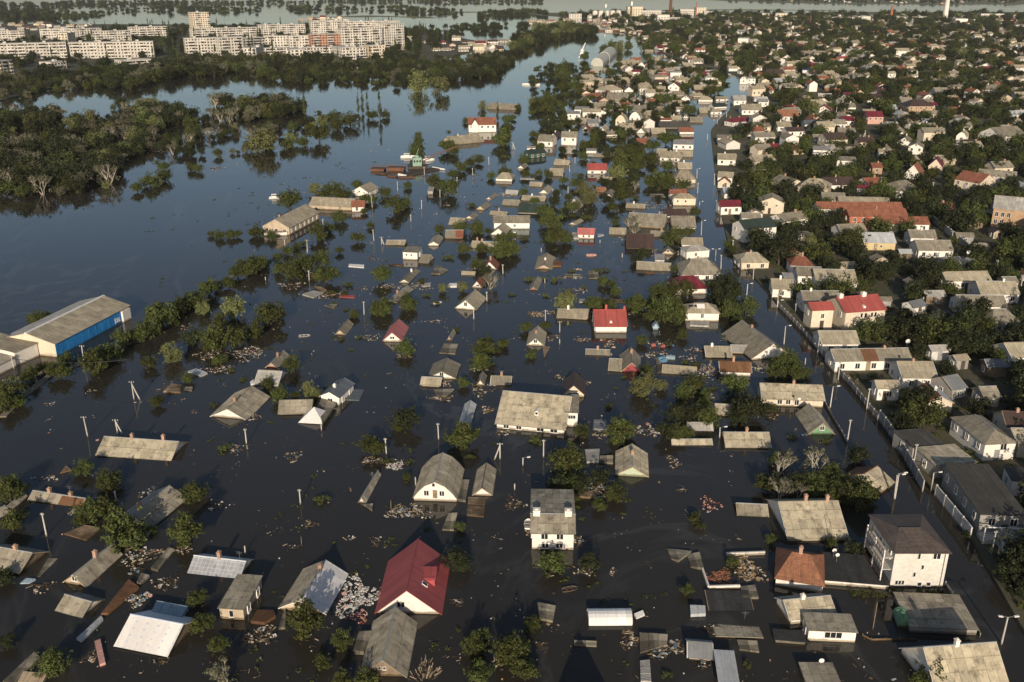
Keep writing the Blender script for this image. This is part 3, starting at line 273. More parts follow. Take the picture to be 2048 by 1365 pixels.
('gy',70.01,111.71,-0.132,3.28,3,0.4,2.07,0.72,'slate','w',0.25,14.2,{},(39,2,29),0),('gy',137.8,238.05,-0.108,4.42,3.55,0.4,1.82,0.97,'rust','b',0.25,7.5,{},(38,1,90),0),('fl',161.87,309.04,0.097,5.32,4.47,0.4,1.75,1.17,'tan','wood',0.25,5.9,{},(33,0,94),0),
('fl',120.61,184.93,-0.034,5.13,3.58,0.4,1.99,1.13,'rust','wood',0.25,9.4,{},(38,1,58),0),('gy',148.47,293.81,-0.047,5.34,3.98,0.4,1.92,1.17,'dbrown','wood',0.25,6.2,{'win':[]},(37,0,94),0),
('fl',130.64,214.6,0.096,5.47,4.08,0.4,2.2,1.2,'dbrown','b',0.25,8.2,{'win':[]},(37,1,58),0),('gy',150.04,281.74,-0.008,3.62,4.15,0.4,2.2,0.8,'dbrown','b',0.25,6.4,{'win':[]},(37,2,94),0),
('gy',103.29,230.35,0.034,3.11,4.33,0.4,1.76,0.68,'slate','wood',0.25,7.7,{},(39,0,90),0),('fl',182.8,308.25,0.088,3.23,3.75,0.4,2.17,0.71,'tan','w',0.25,5.9,{},(33,1,94),0),
('gy',102.26,250.34,0.021,5.07,4.15,0.4,2.15,1.12,'slate','b',0.25,7.2,{'win':[]},(39,2,89),0),('gx',93.98,136.13,-0.082,3.37,3.98,0.4,2.02,0.88,'tan','w',0.25,12.1,{'win':[]},(33,1,29),0),
('gx',112.75,175.16,0.278,4.84,3.51,0.4,1.78,0.77,'dbrown','b',0.25,9.8,{'win':[]},(37,3,53),0),('fl',89.91,279.33,-0.005,3.67,4.4,0.4,2,0.81,'slate','c',0.25,6.5,{'win':[]},(39,3,82),0),
('gx',110.38,315.47,-0.037,3.54,3.6,0.4,1.94,0.79,'slate','w',0.25,5.8,{},(39,0,86),0),('gx',90.82,216.52,-0.049,3.94,2.65,0.4,1.75,0.58,'slate','g',0.25,8.2,{'win':[]},(39,1,57),0),
('gx',168.87,318.01,-0.099,5.1,3.67,0.4,2.29,0.81,'dbrown','gw',0.25,5.8,{},(37,2,93),0),('gx',89.83,182.91,0.102,4.4,3.17,0.4,2.17,0.7,'lslate','gw',0.25,9.5,{'win':[]},(35,1,55),0),
('gx',111.98,257.43,-0.029,3.74,3.37,0.4,2.24,0.74,'lmetal','wood',0.25,7,{'win':[]},(40,1,89),0),('fl',100.49,204.98,-0.043,3.96,3.64,0.4,2.17,0.87,'dbrown','c',0.25,8.6,{},(37,0,58),0),
('gx',91.49,246.29,0.186,5.2,2.97,0.4,1.83,0.65,'tan','b',0.25,7.3,{'win':[]},(33,3,83),0),('gx',67.92,101.26,0.044,3.32,3.17,0.4,1.73,0.7,'lslate','g',0.25,15.4,{'win':[]},(35,1,26),0),
('gx',89.3,325.49,-0.06,4.28,3.51,0.4,1.79,0.77,'metal','gw',0.25,5.6,{},(34,0,78),0),('gy',81.48,112.7,0.031,3.77,3.18,0.4,1.71,0.83,'lslate','g',0.25,14.1,{},(35,1,29),0),('fl',194.42,327.9,-0.028,5.47,2.9,0.4,1.91,1.2,'rust','c',0.25,5.6,{},(38,1,94),0),
('gx',97.8,174.36,-0.041,4.65,3.97,0.4,2.25,0.87,'metal','wood',0.25,9.9,{'win':[]},(34,2,58),0),('gy',153.83,264.73,-0.04,5.28,2.63,0.4,2.12,1.16,'slate','c',0.25,6.8,{'win':[]},(39,2,94),0),
('gy',80.93,305.12,-0.097,5.09,3.71,0.4,2.29,1.12,'tan','gw',0.25,6,{'win':[]},(33,3,80),0),('gx',137.5,276.14,-0.148,5.35,3.59,0.4,2.18,0.79,'slate','g',0.25,6.6,{},(39,3,90),0),
('gx',136.75,264.29,-0.074,4.1,3.93,0.4,2.03,0.87,'tan','gw',0.25,6.8,{'win':[]},(33,1,90),0),('gy',81.43,258.9,0.107,3.88,3.34,0.4,1.77,0.85,'rust','wood',0.25,7,{'win':[]},(38,3,82),0),
('fl',153.95,253.47,-0.067,3.37,4.42,0.4,2.29,0.74,'slate','b',0.25,7.1,{'win':[]},(39,3,58),0),]
SLABS = [([(-2.78,-0.35),(1.24,-2.06),(2.06,0.81),(-0.53,1.59)],-62.2,116.3,0.15,'deck',(41,3,3)),([(-1.03,-3.32),(-0.32,-3.02),(1.64,2.41),(-0.29,3.93)],-50.82,100.59,0.35,'rust',(42,1,4)),
([(-0.33,-0.96),(0.18,-1.03),(0.64,0.93),(-0.5,1.06)],-49.44,104.74,0.3,'slate',(43,1,3)),([(-0.94,-1.94),(-0.15,-2.35),(0.81,1.83),(0.28,2.46)],-52.06,94.64,0.3,'lmetal',(44,2,4)),
([(-2.07,-1),(1.94,-2),(2.28,0.9),(-2.16,2.1)],-43.47,97.5,0.5,'lblue',(45,3,5)),([(-0.83,-2.33),(0.21,-2.74),(0.77,2.41),(-0.15,2.66)],-48.34,109.55,0.2,'slate',(43,0,6)),([(-1.43,1.86),(0.9,-2.28),(1.43,-1.91),(-0.91,2.32)],-49.13,90.3,0.3,'pinkw',(46,0,5)),
([(-1.2,-2.2),(0.21,-2.67),(0.97,2.11),(0.02,2.76)],-56.77,87.18,0.4,'slate',(43,2,4)),([(-1.41,-0.72),(1.46,-0.79),(1.48,0.61),(-1.53,0.9)],-54.96,85.81,0.3,'wood',(47,2,4)),
([(-0.18,-2.29),(0.16,-1.96),(0.67,2.13),(-0.65,2.13)],-63.7,107.66,0.1,'slate',(43,1,2)),([(-0.85,-0.46),(0.39,-0.4),(0.91,0.35),(-0.45,0.51)],-64.65,104.52,0.1,'lblue',(48,2,2)),
([(-0.79,-2.94),(0.51,-3.29),(0.8,3.21),(-0.53,3.02)],-7.63,128.09,0.35,'slate',(43,0,13)),([(-1.31,-2.44),(1.22,-2.85),(1.41,2.65),(-1.32,2.65)],-5.44,123.36,0.15,'deck',(41,2,13)),
([(-1.1,-2.23),(0.62,-2.34),(0.9,2.39),(-0.42,2.18)],-9.12,119.18,0.2,'tan',(49,2,12)),([(-1.44,-1.05),(0.38,-1.39),(1.43,-0.04),(0.85,1.21),(-1.21,1.27)],-31.17,96.95,0.3,'rust',(42,2,7)),
([(-0.2,-1.79),(0.58,-1.65),(-0.08,1.65),(-0.3,1.8)],-28.64,96.42,0.3,'slate',(43,2,8)),([(-0.78,-1.81),(0.45,-1.88),(0.95,2.02),(-0.62,1.67)],-18.09,91.88,0.5,'slate',(50,0,10)),([(-1.01,0.58),(0.58,-1.24),(0.43,0.66)],-21.69,123.39,0.15,'slate',(43,2,11)),
([(-0.96,-1.31),(0.76,-1.82),(1.27,1.34),(-1.07,1.79)],4.33,97.84,0.25,'tan',(49,0,15)),([(-0.7,-0),(-0.51,-0.73),(0.69,-0),(0.51,0.73)],16.13,97.43,0.12,'white',(51,1,15)),
([(-1.12,1.65),(-0.9,-0.85),(-0.1,-1.55),(2.13,0.75)],23.01,110.49,0.2,'slate',(43,0,101)),([(-0.85,1.61),(-0.87,-1.36),(0.8,-2.04),(0.92,1.79)],25.28,109.09,0.2,'slate',(43,3,16)),
([(-0.9,1.1),(-1.15,-1.26),(0.94,-1.26),(1.11,1.42)],31.06,102.04,0.3,'slate',(43,2,101)),([(-1.07,-0.81),(0.89,-0.66),(1.06,0.66),(-0.88,0.81)],23.56,97.89,0.5,'lmetal',(52,0,16)),
([(-1.17,0.93),(-1.21,-0.61),(1.1,-1.06),(1.28,0.74)],28.44,91.49,0.2,'slate',(43,3,18)),([(-1.55,1.44),(-1.89,-1.89),(1.55,-0.58),(1.89,1.03)],17.14,92.14,0.25,'slate',(43,0,17)),
([(-1.38,-0.21),(1.34,-0.42),(1.39,0.22),(-1.35,0.41)],8.87,91.88,0.2,'slate',(43,2,15)),([(-0.39,1.78),(-0.75,-1.66),(0.42,-1.9),(0.73,1.78)],15.46,86.99,0.3,'lslate',(53,0,17)),
([(-1.6,-1.12),(0.98,-1.47),(1.57,1.93),(0.81,0.66),(-1.76,-0.01)],12.02,127.25,0.2,'deck',(41,1,14)),([(-0.96,1.48),(-1.72,-1.74),(1.3,-0.65),(1.37,0.91)],70.88,113.04,1.2,'lblue',(45,2,29)),
([(-1.47,-1.94),(1.87,-1.94),(0.82,1.94),(-1.22,1.94)],-66.3,167.37,0.2,'deck',(41,0,31)),([(-2.4,0.64),(1.22,-1.93),(2.07,-0.43),(-0.88,1.72)],-64.12,175.27,0.2,'lmetal',(44,3,31)),
([(-0.8,-0.32),(1,-1.02),(0.68,0.53),(-0.88,0.81)],-63.5,167.32,0.12,'slate',(43,0,31)),([(-0.47,-1.09),(1.01,-0.12),(-0.54,1.21)],-73.08,134.84,0.15,'deck',(41,3,0)),([(-1.84,-2.33),(1.56,-2.59),(1.79,2.46),(-1.51,2.46)],-30.74,164.54,0.12,'bgrey',(54,1,34)),
([(0.85,-6.49),(1.77,2.13),(-1.3,4.1),(-1.33,0.26)],-34.77,156.82,0.9,'slate',(50,1,36)),([(-1.96,-2.56),(1.47,-3.06),(1.79,2.63),(-1.3,2.99)],-13.66,188.61,0.2,'slate',(43,3,37)),
([(-1.81,1.53),(-1.1,-1.43),(0.79,-1.77),(2.12,1.67)],-13.48,165.4,0.15,'slate',(43,2,37)),([(-0.5,0.36),(0.03,-1.09),(0.52,-0.73),(-0.05,1.45)],-51.78,170.18,0.2,'white',(51,0,33)),([(-0.61,2.49),(-0.52,-4.54),(1.13,2.05)],7.29,187.36,0.3,'deck',(41,3,40)),
([(-0.25,3.95),(-1.01,-4.53),(0.51,-3.38),(0.75,3.95)],30.69,179.52,0.3,'slate',(43,0,43)),([(-1.12,2.21),(-1.15,-2.21),(0.88,-2.21),(1.38,2.21)],13.57,139.49,0.3,'lslate',(53,0,46)),
([(-1.05,0.92),(-1.2,-0.82),(1.01,-1.12),(1.23,1.02)],15.76,138.05,0.3,'slate',(43,0,46)),([(-1.45,-1.78),(1.14,-2.02),(1.34,2.02),(-1.03,1.78)],15.93,151.36,0.2,'metal',(55,3,46)),
([(-2.44,-1.1),(1.86,-1.69),(2.55,1.29),(-1.98,1.49)],43.67,204.09,0.35,'lslate',(53,2,48)),([(-2.17,-0.5),(2.39,-1.74),(2.09,0.74),(-2.32,1.5)],-43.66,251.63,0.15,'white',(51,0,63)),
([(-2.12,-0.47),(2.23,-1.1),(2.13,0.53),(-2.24,1.04)],-32.63,252.6,0.15,'deck',(41,2,63)),([(-2.02,-0.46),(2.13,-1.27),(1.87,0.56),(-1.98,1.17)],-41.81,224.67,0.15,'red2',(56,3,32)),
([(-1.8,-2.87),(0.64,-3.1),(2.33,0.71),(-1.17,5.26)],-20.13,246.61,0.3,'slate',(43,2,63)),([(-2.71,-0.66),(0.71,-3.21),(2.41,1.41),(-0.41,2.46)],-50.8,226.56,0.2,'lslate',(53,0,32)),
([(-2.28,2),(1.01,-2.26),(1.63,-1.21),(-0.35,1.46)],-49.44,230.44,0.3,'deck',(41,0,32)),([(-1.43,-0.48),(0.81,-1.72),(1.04,1.44),(-0.41,0.76)],-44.21,217.12,0.15,'slate',(43,0,32)),
([(-1.5,-0.84),(1.59,-0.08),(1.34,0.79),(-1.43,0.14)],-26.05,233.76,0.15,'slate',(43,0,65)),([(-1.19,-1.64),(0.92,-1.1),(0.87,1.65),(-0.6,1.1)],-22.35,234.4,0.2,'lslate',(53,0,65)),
([(-1.16,-1.48),(1.17,-1.48),(1,1.59),(-1,1.37)],-15.55,233.91,0.2,'white',(51,3,65)),([(-1.42,-2.81),(0.91,-2.44),(1.48,1.72),(-0.97,3.53)],12.91,253.61,0.25,'rust',(42,1,77)),
([(-1.2,3.19),(-1.54,-3.49),(1.36,-3.49),(1.37,3.79)],22.13,243.26,0.2,'slate',(43,1,77)),([(-0.99,3.82),(-1.03,-3.34),(0.85,-3.5),(1.17,3.02)],19.84,284.1,0.4,'lslate',(53,0,72)),
([(-0.85,1.49),(-1.03,-1.95),(0.97,-0.55),(0.91,1.01)],27.88,285.6,0.12,'lmetal',(44,1,72)),([(-1.09,1.21),(-1.24,-1.07),(1.02,-1.26),(1.3,1.11)],17.95,221.13,0.2,'lslate',(53,0,41)),
([(-2.94,1.62),(-3.05,0.42),(2.9,-1.85),(3.09,-0.18)],25.61,221.38,0.15,'deck',(41,3,41)),([(-2.18,1.08),(-2.25,-0.32),(2.16,-1.25),(2.28,0.49)],16.49,242.4,0.2,'slate',(43,2,72)),
([(-2.93,1.55),(-2.95,-0.52),(2.92,-1.55),(2.96,0.51)],6.2,374.76,0.2,'lslate',(53,3,67)),([(-2.35,1.75),(-2.78,-1.32),(2.74,-2.18),(2.39,1.75)],53.99,342.92,0.2,'slate',(43,0,71)),
([(-6.76,-20.32),(-1.71,-11.63),(5.86,16.79),(2.61,15.16)],74.32,528.65,0.4,'lmetal',(44,3,68)),]
TREES = [(-54.73,112.59,3.09,'',(57,3,3)),(-25.34,93.7,2.68,'',(57,2,8)),(68.46,106.68,2.96,'d',(58,2,29)),(8.87,134.06,3.28,'',(57,0,46)),(-46.43,113.54,2.6,'',(57,3,6)),(-0.12,88.86,2.15,'',(57,0,15)),(-32.66,85.57,1.92,'s',(59,1,5)),(-64.18,188.42,3.65,'',(57,3,33)),
(-8.48,143.24,2.89,'',(57,2,38)),(42.48,153.2,3.06,'d',(58,3,45)),(47.85,85.1,1.91,'',(57,0,27)),(48.92,133.45,2.65,'s',(59,1,102)),(-53.37,87.34,1.87,'',(57,2,4)),(35.81,207.4,3.79,'',(57,3,47)),(53.15,123.81,2.45,'',(57,2,52)),(5.41,106.79,2.08,'',(57,2,14)),
(18.18,144.41,2.66,'',(57,3,46)),(42.94,133.19,2.49,'s',(59,3,102)),(-115.92,439.05,6.92,'l',(60,0,105)),(66.18,103.78,1.94,'d',(58,1,26)),(-19.05,150.33,2.57,'d',(58,0,38)),(-62.98,120.07,2.07,'',(57,1,0)),(-77.46,125.51,2.14,'',(57,0,0)),
(-7.75,107.85,1.9,'d',(58,1,9)),(-0.82,88.81,1.63,'',(61,1,10)),(-85.01,175.04,2.83,'',(57,2,96)),(-81.23,203.46,3.22,'',(57,1,96)),(-77.55,127.05,2.16,'',(57,3,2)),(41.15,125.51,2.14,'s',(59,2,102)),(51.07,125.51,2.14,'',(57,0,52)),
(55.44,175.81,2.84,'',(57,1,49)),(53.11,126.18,2.15,'',(57,1,20)),(-55.98,203.67,3.13,'',(57,0,32)),(10.62,128.03,2.11,'d',(58,3,14)),(-49.32,125.65,2.03,'',(57,1,1)),(-4.32,90.42,1.57,'',(61,2,9)),(-95.47,162.51,2.52,'',(57,0,30)),
(66.07,100.85,1.71,'d',(62,1,26)),(40.24,128.1,2.06,'',(57,2,102)),(-23.49,140.75,2.18,'',(57,3,11)),(25.54,164.63,2.49,'l',(63,2,42)),(-72.79,116.97,1.81,'',(57,0,3)),(-3.81,85.53,1.42,'',(61,0,15)),(-16.42,84.82,1.41,'',(61,2,10)),
(-84.79,181.83,2.62,'',(57,3,30)),(-82.44,193.78,2.77,'',(57,0,33)),(-66.22,209.2,2.96,'l',(63,3,33)),(-60.87,191.11,2.73,'',(57,3,31)),(-63.97,130.05,1.97,'',(57,2,30)),(38.06,206.15,2.92,'',(57,1,47)),(43.12,165.45,2.41,'',(57,2,44)),
(29.4,152.62,2.26,'d',(58,2,43)),(31.84,152.92,2.26,'d',(58,0,45)),(51.39,127.8,1.95,'',(57,3,20)),(57.41,137.27,2.06,'d',(58,3,52)),(-49.14,236.34,3.19,'',(57,0,63)),(-1.9,263.18,3.51,'',(57,3,64)),(35.3,151.55,2.16,'',(57,0,45)),
(-38.09,94.33,1.44,'',(61,1,5)),(10.48,106.82,1.59,'d',(62,3,15)),(1.48,86.08,1.35,'',(61,0,17)),(-94.23,157.76,2.18,'',(57,3,0)),(35.75,167.07,2.29,'',(57,2,43)),(56.19,211.65,2.81,'',(57,1,48)),(42.38,126.61,1.82,'',(57,1,19)),
(47.14,128.84,1.84,'',(57,1,102)),(-57.05,246.96,3.21,'',(57,2,59)),(-20.28,91.4,1.37,'',(61,0,10)),(-71.88,242.42,3.09,'',(57,2,60)),(36.81,222.04,2.86,'',(57,0,76)),(40.15,223.04,2.87,'',(57,0,48)),(37.29,208.88,2.71,'',(57,2,76)),
(55.68,224.04,2.88,'d',(58,1,48)),(-77.71,322.14,3.91,'',(57,3,59)),(-59.43,240.28,3,'',(57,2,61)),(14.18,130.56,1.77,'d',(62,0,46)),(-61.19,121.41,1.65,'',(61,1,0)),(-19.41,84.72,1.25,'',(61,2,8)),(16,125.64,1.7,'',(61,2,46)),(-91.35,173.08,2.21,'',(57,0,31)),
(-80.75,196.24,2.47,'',(57,0,35)),(-79.37,209.93,2.62,'',(57,3,35)),(-69.82,190.84,2.41,'d',(58,0,33)),(-71.65,181.59,2.31,'l',(63,1,96)),(-6,184.03,2.33,'',(57,1,37)),(7.28,127.63,1.72,'d',(62,3,14)),(56.99,171.61,2.2,'',(57,3,50)),
(45.09,154.24,2.01,'d',(58,0,50)),(49.46,130.36,1.75,'',(61,1,102)),(-66.82,683.89,7.77,'l',(60,1,105)),(-5.05,456.15,5.29,'',(64,2,95)),(-82.97,206.55,2.53,'',(57,0,59)),(-59.56,279.84,3.32,'',(57,1,59)),(-39.99,316.82,3.72,'',(57,1,61)),
(-57.36,206.55,2.53,'',(57,3,34)),(26.79,330.52,3.87,'l',(63,2,68)),(12.75,297.29,3.51,'',(57,1,67)),(14.27,276.86,3.29,'',(57,0,72)),(46.49,384.32,4.45,'',(64,1,68)),(29.97,212.78,2.54,'',(57,1,41)),(-23.75,343.65,3.87,'',(57,2,103)),
(-35.07,90.74,1.23,'',(61,2,7)),(-63.37,128.44,1.61,'',(61,2,30)),(-67.56,104.07,1.36,'d',(62,0,4)),(8.22,127.99,1.61,'',(61,3,14)),(-85.53,190.71,2.25,'',(57,96,31,9)),(-66.81,200.32,2.35,'',(57,0,34)),(-85.42,179.47,2.13,'',(57,96,30,9)),
(-6.43,177.9,2.12,'',(57,3,38)),(13.1,214.54,2.49,'l',(63,0,41)),(34.66,213.46,2.48,'',(57,2,75)),(27.11,146.26,1.79,'d',(62,3,46)),(29.16,146.26,1.79,'',(61,0,45)),(40.44,152.03,1.85,'d',(58,0,51)),(19.8,147.39,1.8,'',(57,2,40)),
(16.09,126.45,1.59,'d',(62,2,46)),(51.47,209.26,2.44,'',(57,1,76)),(44.21,125.79,1.58,'s',(65,3,20)),(46.24,85.03,1.17,'',(61,0,27)),(43.95,136.76,1.7,'',(61,3,102)),(45.16,129.14,1.62,'d',(62,2,102)),(51.37,131.92,1.65,'',(61,0,52)),
(54.61,125.15,1.58,'',(61,2,52)),(46.99,126.02,1.59,'',(61,3,20)),(-65.13,337.52,3.71,'',(57,3,60)),(-70.01,245.61,2.78,'',(57,0,61)),(-53.43,251.67,2.84,'',(57,2,62)),(-31.14,211.32,2.43,'',(57,3,32)),(-5.71,230.99,2.63,'s',(59,2,64)),
(57.41,362.36,3.96,'',(57,3,71)),(48.74,274.47,3.07,'',(57,0,74)),(13.34,216.9,2.49,'l',(63,2,77)),(52.31,227.84,2.6,'d',(58,1,76)),(51.62,219.79,2.52,'d',(58,2,75)),(51.97,214.08,2.46,'d',(58,3,49)),(-95.62,467.24,5.03,'',(64,0,105)),
(-51.41,677.9,7.16,'l',(60,3,95)),(-44.98,176.46,2.04,'',(57,1,33)),(-77.23,225.92,2.52,'',(57,0,60)),(-34.32,237.14,2.63,'',(57,2,63)),(-29.39,355.6,3.8,'',(57,1,99)),(-3.43,260.83,2.86,'',(57,2,66)),(53.09,420.21,4.43,'',(64,3,71)),
(33.17,163.61,1.86,'',(57,0,44)),(-40.46,99.8,1.22,'',(61,0,7)),(-96.48,171.38,1.9,'',(57,96,0,9)),(-78.92,216.01,2.33,'',(57,1,96,3,33)),(-44.25,161.65,1.81,'',(57,2,33)),(-22.81,185.44,2.04,'',(57,2,32)),(22.6,213.31,2.3,'',(57,3,41)),
(47.55,110.95,1.33,'d',(62,3,22)),(53.23,172.85,1.92,'',(57,1,44)),(42.2,373.19,3.82,'l',(63,1,68)),(37.95,290.29,3.03,'s',(59,0,70)),(20.22,213.48,2.3,'',(57,0,47)),(30.28,215.34,2.32,'',(57,0,75)),(44.4,227.17,2.43,'',(57,3,48)),
(55.91,232.45,2.48,'d',(58,1,75)),(-89.07,522.26,5.15,'',(64,2,105)),(74.74,457.27,4.48,'',(64,3,69)),(-22.1,87.93,1.06,'',(61,10,5,9)),(2.68,94.64,1.12,'',(61,1,9)),(-69.74,133.58,1.47,'',(61,3,0)),(-57.58,195.7,2.04,'',(57,3,33,3,31)),
(-38.84,163.12,1.74,'l',(66,3,35)),(-31.2,211.41,2.18,'',(57,0,65)),(12.57,147.12,1.6,'',(61,1,39)),(-140.31,359.35,3.44,'',(57,0,62)),(-110.16,204,2.07,'',(57,0,96)),(-79.74,211.96,2.14,'',(57,1,96,3,31)),(-25.52,215.68,2.17,'',(57,0,64)),
(60.06,356.99,3.42,'',(57,3,69)),(38.9,207.47,2.1,'',(57,1,47,3,42)),(37.18,256.37,2.53,'d',(58,2,73)),(40.95,334.87,3.23,'',(57,3,70)),(-60.82,91.42,1.06,'d',(62,2,3)),(-6.73,107.24,1.2,'d',(62,1,9)),(-93.14,159.27,1.65,'',(61,2,96)),
(4,184.48,1.87,'b',(67,3,40)),(4.28,145.25,1.53,'b',(67,2,39)),(-29.21,124.91,1.24,'b',(67,0,11)),(-49.03,142.53,1.13,'b',(67,2,31)),(-20.87,137.34,1.1,'b',(67,3,11)),(11.78,237.71,1.69,'b',(67,2,77)),(45.57,101.62,0.8,'b',(67,2,22)),
(46.97,101.78,0.8,'b',(67,3,25)),(50.22,101.78,0.8,'b',(67,0,26)),(51.75,101.78,0.8,'b',(67,3,26)),(-18.2,259.08,1.75,'b',(67,1,63)),(27.66,88.14,0.69,'b',(67,1,18)),(17.88,86.42,0.68,'b',(67,2,17)),(18.12,159.18,1.1,'b',(67,1,40)),
(48.29,195.74,1.32,'b',(67,0,49)),(38.09,179.53,1.22,'b',(67,1,43)),(44.55,101.97,0.77,'b',(67,1,24)),(48.23,101.57,0.76,'b',(67,1,25)),(53.36,101.97,0.77,'b',(67,1,22)),(54.9,101.97,0.77,'b',(67,2,23)),(-43.06,233.61,1.53,'b',(67,0,63)),
(-42.67,226.28,1.46,'b',(67,3,32)),(4.7,238.67,1.53,'b',(67,1,64)),(3.86,279.71,1.76,'b',(67,2,66)),(-15.21,420.79,2.46,'b',(67,2,95)),(25.15,307.95,1.79,'b',(67,3,72)),(23.3,245.88,1.46,'b',(67,1,77)),(-16.99,137.39,0.88,'b',(67,3,12)),
(56.16,102.21,0.69,'b',(67,3,27)),(34.25,191.1,1.13,'b',(67,2,47)),(39.28,167.13,1,'b',(67,2,44)),(36.15,180.6,1.07,'b',(67,3,43)),(49.16,146.46,0.9,'b',(67,0,51)),(54.8,144.8,0.89,'b',(67,2,51)),(-23.71,236.83,1.35,'b',(67,2,63)),
(-14.53,325.16,1.8,'b',(67,0,66)),(-46.15,226.65,1.3,'b',(67,0,32)),(-53.98,171.58,0.94,'b',(67,0,33)),(-56.4,159.53,0.88,'b',(67,0,31)),(-116.53,572.34,2.82,'b',(67,0,105)),(-2.59,422.27,2.11,'b',(67,1,103)),(25.85,247,1.26,'b',(67,2,73)),
(-18.98,219.01,1.1,'b',(67,0,65)),(-21.69,224.97,1.13,'b',(67,0,64)),(8.65,224.97,1.13,'b',(67,0,41)),(-37.97,194.09,0.98,'b',(67,3,34)),(-13,200.14,1.01,'b',(67,2,65)),(-7.08,139.12,0.74,'b',(67,3,13)),(-27.47,478.5,2.22,'b',(67,0,95)),
(58.12,479,2.14,'b',(67,3,68)),(-57.77,176.66,0.84,'b',(67,3,31)),(-34.12,195.59,0.92,'b',(67,0,37)),(22.71,172.88,0.83,'b',(67,2,42)),(-43.97,218.87,0.94,'b',(67,3,33)),(8.63,239.33,1.02,'b',(67,2,72)),(-0.05,225.84,0.97,'b',(67,1,65)),
(16.36,246.32,1.05,'b',(67,0,73)),(-6.74,94.58,0.45,'b',(67,1,10)),(18.81,231.76,0.93,'b',(67,3,41)),(18.16,503.5,1.75,'b',(67,1,95)),(15.09,98.51,0.41,'b',(67,1,15)),(26.47,159.64,0.61,'b',(67,2,43)),(-156.64,411.58,1.4,'b',(67,0,59)),
(-40.42,214.44,0.77,'b',(67,0,32,3,34)),(-12.37,117.23,0.43,'b',(67,2,12)),(-16.6,113.07,0.42,'b',(67,3,9)),(10.44,120.01,0.44,'b',(67,1,14)),(20.38,167.5,0.58,'b',(67,0,43)),(22.2,295.81,0.91,'b',(67,1,67)),(-3.24,144.32,0.46,'b',(67,2,38)),
(-34.92,188.21,0.57,'b',(67,1,33)),(55.03,692.51,1.71,'b',(67,1,104)),(-33.56,499.24,1.24,'b',(67,3,103)),(70.33,91.91,3.7,'',(68,1,27)),(77.21,90.62,3.69,'',(68,1,26)),(66.83,104.59,2.03,'d',(69,1,26)),(71.47,103.79,4.12,'',(68,2,29)),
(75.62,110.08,3.67,'d',(70,2,29)),(78.17,113.3,3.02,'d',(70,1,29)),(78.98,119.55,3.58,'d',(70,1,23)),(88.49,120.35,3.82,'d',(70,1,53)),(85.97,132.1,3.83,'',(68,1,29)),(90.62,143.11,3.75,'d',(70,3,29)),(95.05,140.4,2.02,'d',(69,1,53)),
(103.81,140.29,2.44,'d',(69,1,29)),(68.56,147.2,2.32,'d',(69,2,54)),(72.7,149.67,3.57,'',(68,2,54)),(91.37,145.99,2.24,'d',(69,3,29)),(96.09,150.16,3.57,'d',(70,1,54)),(74.85,155.89,3.19,'d',(70,0,54)),(85.3,154.38,2.26,'d',(69,3,53)),
(93.56,156.03,2.52,'d',(69,1,54)),(96.09,151.83,3.76,'',(68,1,53)),(110.4,154.76,2.97,'d',(70,2,58)),(95.99,158.09,3.2,'d',(70,1,55)),(105.33,160.22,3.36,'',(68,1,54)),(110.37,161.13,2.89,'d',(71,1,53)),(99.52,165.31,4.17,'d',(70,3,53)),
(110.54,164.02,2.02,'d',(69,2,58)),(114.89,167.11,3.4,'d',(70,1,58)),(87.46,172.17,2.11,'d',(69,3,54)),(102.25,171.89,2.36,'',(72,2,58)),(114.83,170.76,2.22,'d',(69,1,58)),(100.49,178.48,2.26,'',(72,1,54)),(110.47,178.16,2.2,'d',(69,1,55)),
(124.3,175.26,2.96,'d',(70,1,90)),(85.38,182.59,2.28,'d',(69,2,57)),(93.76,183.39,3.8,'d',(70,3,54)),(98.67,184.36,3.27,'d',(70,1,57)),(109.04,184.95,4.02,'d',(70,2,90)),(114.53,184.14,3.23,'d',(71,1,58)),(124.62,185.53,4.13,'d',(71,3,53)),
(86.8,191.11,4.29,'d',(70,0,58)),(91.63,189.03,4.17,'',(68,1,55)),(97.44,189.75,3.37,'',(68,0,58)),(104.07,187.49,2.75,'d',(71,2,58)),(112,191.61,3.56,'d',(71,1,54)),(128.51,189.95,3.59,'d',(70,2,94)),(75.95,193.96,2.04,'',(72,3,55)),
(80.23,193.05,3.15,'',(68,3,55)),(85.54,193.55,2.21,'d',(69,3,55)),(92.06,192.89,3.14,'d',(70,1,56)),(100.26,195.1,3.92,'d',(71,0,58)),(106.24,195.22,2.63,'',(72,2,90)),(117.17,195.05,2.07,'d',(69,2,90)),(124.16,194.7,3.67,'',(68,1,58)),
(127.19,197.22,2.55,'',(72,1,58)),(93.53,200,2.56,'d',(69,1,57)),(98.71,198.98,2.45,'d',(69,0,58)),(105.66,200.95,3.95,'d',(71,2,90)),(117.92,201.32,3.05,'d',(71,3,54)),(123.7,202.04,2.58,'',(72,1,90)),(128.86,202.1,3.15,'d',(71,1,90)),
(136.66,199.03,2.83,'d',(71,2,94)),]
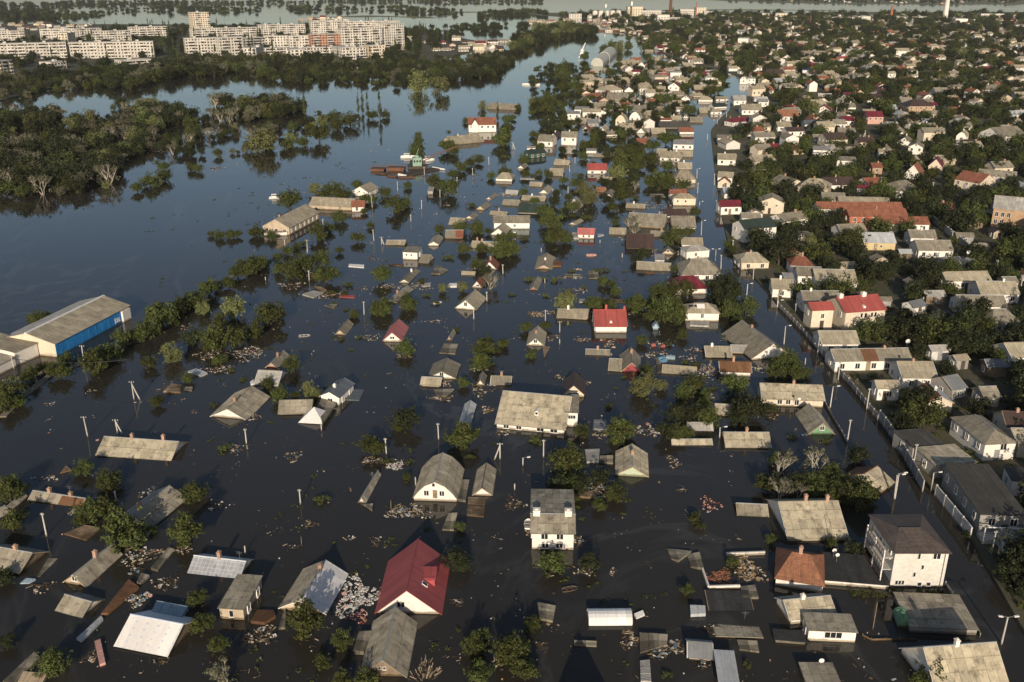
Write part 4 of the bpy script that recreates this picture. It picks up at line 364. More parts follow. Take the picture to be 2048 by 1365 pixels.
FAR_TREES = [(-79.47,203.92,2.04,''),(-65.87,188.28,1.91,''),(-58.42,196.29,1.98,''),(-75.03,178.05,1.82,''),(-110.46,203.92,2.04,''),(-75.49,215.3,2.14,''),(-5.67,189.14,1.91,''),(19.89,214.76,2.14,''),(33.83,154.86,1.61,''),(48.3,126.51,1.36,'d'),(48.99,110.35,1.22,'d'),
(57.97,179.23,1.83,''),(-11.38,287.91,2.73,''),(-93.35,507.26,4.6,''),(-43.2,424.73,3.89,''),(-30.41,439.14,4.01,''),(20.86,598.57,5.38,''),(19.53,592.57,5.31,''),(-73.88,211.19,2.04,'l'),(-57.36,303.08,2.78,''),(-16.29,289.74,2.66,''),(-73.98,241.03,2.22,''),
(-71,248.1,2.28,''),(-139.5,372.55,3.31,''),(-25.2,214.53,1.99,''),(97.96,613.67,5.24,''),(-63.53,118.31,1.19,''),(-3.52,92.84,0.98,''),(13.28,122.78,1.22,''),(-93.31,180.29,1.68,''),(-84.19,192.97,1.79,''),(36.21,158.84,1.51,''),(43.5,832.32,6.8,''),
(50.74,430.78,3.63,''),(46.81,410.93,3.47,'l'),(66.14,441.39,3.71,''),(100.69,745.09,6.11,''),(137.92,665.92,5.48,''),(-73.78,231.83,2.05,''),(-78.33,221.04,1.96,''),(-79.43,283.91,2.46,''),(-73.08,344.71,2.94,'l'),(-60.3,336.11,2.87,''),(-106.2,445.06,3.7,''),
(-44.24,438.62,3.65,''),(-60.84,179.66,1.59,''),(-66.72,159.62,1.43,''),(-48.07,168.07,1.5,''),(27.7,175.02,1.55,''),(52.65,203.49,1.77,''),(45.27,112.69,1.08,''),(-37.75,324.22,2.69,''),(-9.66,249.75,2.12,''),(-7.35,242.6,2.06,'d'),(14.18,292.06,2.44,''),
(21.07,318.42,2.64,''),(0.69,263.91,2.23,''),(-2.66,378.67,3.1,''),(46.61,409.66,3.33,''),(41.42,351.77,2.89,''),(54.3,361.13,2.97,''),(65.45,354.06,2.91,''),(34.73,218.26,1.88,''),(65.56,392.19,3.2,''),(22.76,101.93,0.96,''),(30.26,108.14,1,''),
(-96.01,175.88,1.5,''),(-9.76,168.52,1.44,''),(24.8,168.52,1.44,'l'),(79.63,126.8,1.14,'d'),(39.79,769.22,5.78,''),(43.16,693.73,5.23,''),(23.47,610.57,4.63,''),(-79.45,217.57,1.75,''),(-79.63,211.5,1.71,''),(-47.09,341.32,2.63,''),(-47.25,277.77,2.18,''),
(-21.7,390.24,2.98,''),(-14.32,265.66,2.09,''),(-64.69,170.77,1.4,''),(38.15,195.22,1.57,''),(29.23,167.21,1.38,'l'),(31.08,146.81,1.23,''),(-76.3,549.44,1.62,'p'),(-100.68,541.43,4,''),(-100.19,453.39,3.39,''),(-26.24,429.79,3.22,''),(41.67,810.78,5.89,''),
(-68.78,339.33,2.57,''),(-69.12,250.2,1.95,''),(-63.93,245.37,1.91,''),(10.36,313.48,2.39,''),(16.63,277.14,2.13,''),(24.89,357.26,2.69,''),(4.89,406.28,3.03,''),(51.37,283.16,2.18,''),(23.95,233.99,1.83,''),(61.36,407.77,3.04,''),(57.69,357.26,2.69,''),
(-3.16,277.14,2.13,''),(-20.27,149.17,1.2,''),(3.28,199.55,1.54,''),(32.38,206.91,1.59,''),(28.68,191.75,1.49,''),(37.06,163.18,1.29,''),(-75.37,215.46,1.61,'l'),(-141.71,349.71,2.5,''),(-58.32,289.78,2.1,''),(-58.95,354.28,2.53,''),(-12.72,229.4,1.7,'l'),
(-7.64,117,0.96,''),(27.02,118.96,0.97,''),(9.41,124.76,1.01,''),(36.96,113.77,0.94,''),(48.21,156.74,1.22,''),(119.34,1078.53,7.29,'l'),(151.22,1098.96,7.42,''),(125.05,697.05,4.78,''),(104.6,569.16,3.94,''),(41.07,471.25,3.29,''),(38.21,447.83,3.14,''),
(-3.28,459.26,3.21,''),(61.05,413.32,2.91,''),(163.51,773.29,5.28,''),(-146.17,391.49,2.66,''),(-74.32,280.67,1.96,''),(-53.2,331.73,2.29,''),(-17.65,401.48,2.73,''),(-24.02,375.41,2.56,''),(-22.67,288.41,2.01,''),(-5.3,262.19,1.85,''),(-55.04,207.84,1.5,''),
(12,277.67,1.94,''),(-11.03,291.62,2.03,''),(62.24,312.32,2.16,''),(26.45,225.92,1.62,''),(29.27,217.02,1.56,''),(32.56,206.96,1.5,''),(64.85,270.44,1.9,''),(34.79,254.39,1.8,'d'),(38.18,285.27,1.99,'s'),(-80.58,547.05,3.59,''),(-3.02,497.09,3.28,''),
(23.01,577.54,3.78,''),(34.98,687.03,4.47,''),(-41.45,162.7,1.18,''),(7.67,200.77,1.41,''),(-1.98,189.36,1.34,''),(-90.67,281.65,1.89,''),(-87.73,282.41,1.89,''),(-65.44,263.73,1.78,''),(-8.75,266.46,1.8,''),(-9.04,266.46,1.8,''),(-123.18,565.64,1.41,'p'),
(-89.71,572.55,1.42,'p'),(-46.02,460.39,2.9,''),(-1.47,532.32,3.33,''),(38.76,709.21,4.37,''),(49.82,700.4,4.32,''),(46.93,609.02,3.78,''),(102.21,1066.47,6.49,''),(115.63,1128.72,6.86,''),(94.11,659.32,4.08,''),(85.83,548.7,3.42,''),(108.17,571.41,3.56,''),
(34.28,445.53,2.81,''),(57.05,427.79,2.71,''),(81.15,464.7,2.92,''),(137.15,886.05,5.42,''),(-52.19,116.35,0.85,''),(-110.1,207.34,1.38,''),(-37.33,163.12,1.12,'l'),(-33,211.47,1.41,''),(59.87,174.14,1.19,''),(-138.21,361.41,2.23,'l'),(-135.33,392.54,2.4,''),
(-131.26,389.76,2.39,''),(-80.73,284.28,1.79,''),(-50.43,331.46,2.06,''),(-66.94,257.41,1.63,''),(-17.57,228.36,1.47,'l'),(4.65,343.09,2.12,''),(14.36,377.68,2.32,''),(40.66,292.22,1.83,'s'),(55.82,285.84,1.8,''),(34.75,318.62,1.98,''),(26.05,231.53,1.49,''),
(44.96,246.22,1.57,''),(-0.06,281.22,1.77,''),(53.17,404.05,2.47,''),(47.07,354.33,2.19,'s'),(-123.52,568.45,1.34,'p'),(-86.15,568.45,1.34,'p'),(5.09,377.87,2.27,''),(-73.23,552.78,3.18,''),(-17.97,587.57,3.37,'l'),(40.84,756.73,4.29,''),
(-64.02,269.14,1.59,''),(-37.56,209.23,1.27,''),(-4.02,277.06,1.63,''),(-92.72,574.8,1.28,'p'),(-37.57,209.16,1.25,''),(-2.17,190.6,1.16,''),(132.41,1115.55,6.03,''),(96.54,632.39,3.48,''),(142.51,750.52,4.1,''),(-3.4,532.16,2.95,''),(101.95,731.12,4,''),
(135.2,670.23,3.68,''),(146.08,678.33,3.72,''),(164.06,750.52,4.1,''),(161,839.12,4.57,''),(130.26,905.5,4.92,''),(146.68,877.77,4.77,''),(27.62,117.44,0.75,''),(-75.88,229.78,1.31,''),(-85.64,283.3,1.58,''),(20.72,335.33,1.85,''),(8.11,329.16,1.82,''),
(-8.26,374.76,2.05,''),(65.01,265.88,1.5,''),(42.97,423.76,2.3,''),(56.69,414.26,2.25,''),(12.94,609.27,3.19,'l'),(83.4,816.95,4.23,''),(28.91,535.54,2.82,''),(-85.42,714.05,3.71,''),(-8.14,540.91,1.14,'p'),(-16.9,131.88,0.78,''),(-50.78,264.71,1.42,''),
(-14.62,408.61,2.11,''),(-40.28,356.71,1.86,''),(20.42,365.1,1.9,''),(65.83,115.4,0.68,''),(13.36,613.58,3.01,'l'),(56.21,734.8,3.52,''),(52.09,631.56,3.04,''),(44.7,600.91,2.9,''),(79.79,796.75,3.8,''),(95.56,1024.6,4.85,''),(72.4,972.77,4.62,''),
(100.69,673.33,3.24,''),(88.71,547.42,2.66,''),(134.81,956.61,4.54,''),(-45.74,294.94,1.48,''),(33.56,298.28,1.49,''),(-7.27,286.98,1.4,''),(27.55,120.56,0.66,''),(98.09,886.23,3.86,''),(91.21,777.48,3.4,''),(-94.25,284.2,1.27,''),(16.54,345.21,1.52,''),
(-103.88,730.07,3.08,''),(-47.72,480.76,2.07,''),(11.07,484.32,2.08,''),(168.16,1282.24,5.18,''),(64.22,513.53,2.14,''),(46.34,481.77,2.02,''),(10.69,481.77,2.02,''),(-2.2,508.75,2.12,''),(-26,532.27,2.19,''),(3.69,589.54,2.41,''),(-3.09,186.88,0.82,''),
(-50.78,315.05,1.31,''),(35.98,330.66,1.37,''),(34.87,401.48,1.64,''),(154.02,1286.68,4.85,''),(55.28,524.11,2.04,''),(80.85,646.45,2.49,''),(-63.05,273.43,1.07,''),(-103.74,521.65,1.89,''),(-99.29,745.01,2.66,''),(38.55,622.88,2.15,''),(108.67,626.38,2.16,''),
(0.68,546.14,1.89,''),(-106.15,553.74,1.82,''),(78.97,1034.08,3.08,''),(73.89,730.11,2.2,''),(53.57,570,1.74,''),(69.94,776.74,2.12,''),(66.68,589.12,1.63,''),(67.3,802.96,1.64,''),]
POLES = [(-67.27,115.5,0,3.87,0.001,'p',(73,1,2)),(-61.08,125.38,0,1.63,-0.054,'p',(73,0,1)),(-37.37,110.92,0,1.37,0.06,'p',(73,1,6)),(-32.42,124.3,0,2.62,-0.003,'p',(73,0,11)),(-18.35,122.61,0,1.66,0.02,'w',(74,2,11)),(-29.91,113.1,0,1.51,0.026,'w',(74,3,8)),
(59.23,92,0,3.98,0.009,'l2',(75,1,27)),(66.79,110.36,0,4.19,-0.017,'p',(73,1,23)),(59.26,125.82,0,4.25,-0.053,'l',(76,2,52)),(44.66,94.73,0,4.04,0.002,'w',(74,1,25)),(45.26,114.67,0,3.29,0.06,'w',(74,2,20)),(-88.8,178.56,0,4.9,0.049,'t',(77,2,96)),
(-97.15,164.3,0,3.4,-0.06,'t',(77,0,30)),(-72.35,162.41,0,3.92,0.004,'a',(78,3,30)),(-74.6,146.93,0,4,-0.047,'t',(77,3,0)),(-69.76,148.07,0,2.88,-0.045,'a',(78,0,30)),(-45.98,144.16,0,2.97,0.001,'p',(73,2,31)),(-85.35,213.95,0,2.07,0.06,'t',(77,1,96)),
(-102.92,177.78,0,2.94,-0.06,'p',(73,0,96)),(-61.11,125.48,0,1.63,-0.013,'p',(73,1,0)),(-35.49,210.77,0,3.45,0.027,'p',(73,0,32)),(-12.81,145.92,0,3.13,-0.029,'p',(73,2,38)),(-21.26,140.52,0,3,-0.034,'p',(73,3,11)),(-2.01,138.7,0,3.06,-0.003,'am',(79,3,13)),
(-33.95,149.34,0,1.39,-0.02,'p',(73,2,36)),(-9.01,207.66,0,2.75,-0.023,'p',(73,2,65)),(-15.27,129.86,0,1.59,-0.021,'p',(73,0,12)),(5.31,139.37,0,3.31,-0.005,'p',(73,1,13)),(1.77,136.48,0,1.48,0.029,'l',(76,1,13)),(7.86,206.14,0,2.92,-0.013,'p',(73,0,41)),
(10.89,198.82,0,2.84,-0.019,'t',(77,0,41)),(10.54,191.49,0,1.28,-0.044,'p',(73,3,40)),(0.42,128.63,0,1.11,-0.001,'p',(73,0,14)),(33.72,151.39,0,1.7,-0.057,'w',(74,0,45)),(36.46,146.37,0,2.14,-0.06,'l',(76,0,45)),(-2.01,138.86,0,2.95,0.005,'p',(73,3,13)),
(59.99,191.5,0,4.31,-0.023,'l',(76,1,49)),(65.83,186.3,0,4.45,-0.006,'p',(73,0,55)),(65.39,171.58,0,4.2,-0.001,'p',(73,2,55)),(59.76,158.87,0,4.33,0.015,'l',(76,3,51)),(66.37,158.17,0,4.29,0.008,'p',(73,1,51)),(58.39,145.15,0,4.22,0.02,'p',(73,3,52)),
(66.07,135.74,0,4.38,0.003,'p',(73,1,52)),(59.25,125.75,0,4.56,-0.001,'l',(76,3,23)),(65.93,128.14,0,3.34,-0.046,'l',(76,0,29)),(65.31,216.89,0,1.63,0.007,'l',(76,0,56)),(68.37,211.82,0,2.61,-0.043,'p',(73,0,56)),(61.2,179.75,0,1.55,-0.035,'p',(73,3,50)),
(-66.46,264.78,0,4.3,-0.016,'t',(77,2,59)),(-60.16,264.78,0,4.18,0.044,'t',(77,2,60)),(-61.84,298.18,0,2.16,0.016,'p',(73,1,59)),(-42.36,278.33,0,3.76,-0.06,'p',(73,0,63)),(-39.52,274.21,0,2.57,0.006,'a',(78,0,63)),(-33.52,302.81,0,2.58,-0.01,'p',(73,3,63)),
(-31.6,320.76,0,3.42,0.009,'p',(73,1,61)),(-43.43,351.21,0,3.74,-0.007,'p',(73,2,99)),(-26.48,339.06,0,3.11,-0.002,'p',(73,2,103)),(-21.41,361.77,0,3.34,-0.008,'p',(73,1,103)),(-16.1,380.73,0,3.33,-0.016,'p',(73,0,67)),
(-9.94,404.57,0,3.51,-0.038,'p',(73,2,95)),(-54.08,237.58,0,3.07,0.024,'p',(73,2,59)),(-35.5,210.82,0,3.41,0.031,'p',(73,0,65)),(-49.17,323.49,0,4.21,-0.06,'p',(73,2,62)),(-35.94,382.06,0,3.5,-0.026,'p',(73,1,99)),(-6.23,220.75,0,2.63,-0.026,'p',(73,1,65)),
(-2.44,243.9,0,2.85,-0.033,'p',(73,2,64)),(-65.85,238.36,0,1.06,-0.032,'p',(73,2,60)),(20.06,368.39,0,3.04,-0.036,'p',(73,0,68)),(15.18,341.64,0,2.85,-0.032,'p',(73,1,67)),(21.03,346.03,0,2.88,-0.022,'p',(73,2,68)),(24.05,388.56,0,3.18,-0.022,'p',(73,3,67)),
(27.53,407.56,0,2.87,-0.044,'p',(73,3,72)),(-10,405.17,0,3.41,-0.023,'p',(73,3,66)),(8.64,266.02,0,1.39,-0.011,'p',(73,3,77)),(26.83,275.67,0,1.19,-0.034,'p',(73,2,72)),(31.89,260.09,0,1.41,-0.043,'p',(73,2,73)),(8.7,235.79,0,1.44,-0.013,'p',(73,2,77)),
(-2.41,244.13,0,2.78,-0.034,'p',(73,1,64)),(74.67,374.72,0,4.1,-0.047,'l',(76,3,71)),(69.65,346.03,0,4.31,-0.039,'p',(73,1,71)),(59.38,284.72,0,4.88,-0.033,'l',(76,3,74)),(58,255.8,0,3.74,-0.05,'l2',(75,1,75)),(57.99,248.32,0,4.27,-0.06,'p',(73,1,75)),
(78.93,361.05,0,4.72,-0.047,'p',(73,3,79)),(71.72,322.12,0,2.94,-0.049,'p',(73,0,79)),(66.57,326.06,0,1.6,-0.016,'l',(76,1,71)),(59.01,222.73,0.4,3.63,-0.004,'l',(76,1,48)),(63.46,247.49,0.4,3.17,-0.06,'p',(73,2,81)),
(64.58,238.71,0.4,2.87,-0.049,'p',(73,0,82)),(65.03,216.03,0.4,3.06,-0.04,'p',(73,3,49)),(68.17,211.37,0.4,2.33,-0.06,'p',(73,0,57)),(130.18,240.14,0.4,4.77,-0.055,'t',(77,1,90)),(134.6,277.1,0.4,3.28,-0.053,'t',(77,3,90)),
(154.55,338.99,0.4,5.56,-0.059,'t',(77,2,92)),(137.01,343.05,0.4,6.79,-0.06,'am',(79,1,86)),(124.07,354.33,0.4,3.47,-0.056,'p',(73,2,85)),(65.53,267.76,0.4,2.9,-0.053,'p',(73,0,81)),(138.25,308.32,0.4,2.17,-0.06,'l',(76,1,88)),
(132.41,231.14,0.4,3.44,-0.06,'t',(77,3,58)),(0.43,443.31,0,3.7,-0,'a',(78,2,95)),(20.27,522.28,0,3.57,-0.014,'p',(73,1,95)),(25.86,544.56,0,2.74,-0.017,'p',(73,2,104)),(32.99,574.05,0,3.11,-0.047,'p',(73,3,68)),(61.73,583.12,0,2.37,-0.06,'p',(73,1,104)),
(69.48,574.05,0,2.72,-0.045,'p',(73,2,97)),(227.48,1038.2,0,8.74,-0.06,'p',(73,1,97)),(197.33,907.19,0,8.29,-0.06,'p',(73,3,84)),(125.02,553.88,0,3.39,-0.038,'p',(73,3,71)),(113.67,524.78,0,3.23,-0.034,'l',(76,3,79)),(97.97,472.43,0,2.94,-0.031,'p',(73,3,78)),
(187.8,732.02,0,4.85,-0.054,'p',(73,3,85)),(176.27,470.67,0.4,4.67,-0.06,'am',(79,0,92)),(173.08,468.41,0.4,2.87,-0.06,'p',(73,0,92)),(337.67,699.87,0.4,5.15,-0.06,'p',(73,3,91)),(196.09,575.32,0.4,3.02,-0.06,'p',(73,3,92)),]
DEBRIS = [(-51.66,110.64,3.07,2.17,110,'w',(80,1,3)),(-48.57,100.73,1.33,1.24,60,'w',(80,3,5)),(-46.35,104.2,2.15,1.64,50,'t',(81,0,6)),(-62.11,103.23,1.55,1.29,35,'t',(81,0,4)),(-49.69,89.77,1.22,1.3,30,'t',(81,0,5)),(-51.38,107.17,0.9,1.02,18,'w',(80,1,4)),
(-66.54,122.61,0.89,1.42,25,'w',(80,2,0)),(-57.16,127.36,0.92,1.35,14,'w',(80,3,1)),(-46.34,111.9,1.45,0.91,35,'b',(82,0,6)),(-41.5,89.26,1.04,1.03,18,'b',(82,2,5)),(-45.13,123.88,1.79,1.72,25,'t',(81,1,1)),(-20.4,101.35,2.29,3.67,260,'W',(83,1,8)),
(-19.38,97.15,1.29,1.17,40,'R',(84,3,10)),(-16.81,101.66,0.86,1.38,40,'R',(84,0,9)),(-15.44,121.98,3.1,1.89,170,'w',(80,2,12)),(-17.48,122.4,1.33,1.05,40,'b',(82,2,11)),(-30.67,93.48,1.98,1.66,90,'t',(81,2,7)),(-10.02,87.25,1.53,1.75,60,'f',(85,1,10)),
(-30.05,118.73,1.08,1.41,20,'t',(81,0,11)),(-19.49,114.29,0.84,1.34,16,'t',(81,3,9)),(-1.86,89,0.87,1.02,14,'w',(80,1,10)),(-6.96,100.12,0.76,0.92,12,'t',(81,1,9)),(-30.93,112.81,1.25,0.55,10,'t',(81,3,8)),(-23.15,114.85,1.05,0.57,8,'w',(80,2,11)),
(17.89,90.81,1.93,1.32,90,'w',(80,0,17)),(14.42,92.67,1.07,1.71,50,'b',(82,2,15)),(30.26,124.09,1.35,2.15,45,'R',(84,0,19)),(32.31,107.17,1.8,2.88,120,'s',(86,3,101)),(28.16,105.5,1.48,2.01,110,'k',(87,0,101)),(14.02,128.26,1.61,1.82,70,'w',(80,2,46)),
(9.41,114.29,0.84,1.34,30,'w',(80,2,14)),(9.79,107.85,1.4,2.25,45,'b',(82,3,15)),(19.95,91.6,0.97,1.34,40,'w',(80,0,18)),(0.18,124.3,1.57,2.17,40,'b',(82,0,14)),(13.64,107.17,0.6,0.96,14,'t',(81,3,15)),(3.5,91.33,0.71,1.07,16,'t',(81,0,15)),
(22.49,88.25,0.69,0.63,12,'w',(80,2,17)),(24.48,94.87,1.27,1.13,16,'t',(81,3,17)),(2.51,116.19,0.5,0.68,12,'w',(80,2,13)),(26.78,128.71,0.58,0.92,8,'t',(81,1,46)),(-65.06,185.04,2.51,2.54,70,'t',(81,0,33)),(-58.07,185.88,3.47,3.86,110,'w',(80,3,33)),
(-60.2,177,3.32,1.95,90,'w',(80,0,33)),(-47.04,142.26,1.51,1.89,30,'w',(80,2,31)),(-75.23,132.2,1.89,0.71,24,'w',(80,3,0)),(-87.79,160.29,1.39,0.99,10,'w',(80,0,30)),(-68.05,167.41,1.15,1.42,10,'t',(81,0,31)),(-47.27,154.9,1.08,1.73,26,'t',(81,2,31)),
(-71.23,161.28,0.84,0.53,6,'w',(80,3,30)),(-58.92,156.77,0.68,0.95,8,'w',(80,0,31)),(-82.44,166.71,0.86,0.7,5,'w',(80,2,96)),(-75.69,202.18,1.36,2.17,18,'b',(82,1,96)),(-31.92,196.01,2.64,2.05,45,'w',(80,0,32)),(-36.78,139.63,1.36,1.83,34,'w',(80,2,36)),
(-22.23,138.09,3.43,1.02,80,'w',(80,3,11)),(-19.33,136.33,1.33,1.26,60,'W',(83,3,11)),(-7.19,177.39,1.66,1.17,30,'w',(80,1,37)),(-5.98,167.41,2.16,3.22,60,'t',(81,3,38)),(-13.46,163.28,2.26,1.36,60,'t',(81,0,38)),(-22.83,185.04,1.57,1.85,34,'t',(81,2,32)),
(-54.94,185.46,1.41,2.26,45,'w',(80,3,31)),(-18.53,206.14,3.1,0.81,20,'w',(80,1,32)),(-44.41,217.78,1.45,1.34,14,'w',(80,0,63)),(-13.34,169.9,1.31,1.31,26,'w',(80,2,37)),(-4.6,158.03,1.1,1.75,30,'b',(82,1,38)),(-1.76,148.07,1.3,1.44,20,'t',(81,1,38)),
(40.26,176.23,2.71,3.12,150,'w',(80,0,44)),(23.5,149.51,2.88,2.35,90,'w',(80,3,46)),(14.16,129.86,1.86,2.98,70,'w',(80,1,14)),(21.32,191.94,1.94,3.11,40,'b',(82,3,42)),(15.64,194.18,1.96,1.83,35,'b',(82,2,41)),(29.44,185.04,1.57,1.68,34,'w',(80,1,42)),
(32.52,191.05,2.9,2.23,34,'w',(80,2,47)),(27.06,137.58,1.34,2.05,40,'t',(81,0,45)),(5.92,211.29,2.11,1.59,40,'b',(82,1,65)),(8.83,195.55,1.48,1.85,24,'b',(82,0,41)),(20.96,185.04,0.94,1.26,20,'w',(80,0,42)),(39.39,188,2.23,1.3,30,'w',(80,3,43)),
(32.07,185.88,1.26,1.27,20,'w',(80,1,41)),(37.61,183.38,1.87,2.08,30,'w',(80,0,49)),(47.8,194.64,1.97,1.1,20,'w',(80,3,44)),(15.76,147.79,1.56,2.02,30,'t',(81,3,46)),(37.85,163.96,1.13,1.81,24,'b',(82,2,43)),(50.26,177.78,1.82,2.37,30,'w',(80,1,44)),
(15.14,170.26,0.58,0.93,10,'w',(80,1,40)),(9.43,173.2,0.89,1.42,16,'t',(81,0,40)),(47.82,154.91,1.08,1.73,20,'b',(82,0,51)),(52.2,147.79,0.78,0.69,8,'w',(80,2,51)),(68.47,152.47,1.06,1.51,14,'w',(80,0,54)),(93.83,193.73,1.31,2.09,20,'w',(80,1,55)),
(87.39,196.48,1.98,3.17,40,'b',(82,1,55)),(68.63,172.47,1.77,2.83,40,'b',(82,2,55)),(71.25,180.15,1.23,1.61,20,'t',(81,0,55)),(77.32,164.64,1.7,2.72,30,'b',(82,0,54)),(78.04,176.23,1.5,2.41,30,'w',(80,1,50)),(-57.88,233.92,3.34,2.76,60,'t',(81,2,59)),
(-48.68,225.98,4.53,2.59,110,'w',(80,2,59)),(-32.77,233.38,2.33,1.97,60,'w',(80,2,63)),(-25.39,232.84,4.66,2.73,90,'w',(80,0,65)),(-38.78,231.22,2.64,2.16,24,'w',(80,3,32)),(-11.84,268.51,2.27,1.69,40,'w',(80,3,64)),(-40,259.04,1.83,2.64,16,'t',(81,0,63)),
(-22.07,346.03,2.86,2.68,20,'w',(80,2,103)),(-54.38,309.91,2.58,3.67,30,'b',(82,2,61)),(-14.82,382.59,3.14,2.69,20,'t',(81,1,103)),(-37.35,258.39,1.46,1.57,8,'w',(80,2,61)),(-10.03,249.54,2.12,1.48,30,'w',(80,0,64)),(-3.5,346.03,2.38,2.23,30,'w',(80,0,67)),
(-54.23,244.13,2.08,2.98,40,'b',(82,2,59)),(-25.96,315.44,1.09,1.75,10,'w',(80,3,63)),(-18,340.56,1.17,1.88,8,'w',(80,0,66)),(-22.77,327.06,1.36,2.17,10,'t',(81,0,66)),(50.12,327.06,4.97,7.15,110,'b',(82,0,69)),(-1.96,343.83,4.26,3.1,50,'w',(80,3,66)),
(17.69,229.63,1.97,3.15,40,'w',(80,3,41)),(5.76,211.46,1.98,1.84,50,'b',(82,2,77)),(9.46,212.38,1.53,1.67,30,'t',(81,0,41)),(28.73,219.97,1.58,0.98,20,'t',(81,3,41)),(18.61,248.32,1.41,1.22,16,'t',(81,1,77)),(16.08,241.22,3.77,1.16,50,'w',(80,1,77)),
(32.59,333.17,2.3,3.13,30,'b',(82,3,72)),(1.52,281.65,1.97,1.53,30,'w',(80,2,66)),(18.03,346.03,1.9,1.79,20,'t',(81,1,67)),(33.87,281.65,1.18,1.89,14,'w',(80,0,73)),(48.38,264.38,2.24,2.05,34,'w',(80,0,74)),(42.82,267.12,1.5,2.41,30,'w',(80,1,73)),
(28.72,211.92,0.76,1.22,10,'w',(80,0,47)),(18.7,278.63,1.17,0.9,12,'w',(80,0,72)),(35.51,321.15,2.22,3.56,24,'b',(82,0,70)),(68.57,437.12,2.37,3.46,16,'t',(81,1,68)),(-12.81,372.17,3.06,1.53,16,'t',(81,0,67)),(34.5,417.41,2.83,2.53,20,'w',(80,3,68)),
(44.05,352.82,7.27,2.78,50,'b',(82,2,68)),(62.87,409.68,3.34,1.83,20,'w',(80,1,68)),(51.34,302.81,1.26,2.02,20,'w',(80,2,69)),(-125.46,396.42,2.7,3.46,60,'b',(82,0,59)),(-159.46,439.77,14.65,1.71,50,'t',(81,0,59)),(-110.39,741.57,18.06,4.64,40,'t',(81,3,105)),
(68.14,454.55,5.1,3.86,40,'w',(80,3,71)),(23.97,450.74,7.59,3.04,50,'t',(81,0,68)),(43.14,432.59,4.87,2.81,30,'t',(81,3,68)),(42.9,505.37,7.04,3.77,34,'t',(81,2,104)),(69.51,551.11,4.59,5.57,30,'w',(80,1,104)),(78.66,562.35,7.8,8.14,60,'w',(80,2,97)),
(93.01,618.88,6.83,6.95,40,'w',(80,3,69)),(23.37,683.16,7.51,3.34,20,'w',(80,2,104)),(14.42,659.06,5.44,2.34,14,'t',(81,1,95)),(50.73,491.69,2.75,3.58,16,'t',(81,2,97)),(60.34,474.5,3.98,3.35,24,'b',(82,3,68)),]
SHORE = [(59.1,71.5),(62.7,93.5),(64.4,106.5),(66.1,116.1),(65.8,127.1),(65.7,135.6),(67,154.4),(67.1,168.1),(66.8,187.5),(65.6,217.7),(65.1,244.5),(65,262.4),(66.2,280.3),(71.4,313.2),(78.3,354),(89.8,417.8),(105.5,503.6),(120.4,549.6),(146.9,622.2),(165,664.3),(180.6,702.2),(188.1,795.9),(185.9,864.7),(170.4,928.5),(164.1,1043.4),(172.5,1268.3),(174,1433.4),(158.5,1548.1),(179.1,1799),(160.9,2033.3),(41.4,2269)]
LEFT_BANK = [(-341.9,601.8),(-337.1,670.4),(-345.7,744.3),(-306.7,854.8),(-257.4,917.2),(-170,879.8),(-78.5,928.5),(-41.3,1088.1),(-24.5,1227.7),(-159.2,1612.4),(-468.3,1758.4),(-990.8,1799)]
WOODS = {'W1':[(-192.6,339.9),(-167.9,342.5),(-154.2,352.1),(-165.9,394.3),(-171.2,420.3),(-159.5,430.6),(-130.5,417.8),(-109.8,444.1),(-101.1,486.5),(-102.7,535.4),(-144.5,614.4),(-170.6,622.2),(-192.8,609.3),(-229.3,604.3),(-266.3,580.3),(-302.1,549.6)],'W2':[(-342.7,627.5),(-325.8,646.9),(-319.5,702.2),(-276.8,695.6),(-276.3,767.3),(-245,795.9),(-230.3,817.6),(-170.1,737),(-126.5,751.9),(-86.6,744.3),(-48.4,751.9),(-14,795.9),(0.5,890.2),(0.5,1057.9),(-33.9,1029.3),(-75.5,951.8),(-152.4,911.7),(-203,928.5),(-253.9,940),(-324.5,906.2),(-348.8,817.6),(-419.9,775.3)],'W3':[(5.8,1029.3),(21.4,1162.6),(50.1,1289.5),(87.4,1357.7),(122.8,1433.4),(128,1612.4),(72.1,1646.6),(26.8,1460.5),(10.9,1334.2),(-1.1,1120)],'W4':[[(-971.2,2371.9),(-599,2371.9),(-698.9,2744.5),(-1021.6,2793.2),(-1084.5,2652.1)],[(-570.6,2484.5),(-407.2,2484.5),(-96.7,2144.8),(-99.3,2484.5),(-316.1,2793.2),(-663.9,2895.8)],[(-1447.8,2744.5),(-1227.3,2950),(-810.7,3188.3),(-566.5,3468.1),(-1323.5,3627),(-1713.7,3253.9)],[(-74.4,1981.8),(-24.7,2033.3),(79.3,2205.2),(70.4,2484.5),(-78,2408.3)],[(-935.9,1799),(-856.6,1909.1),(-962.8,2336.6),(-1286.9,2484.5)],[(-671.4,3468.1),(95.8,3393.7),(145.5,3801.1),(-735.4,3801.1)],[(-149.2,1433.4),(20.5,1548.1),(31.5,1719.5),(-57.2,1758.4),(-156,1579.6)]]}
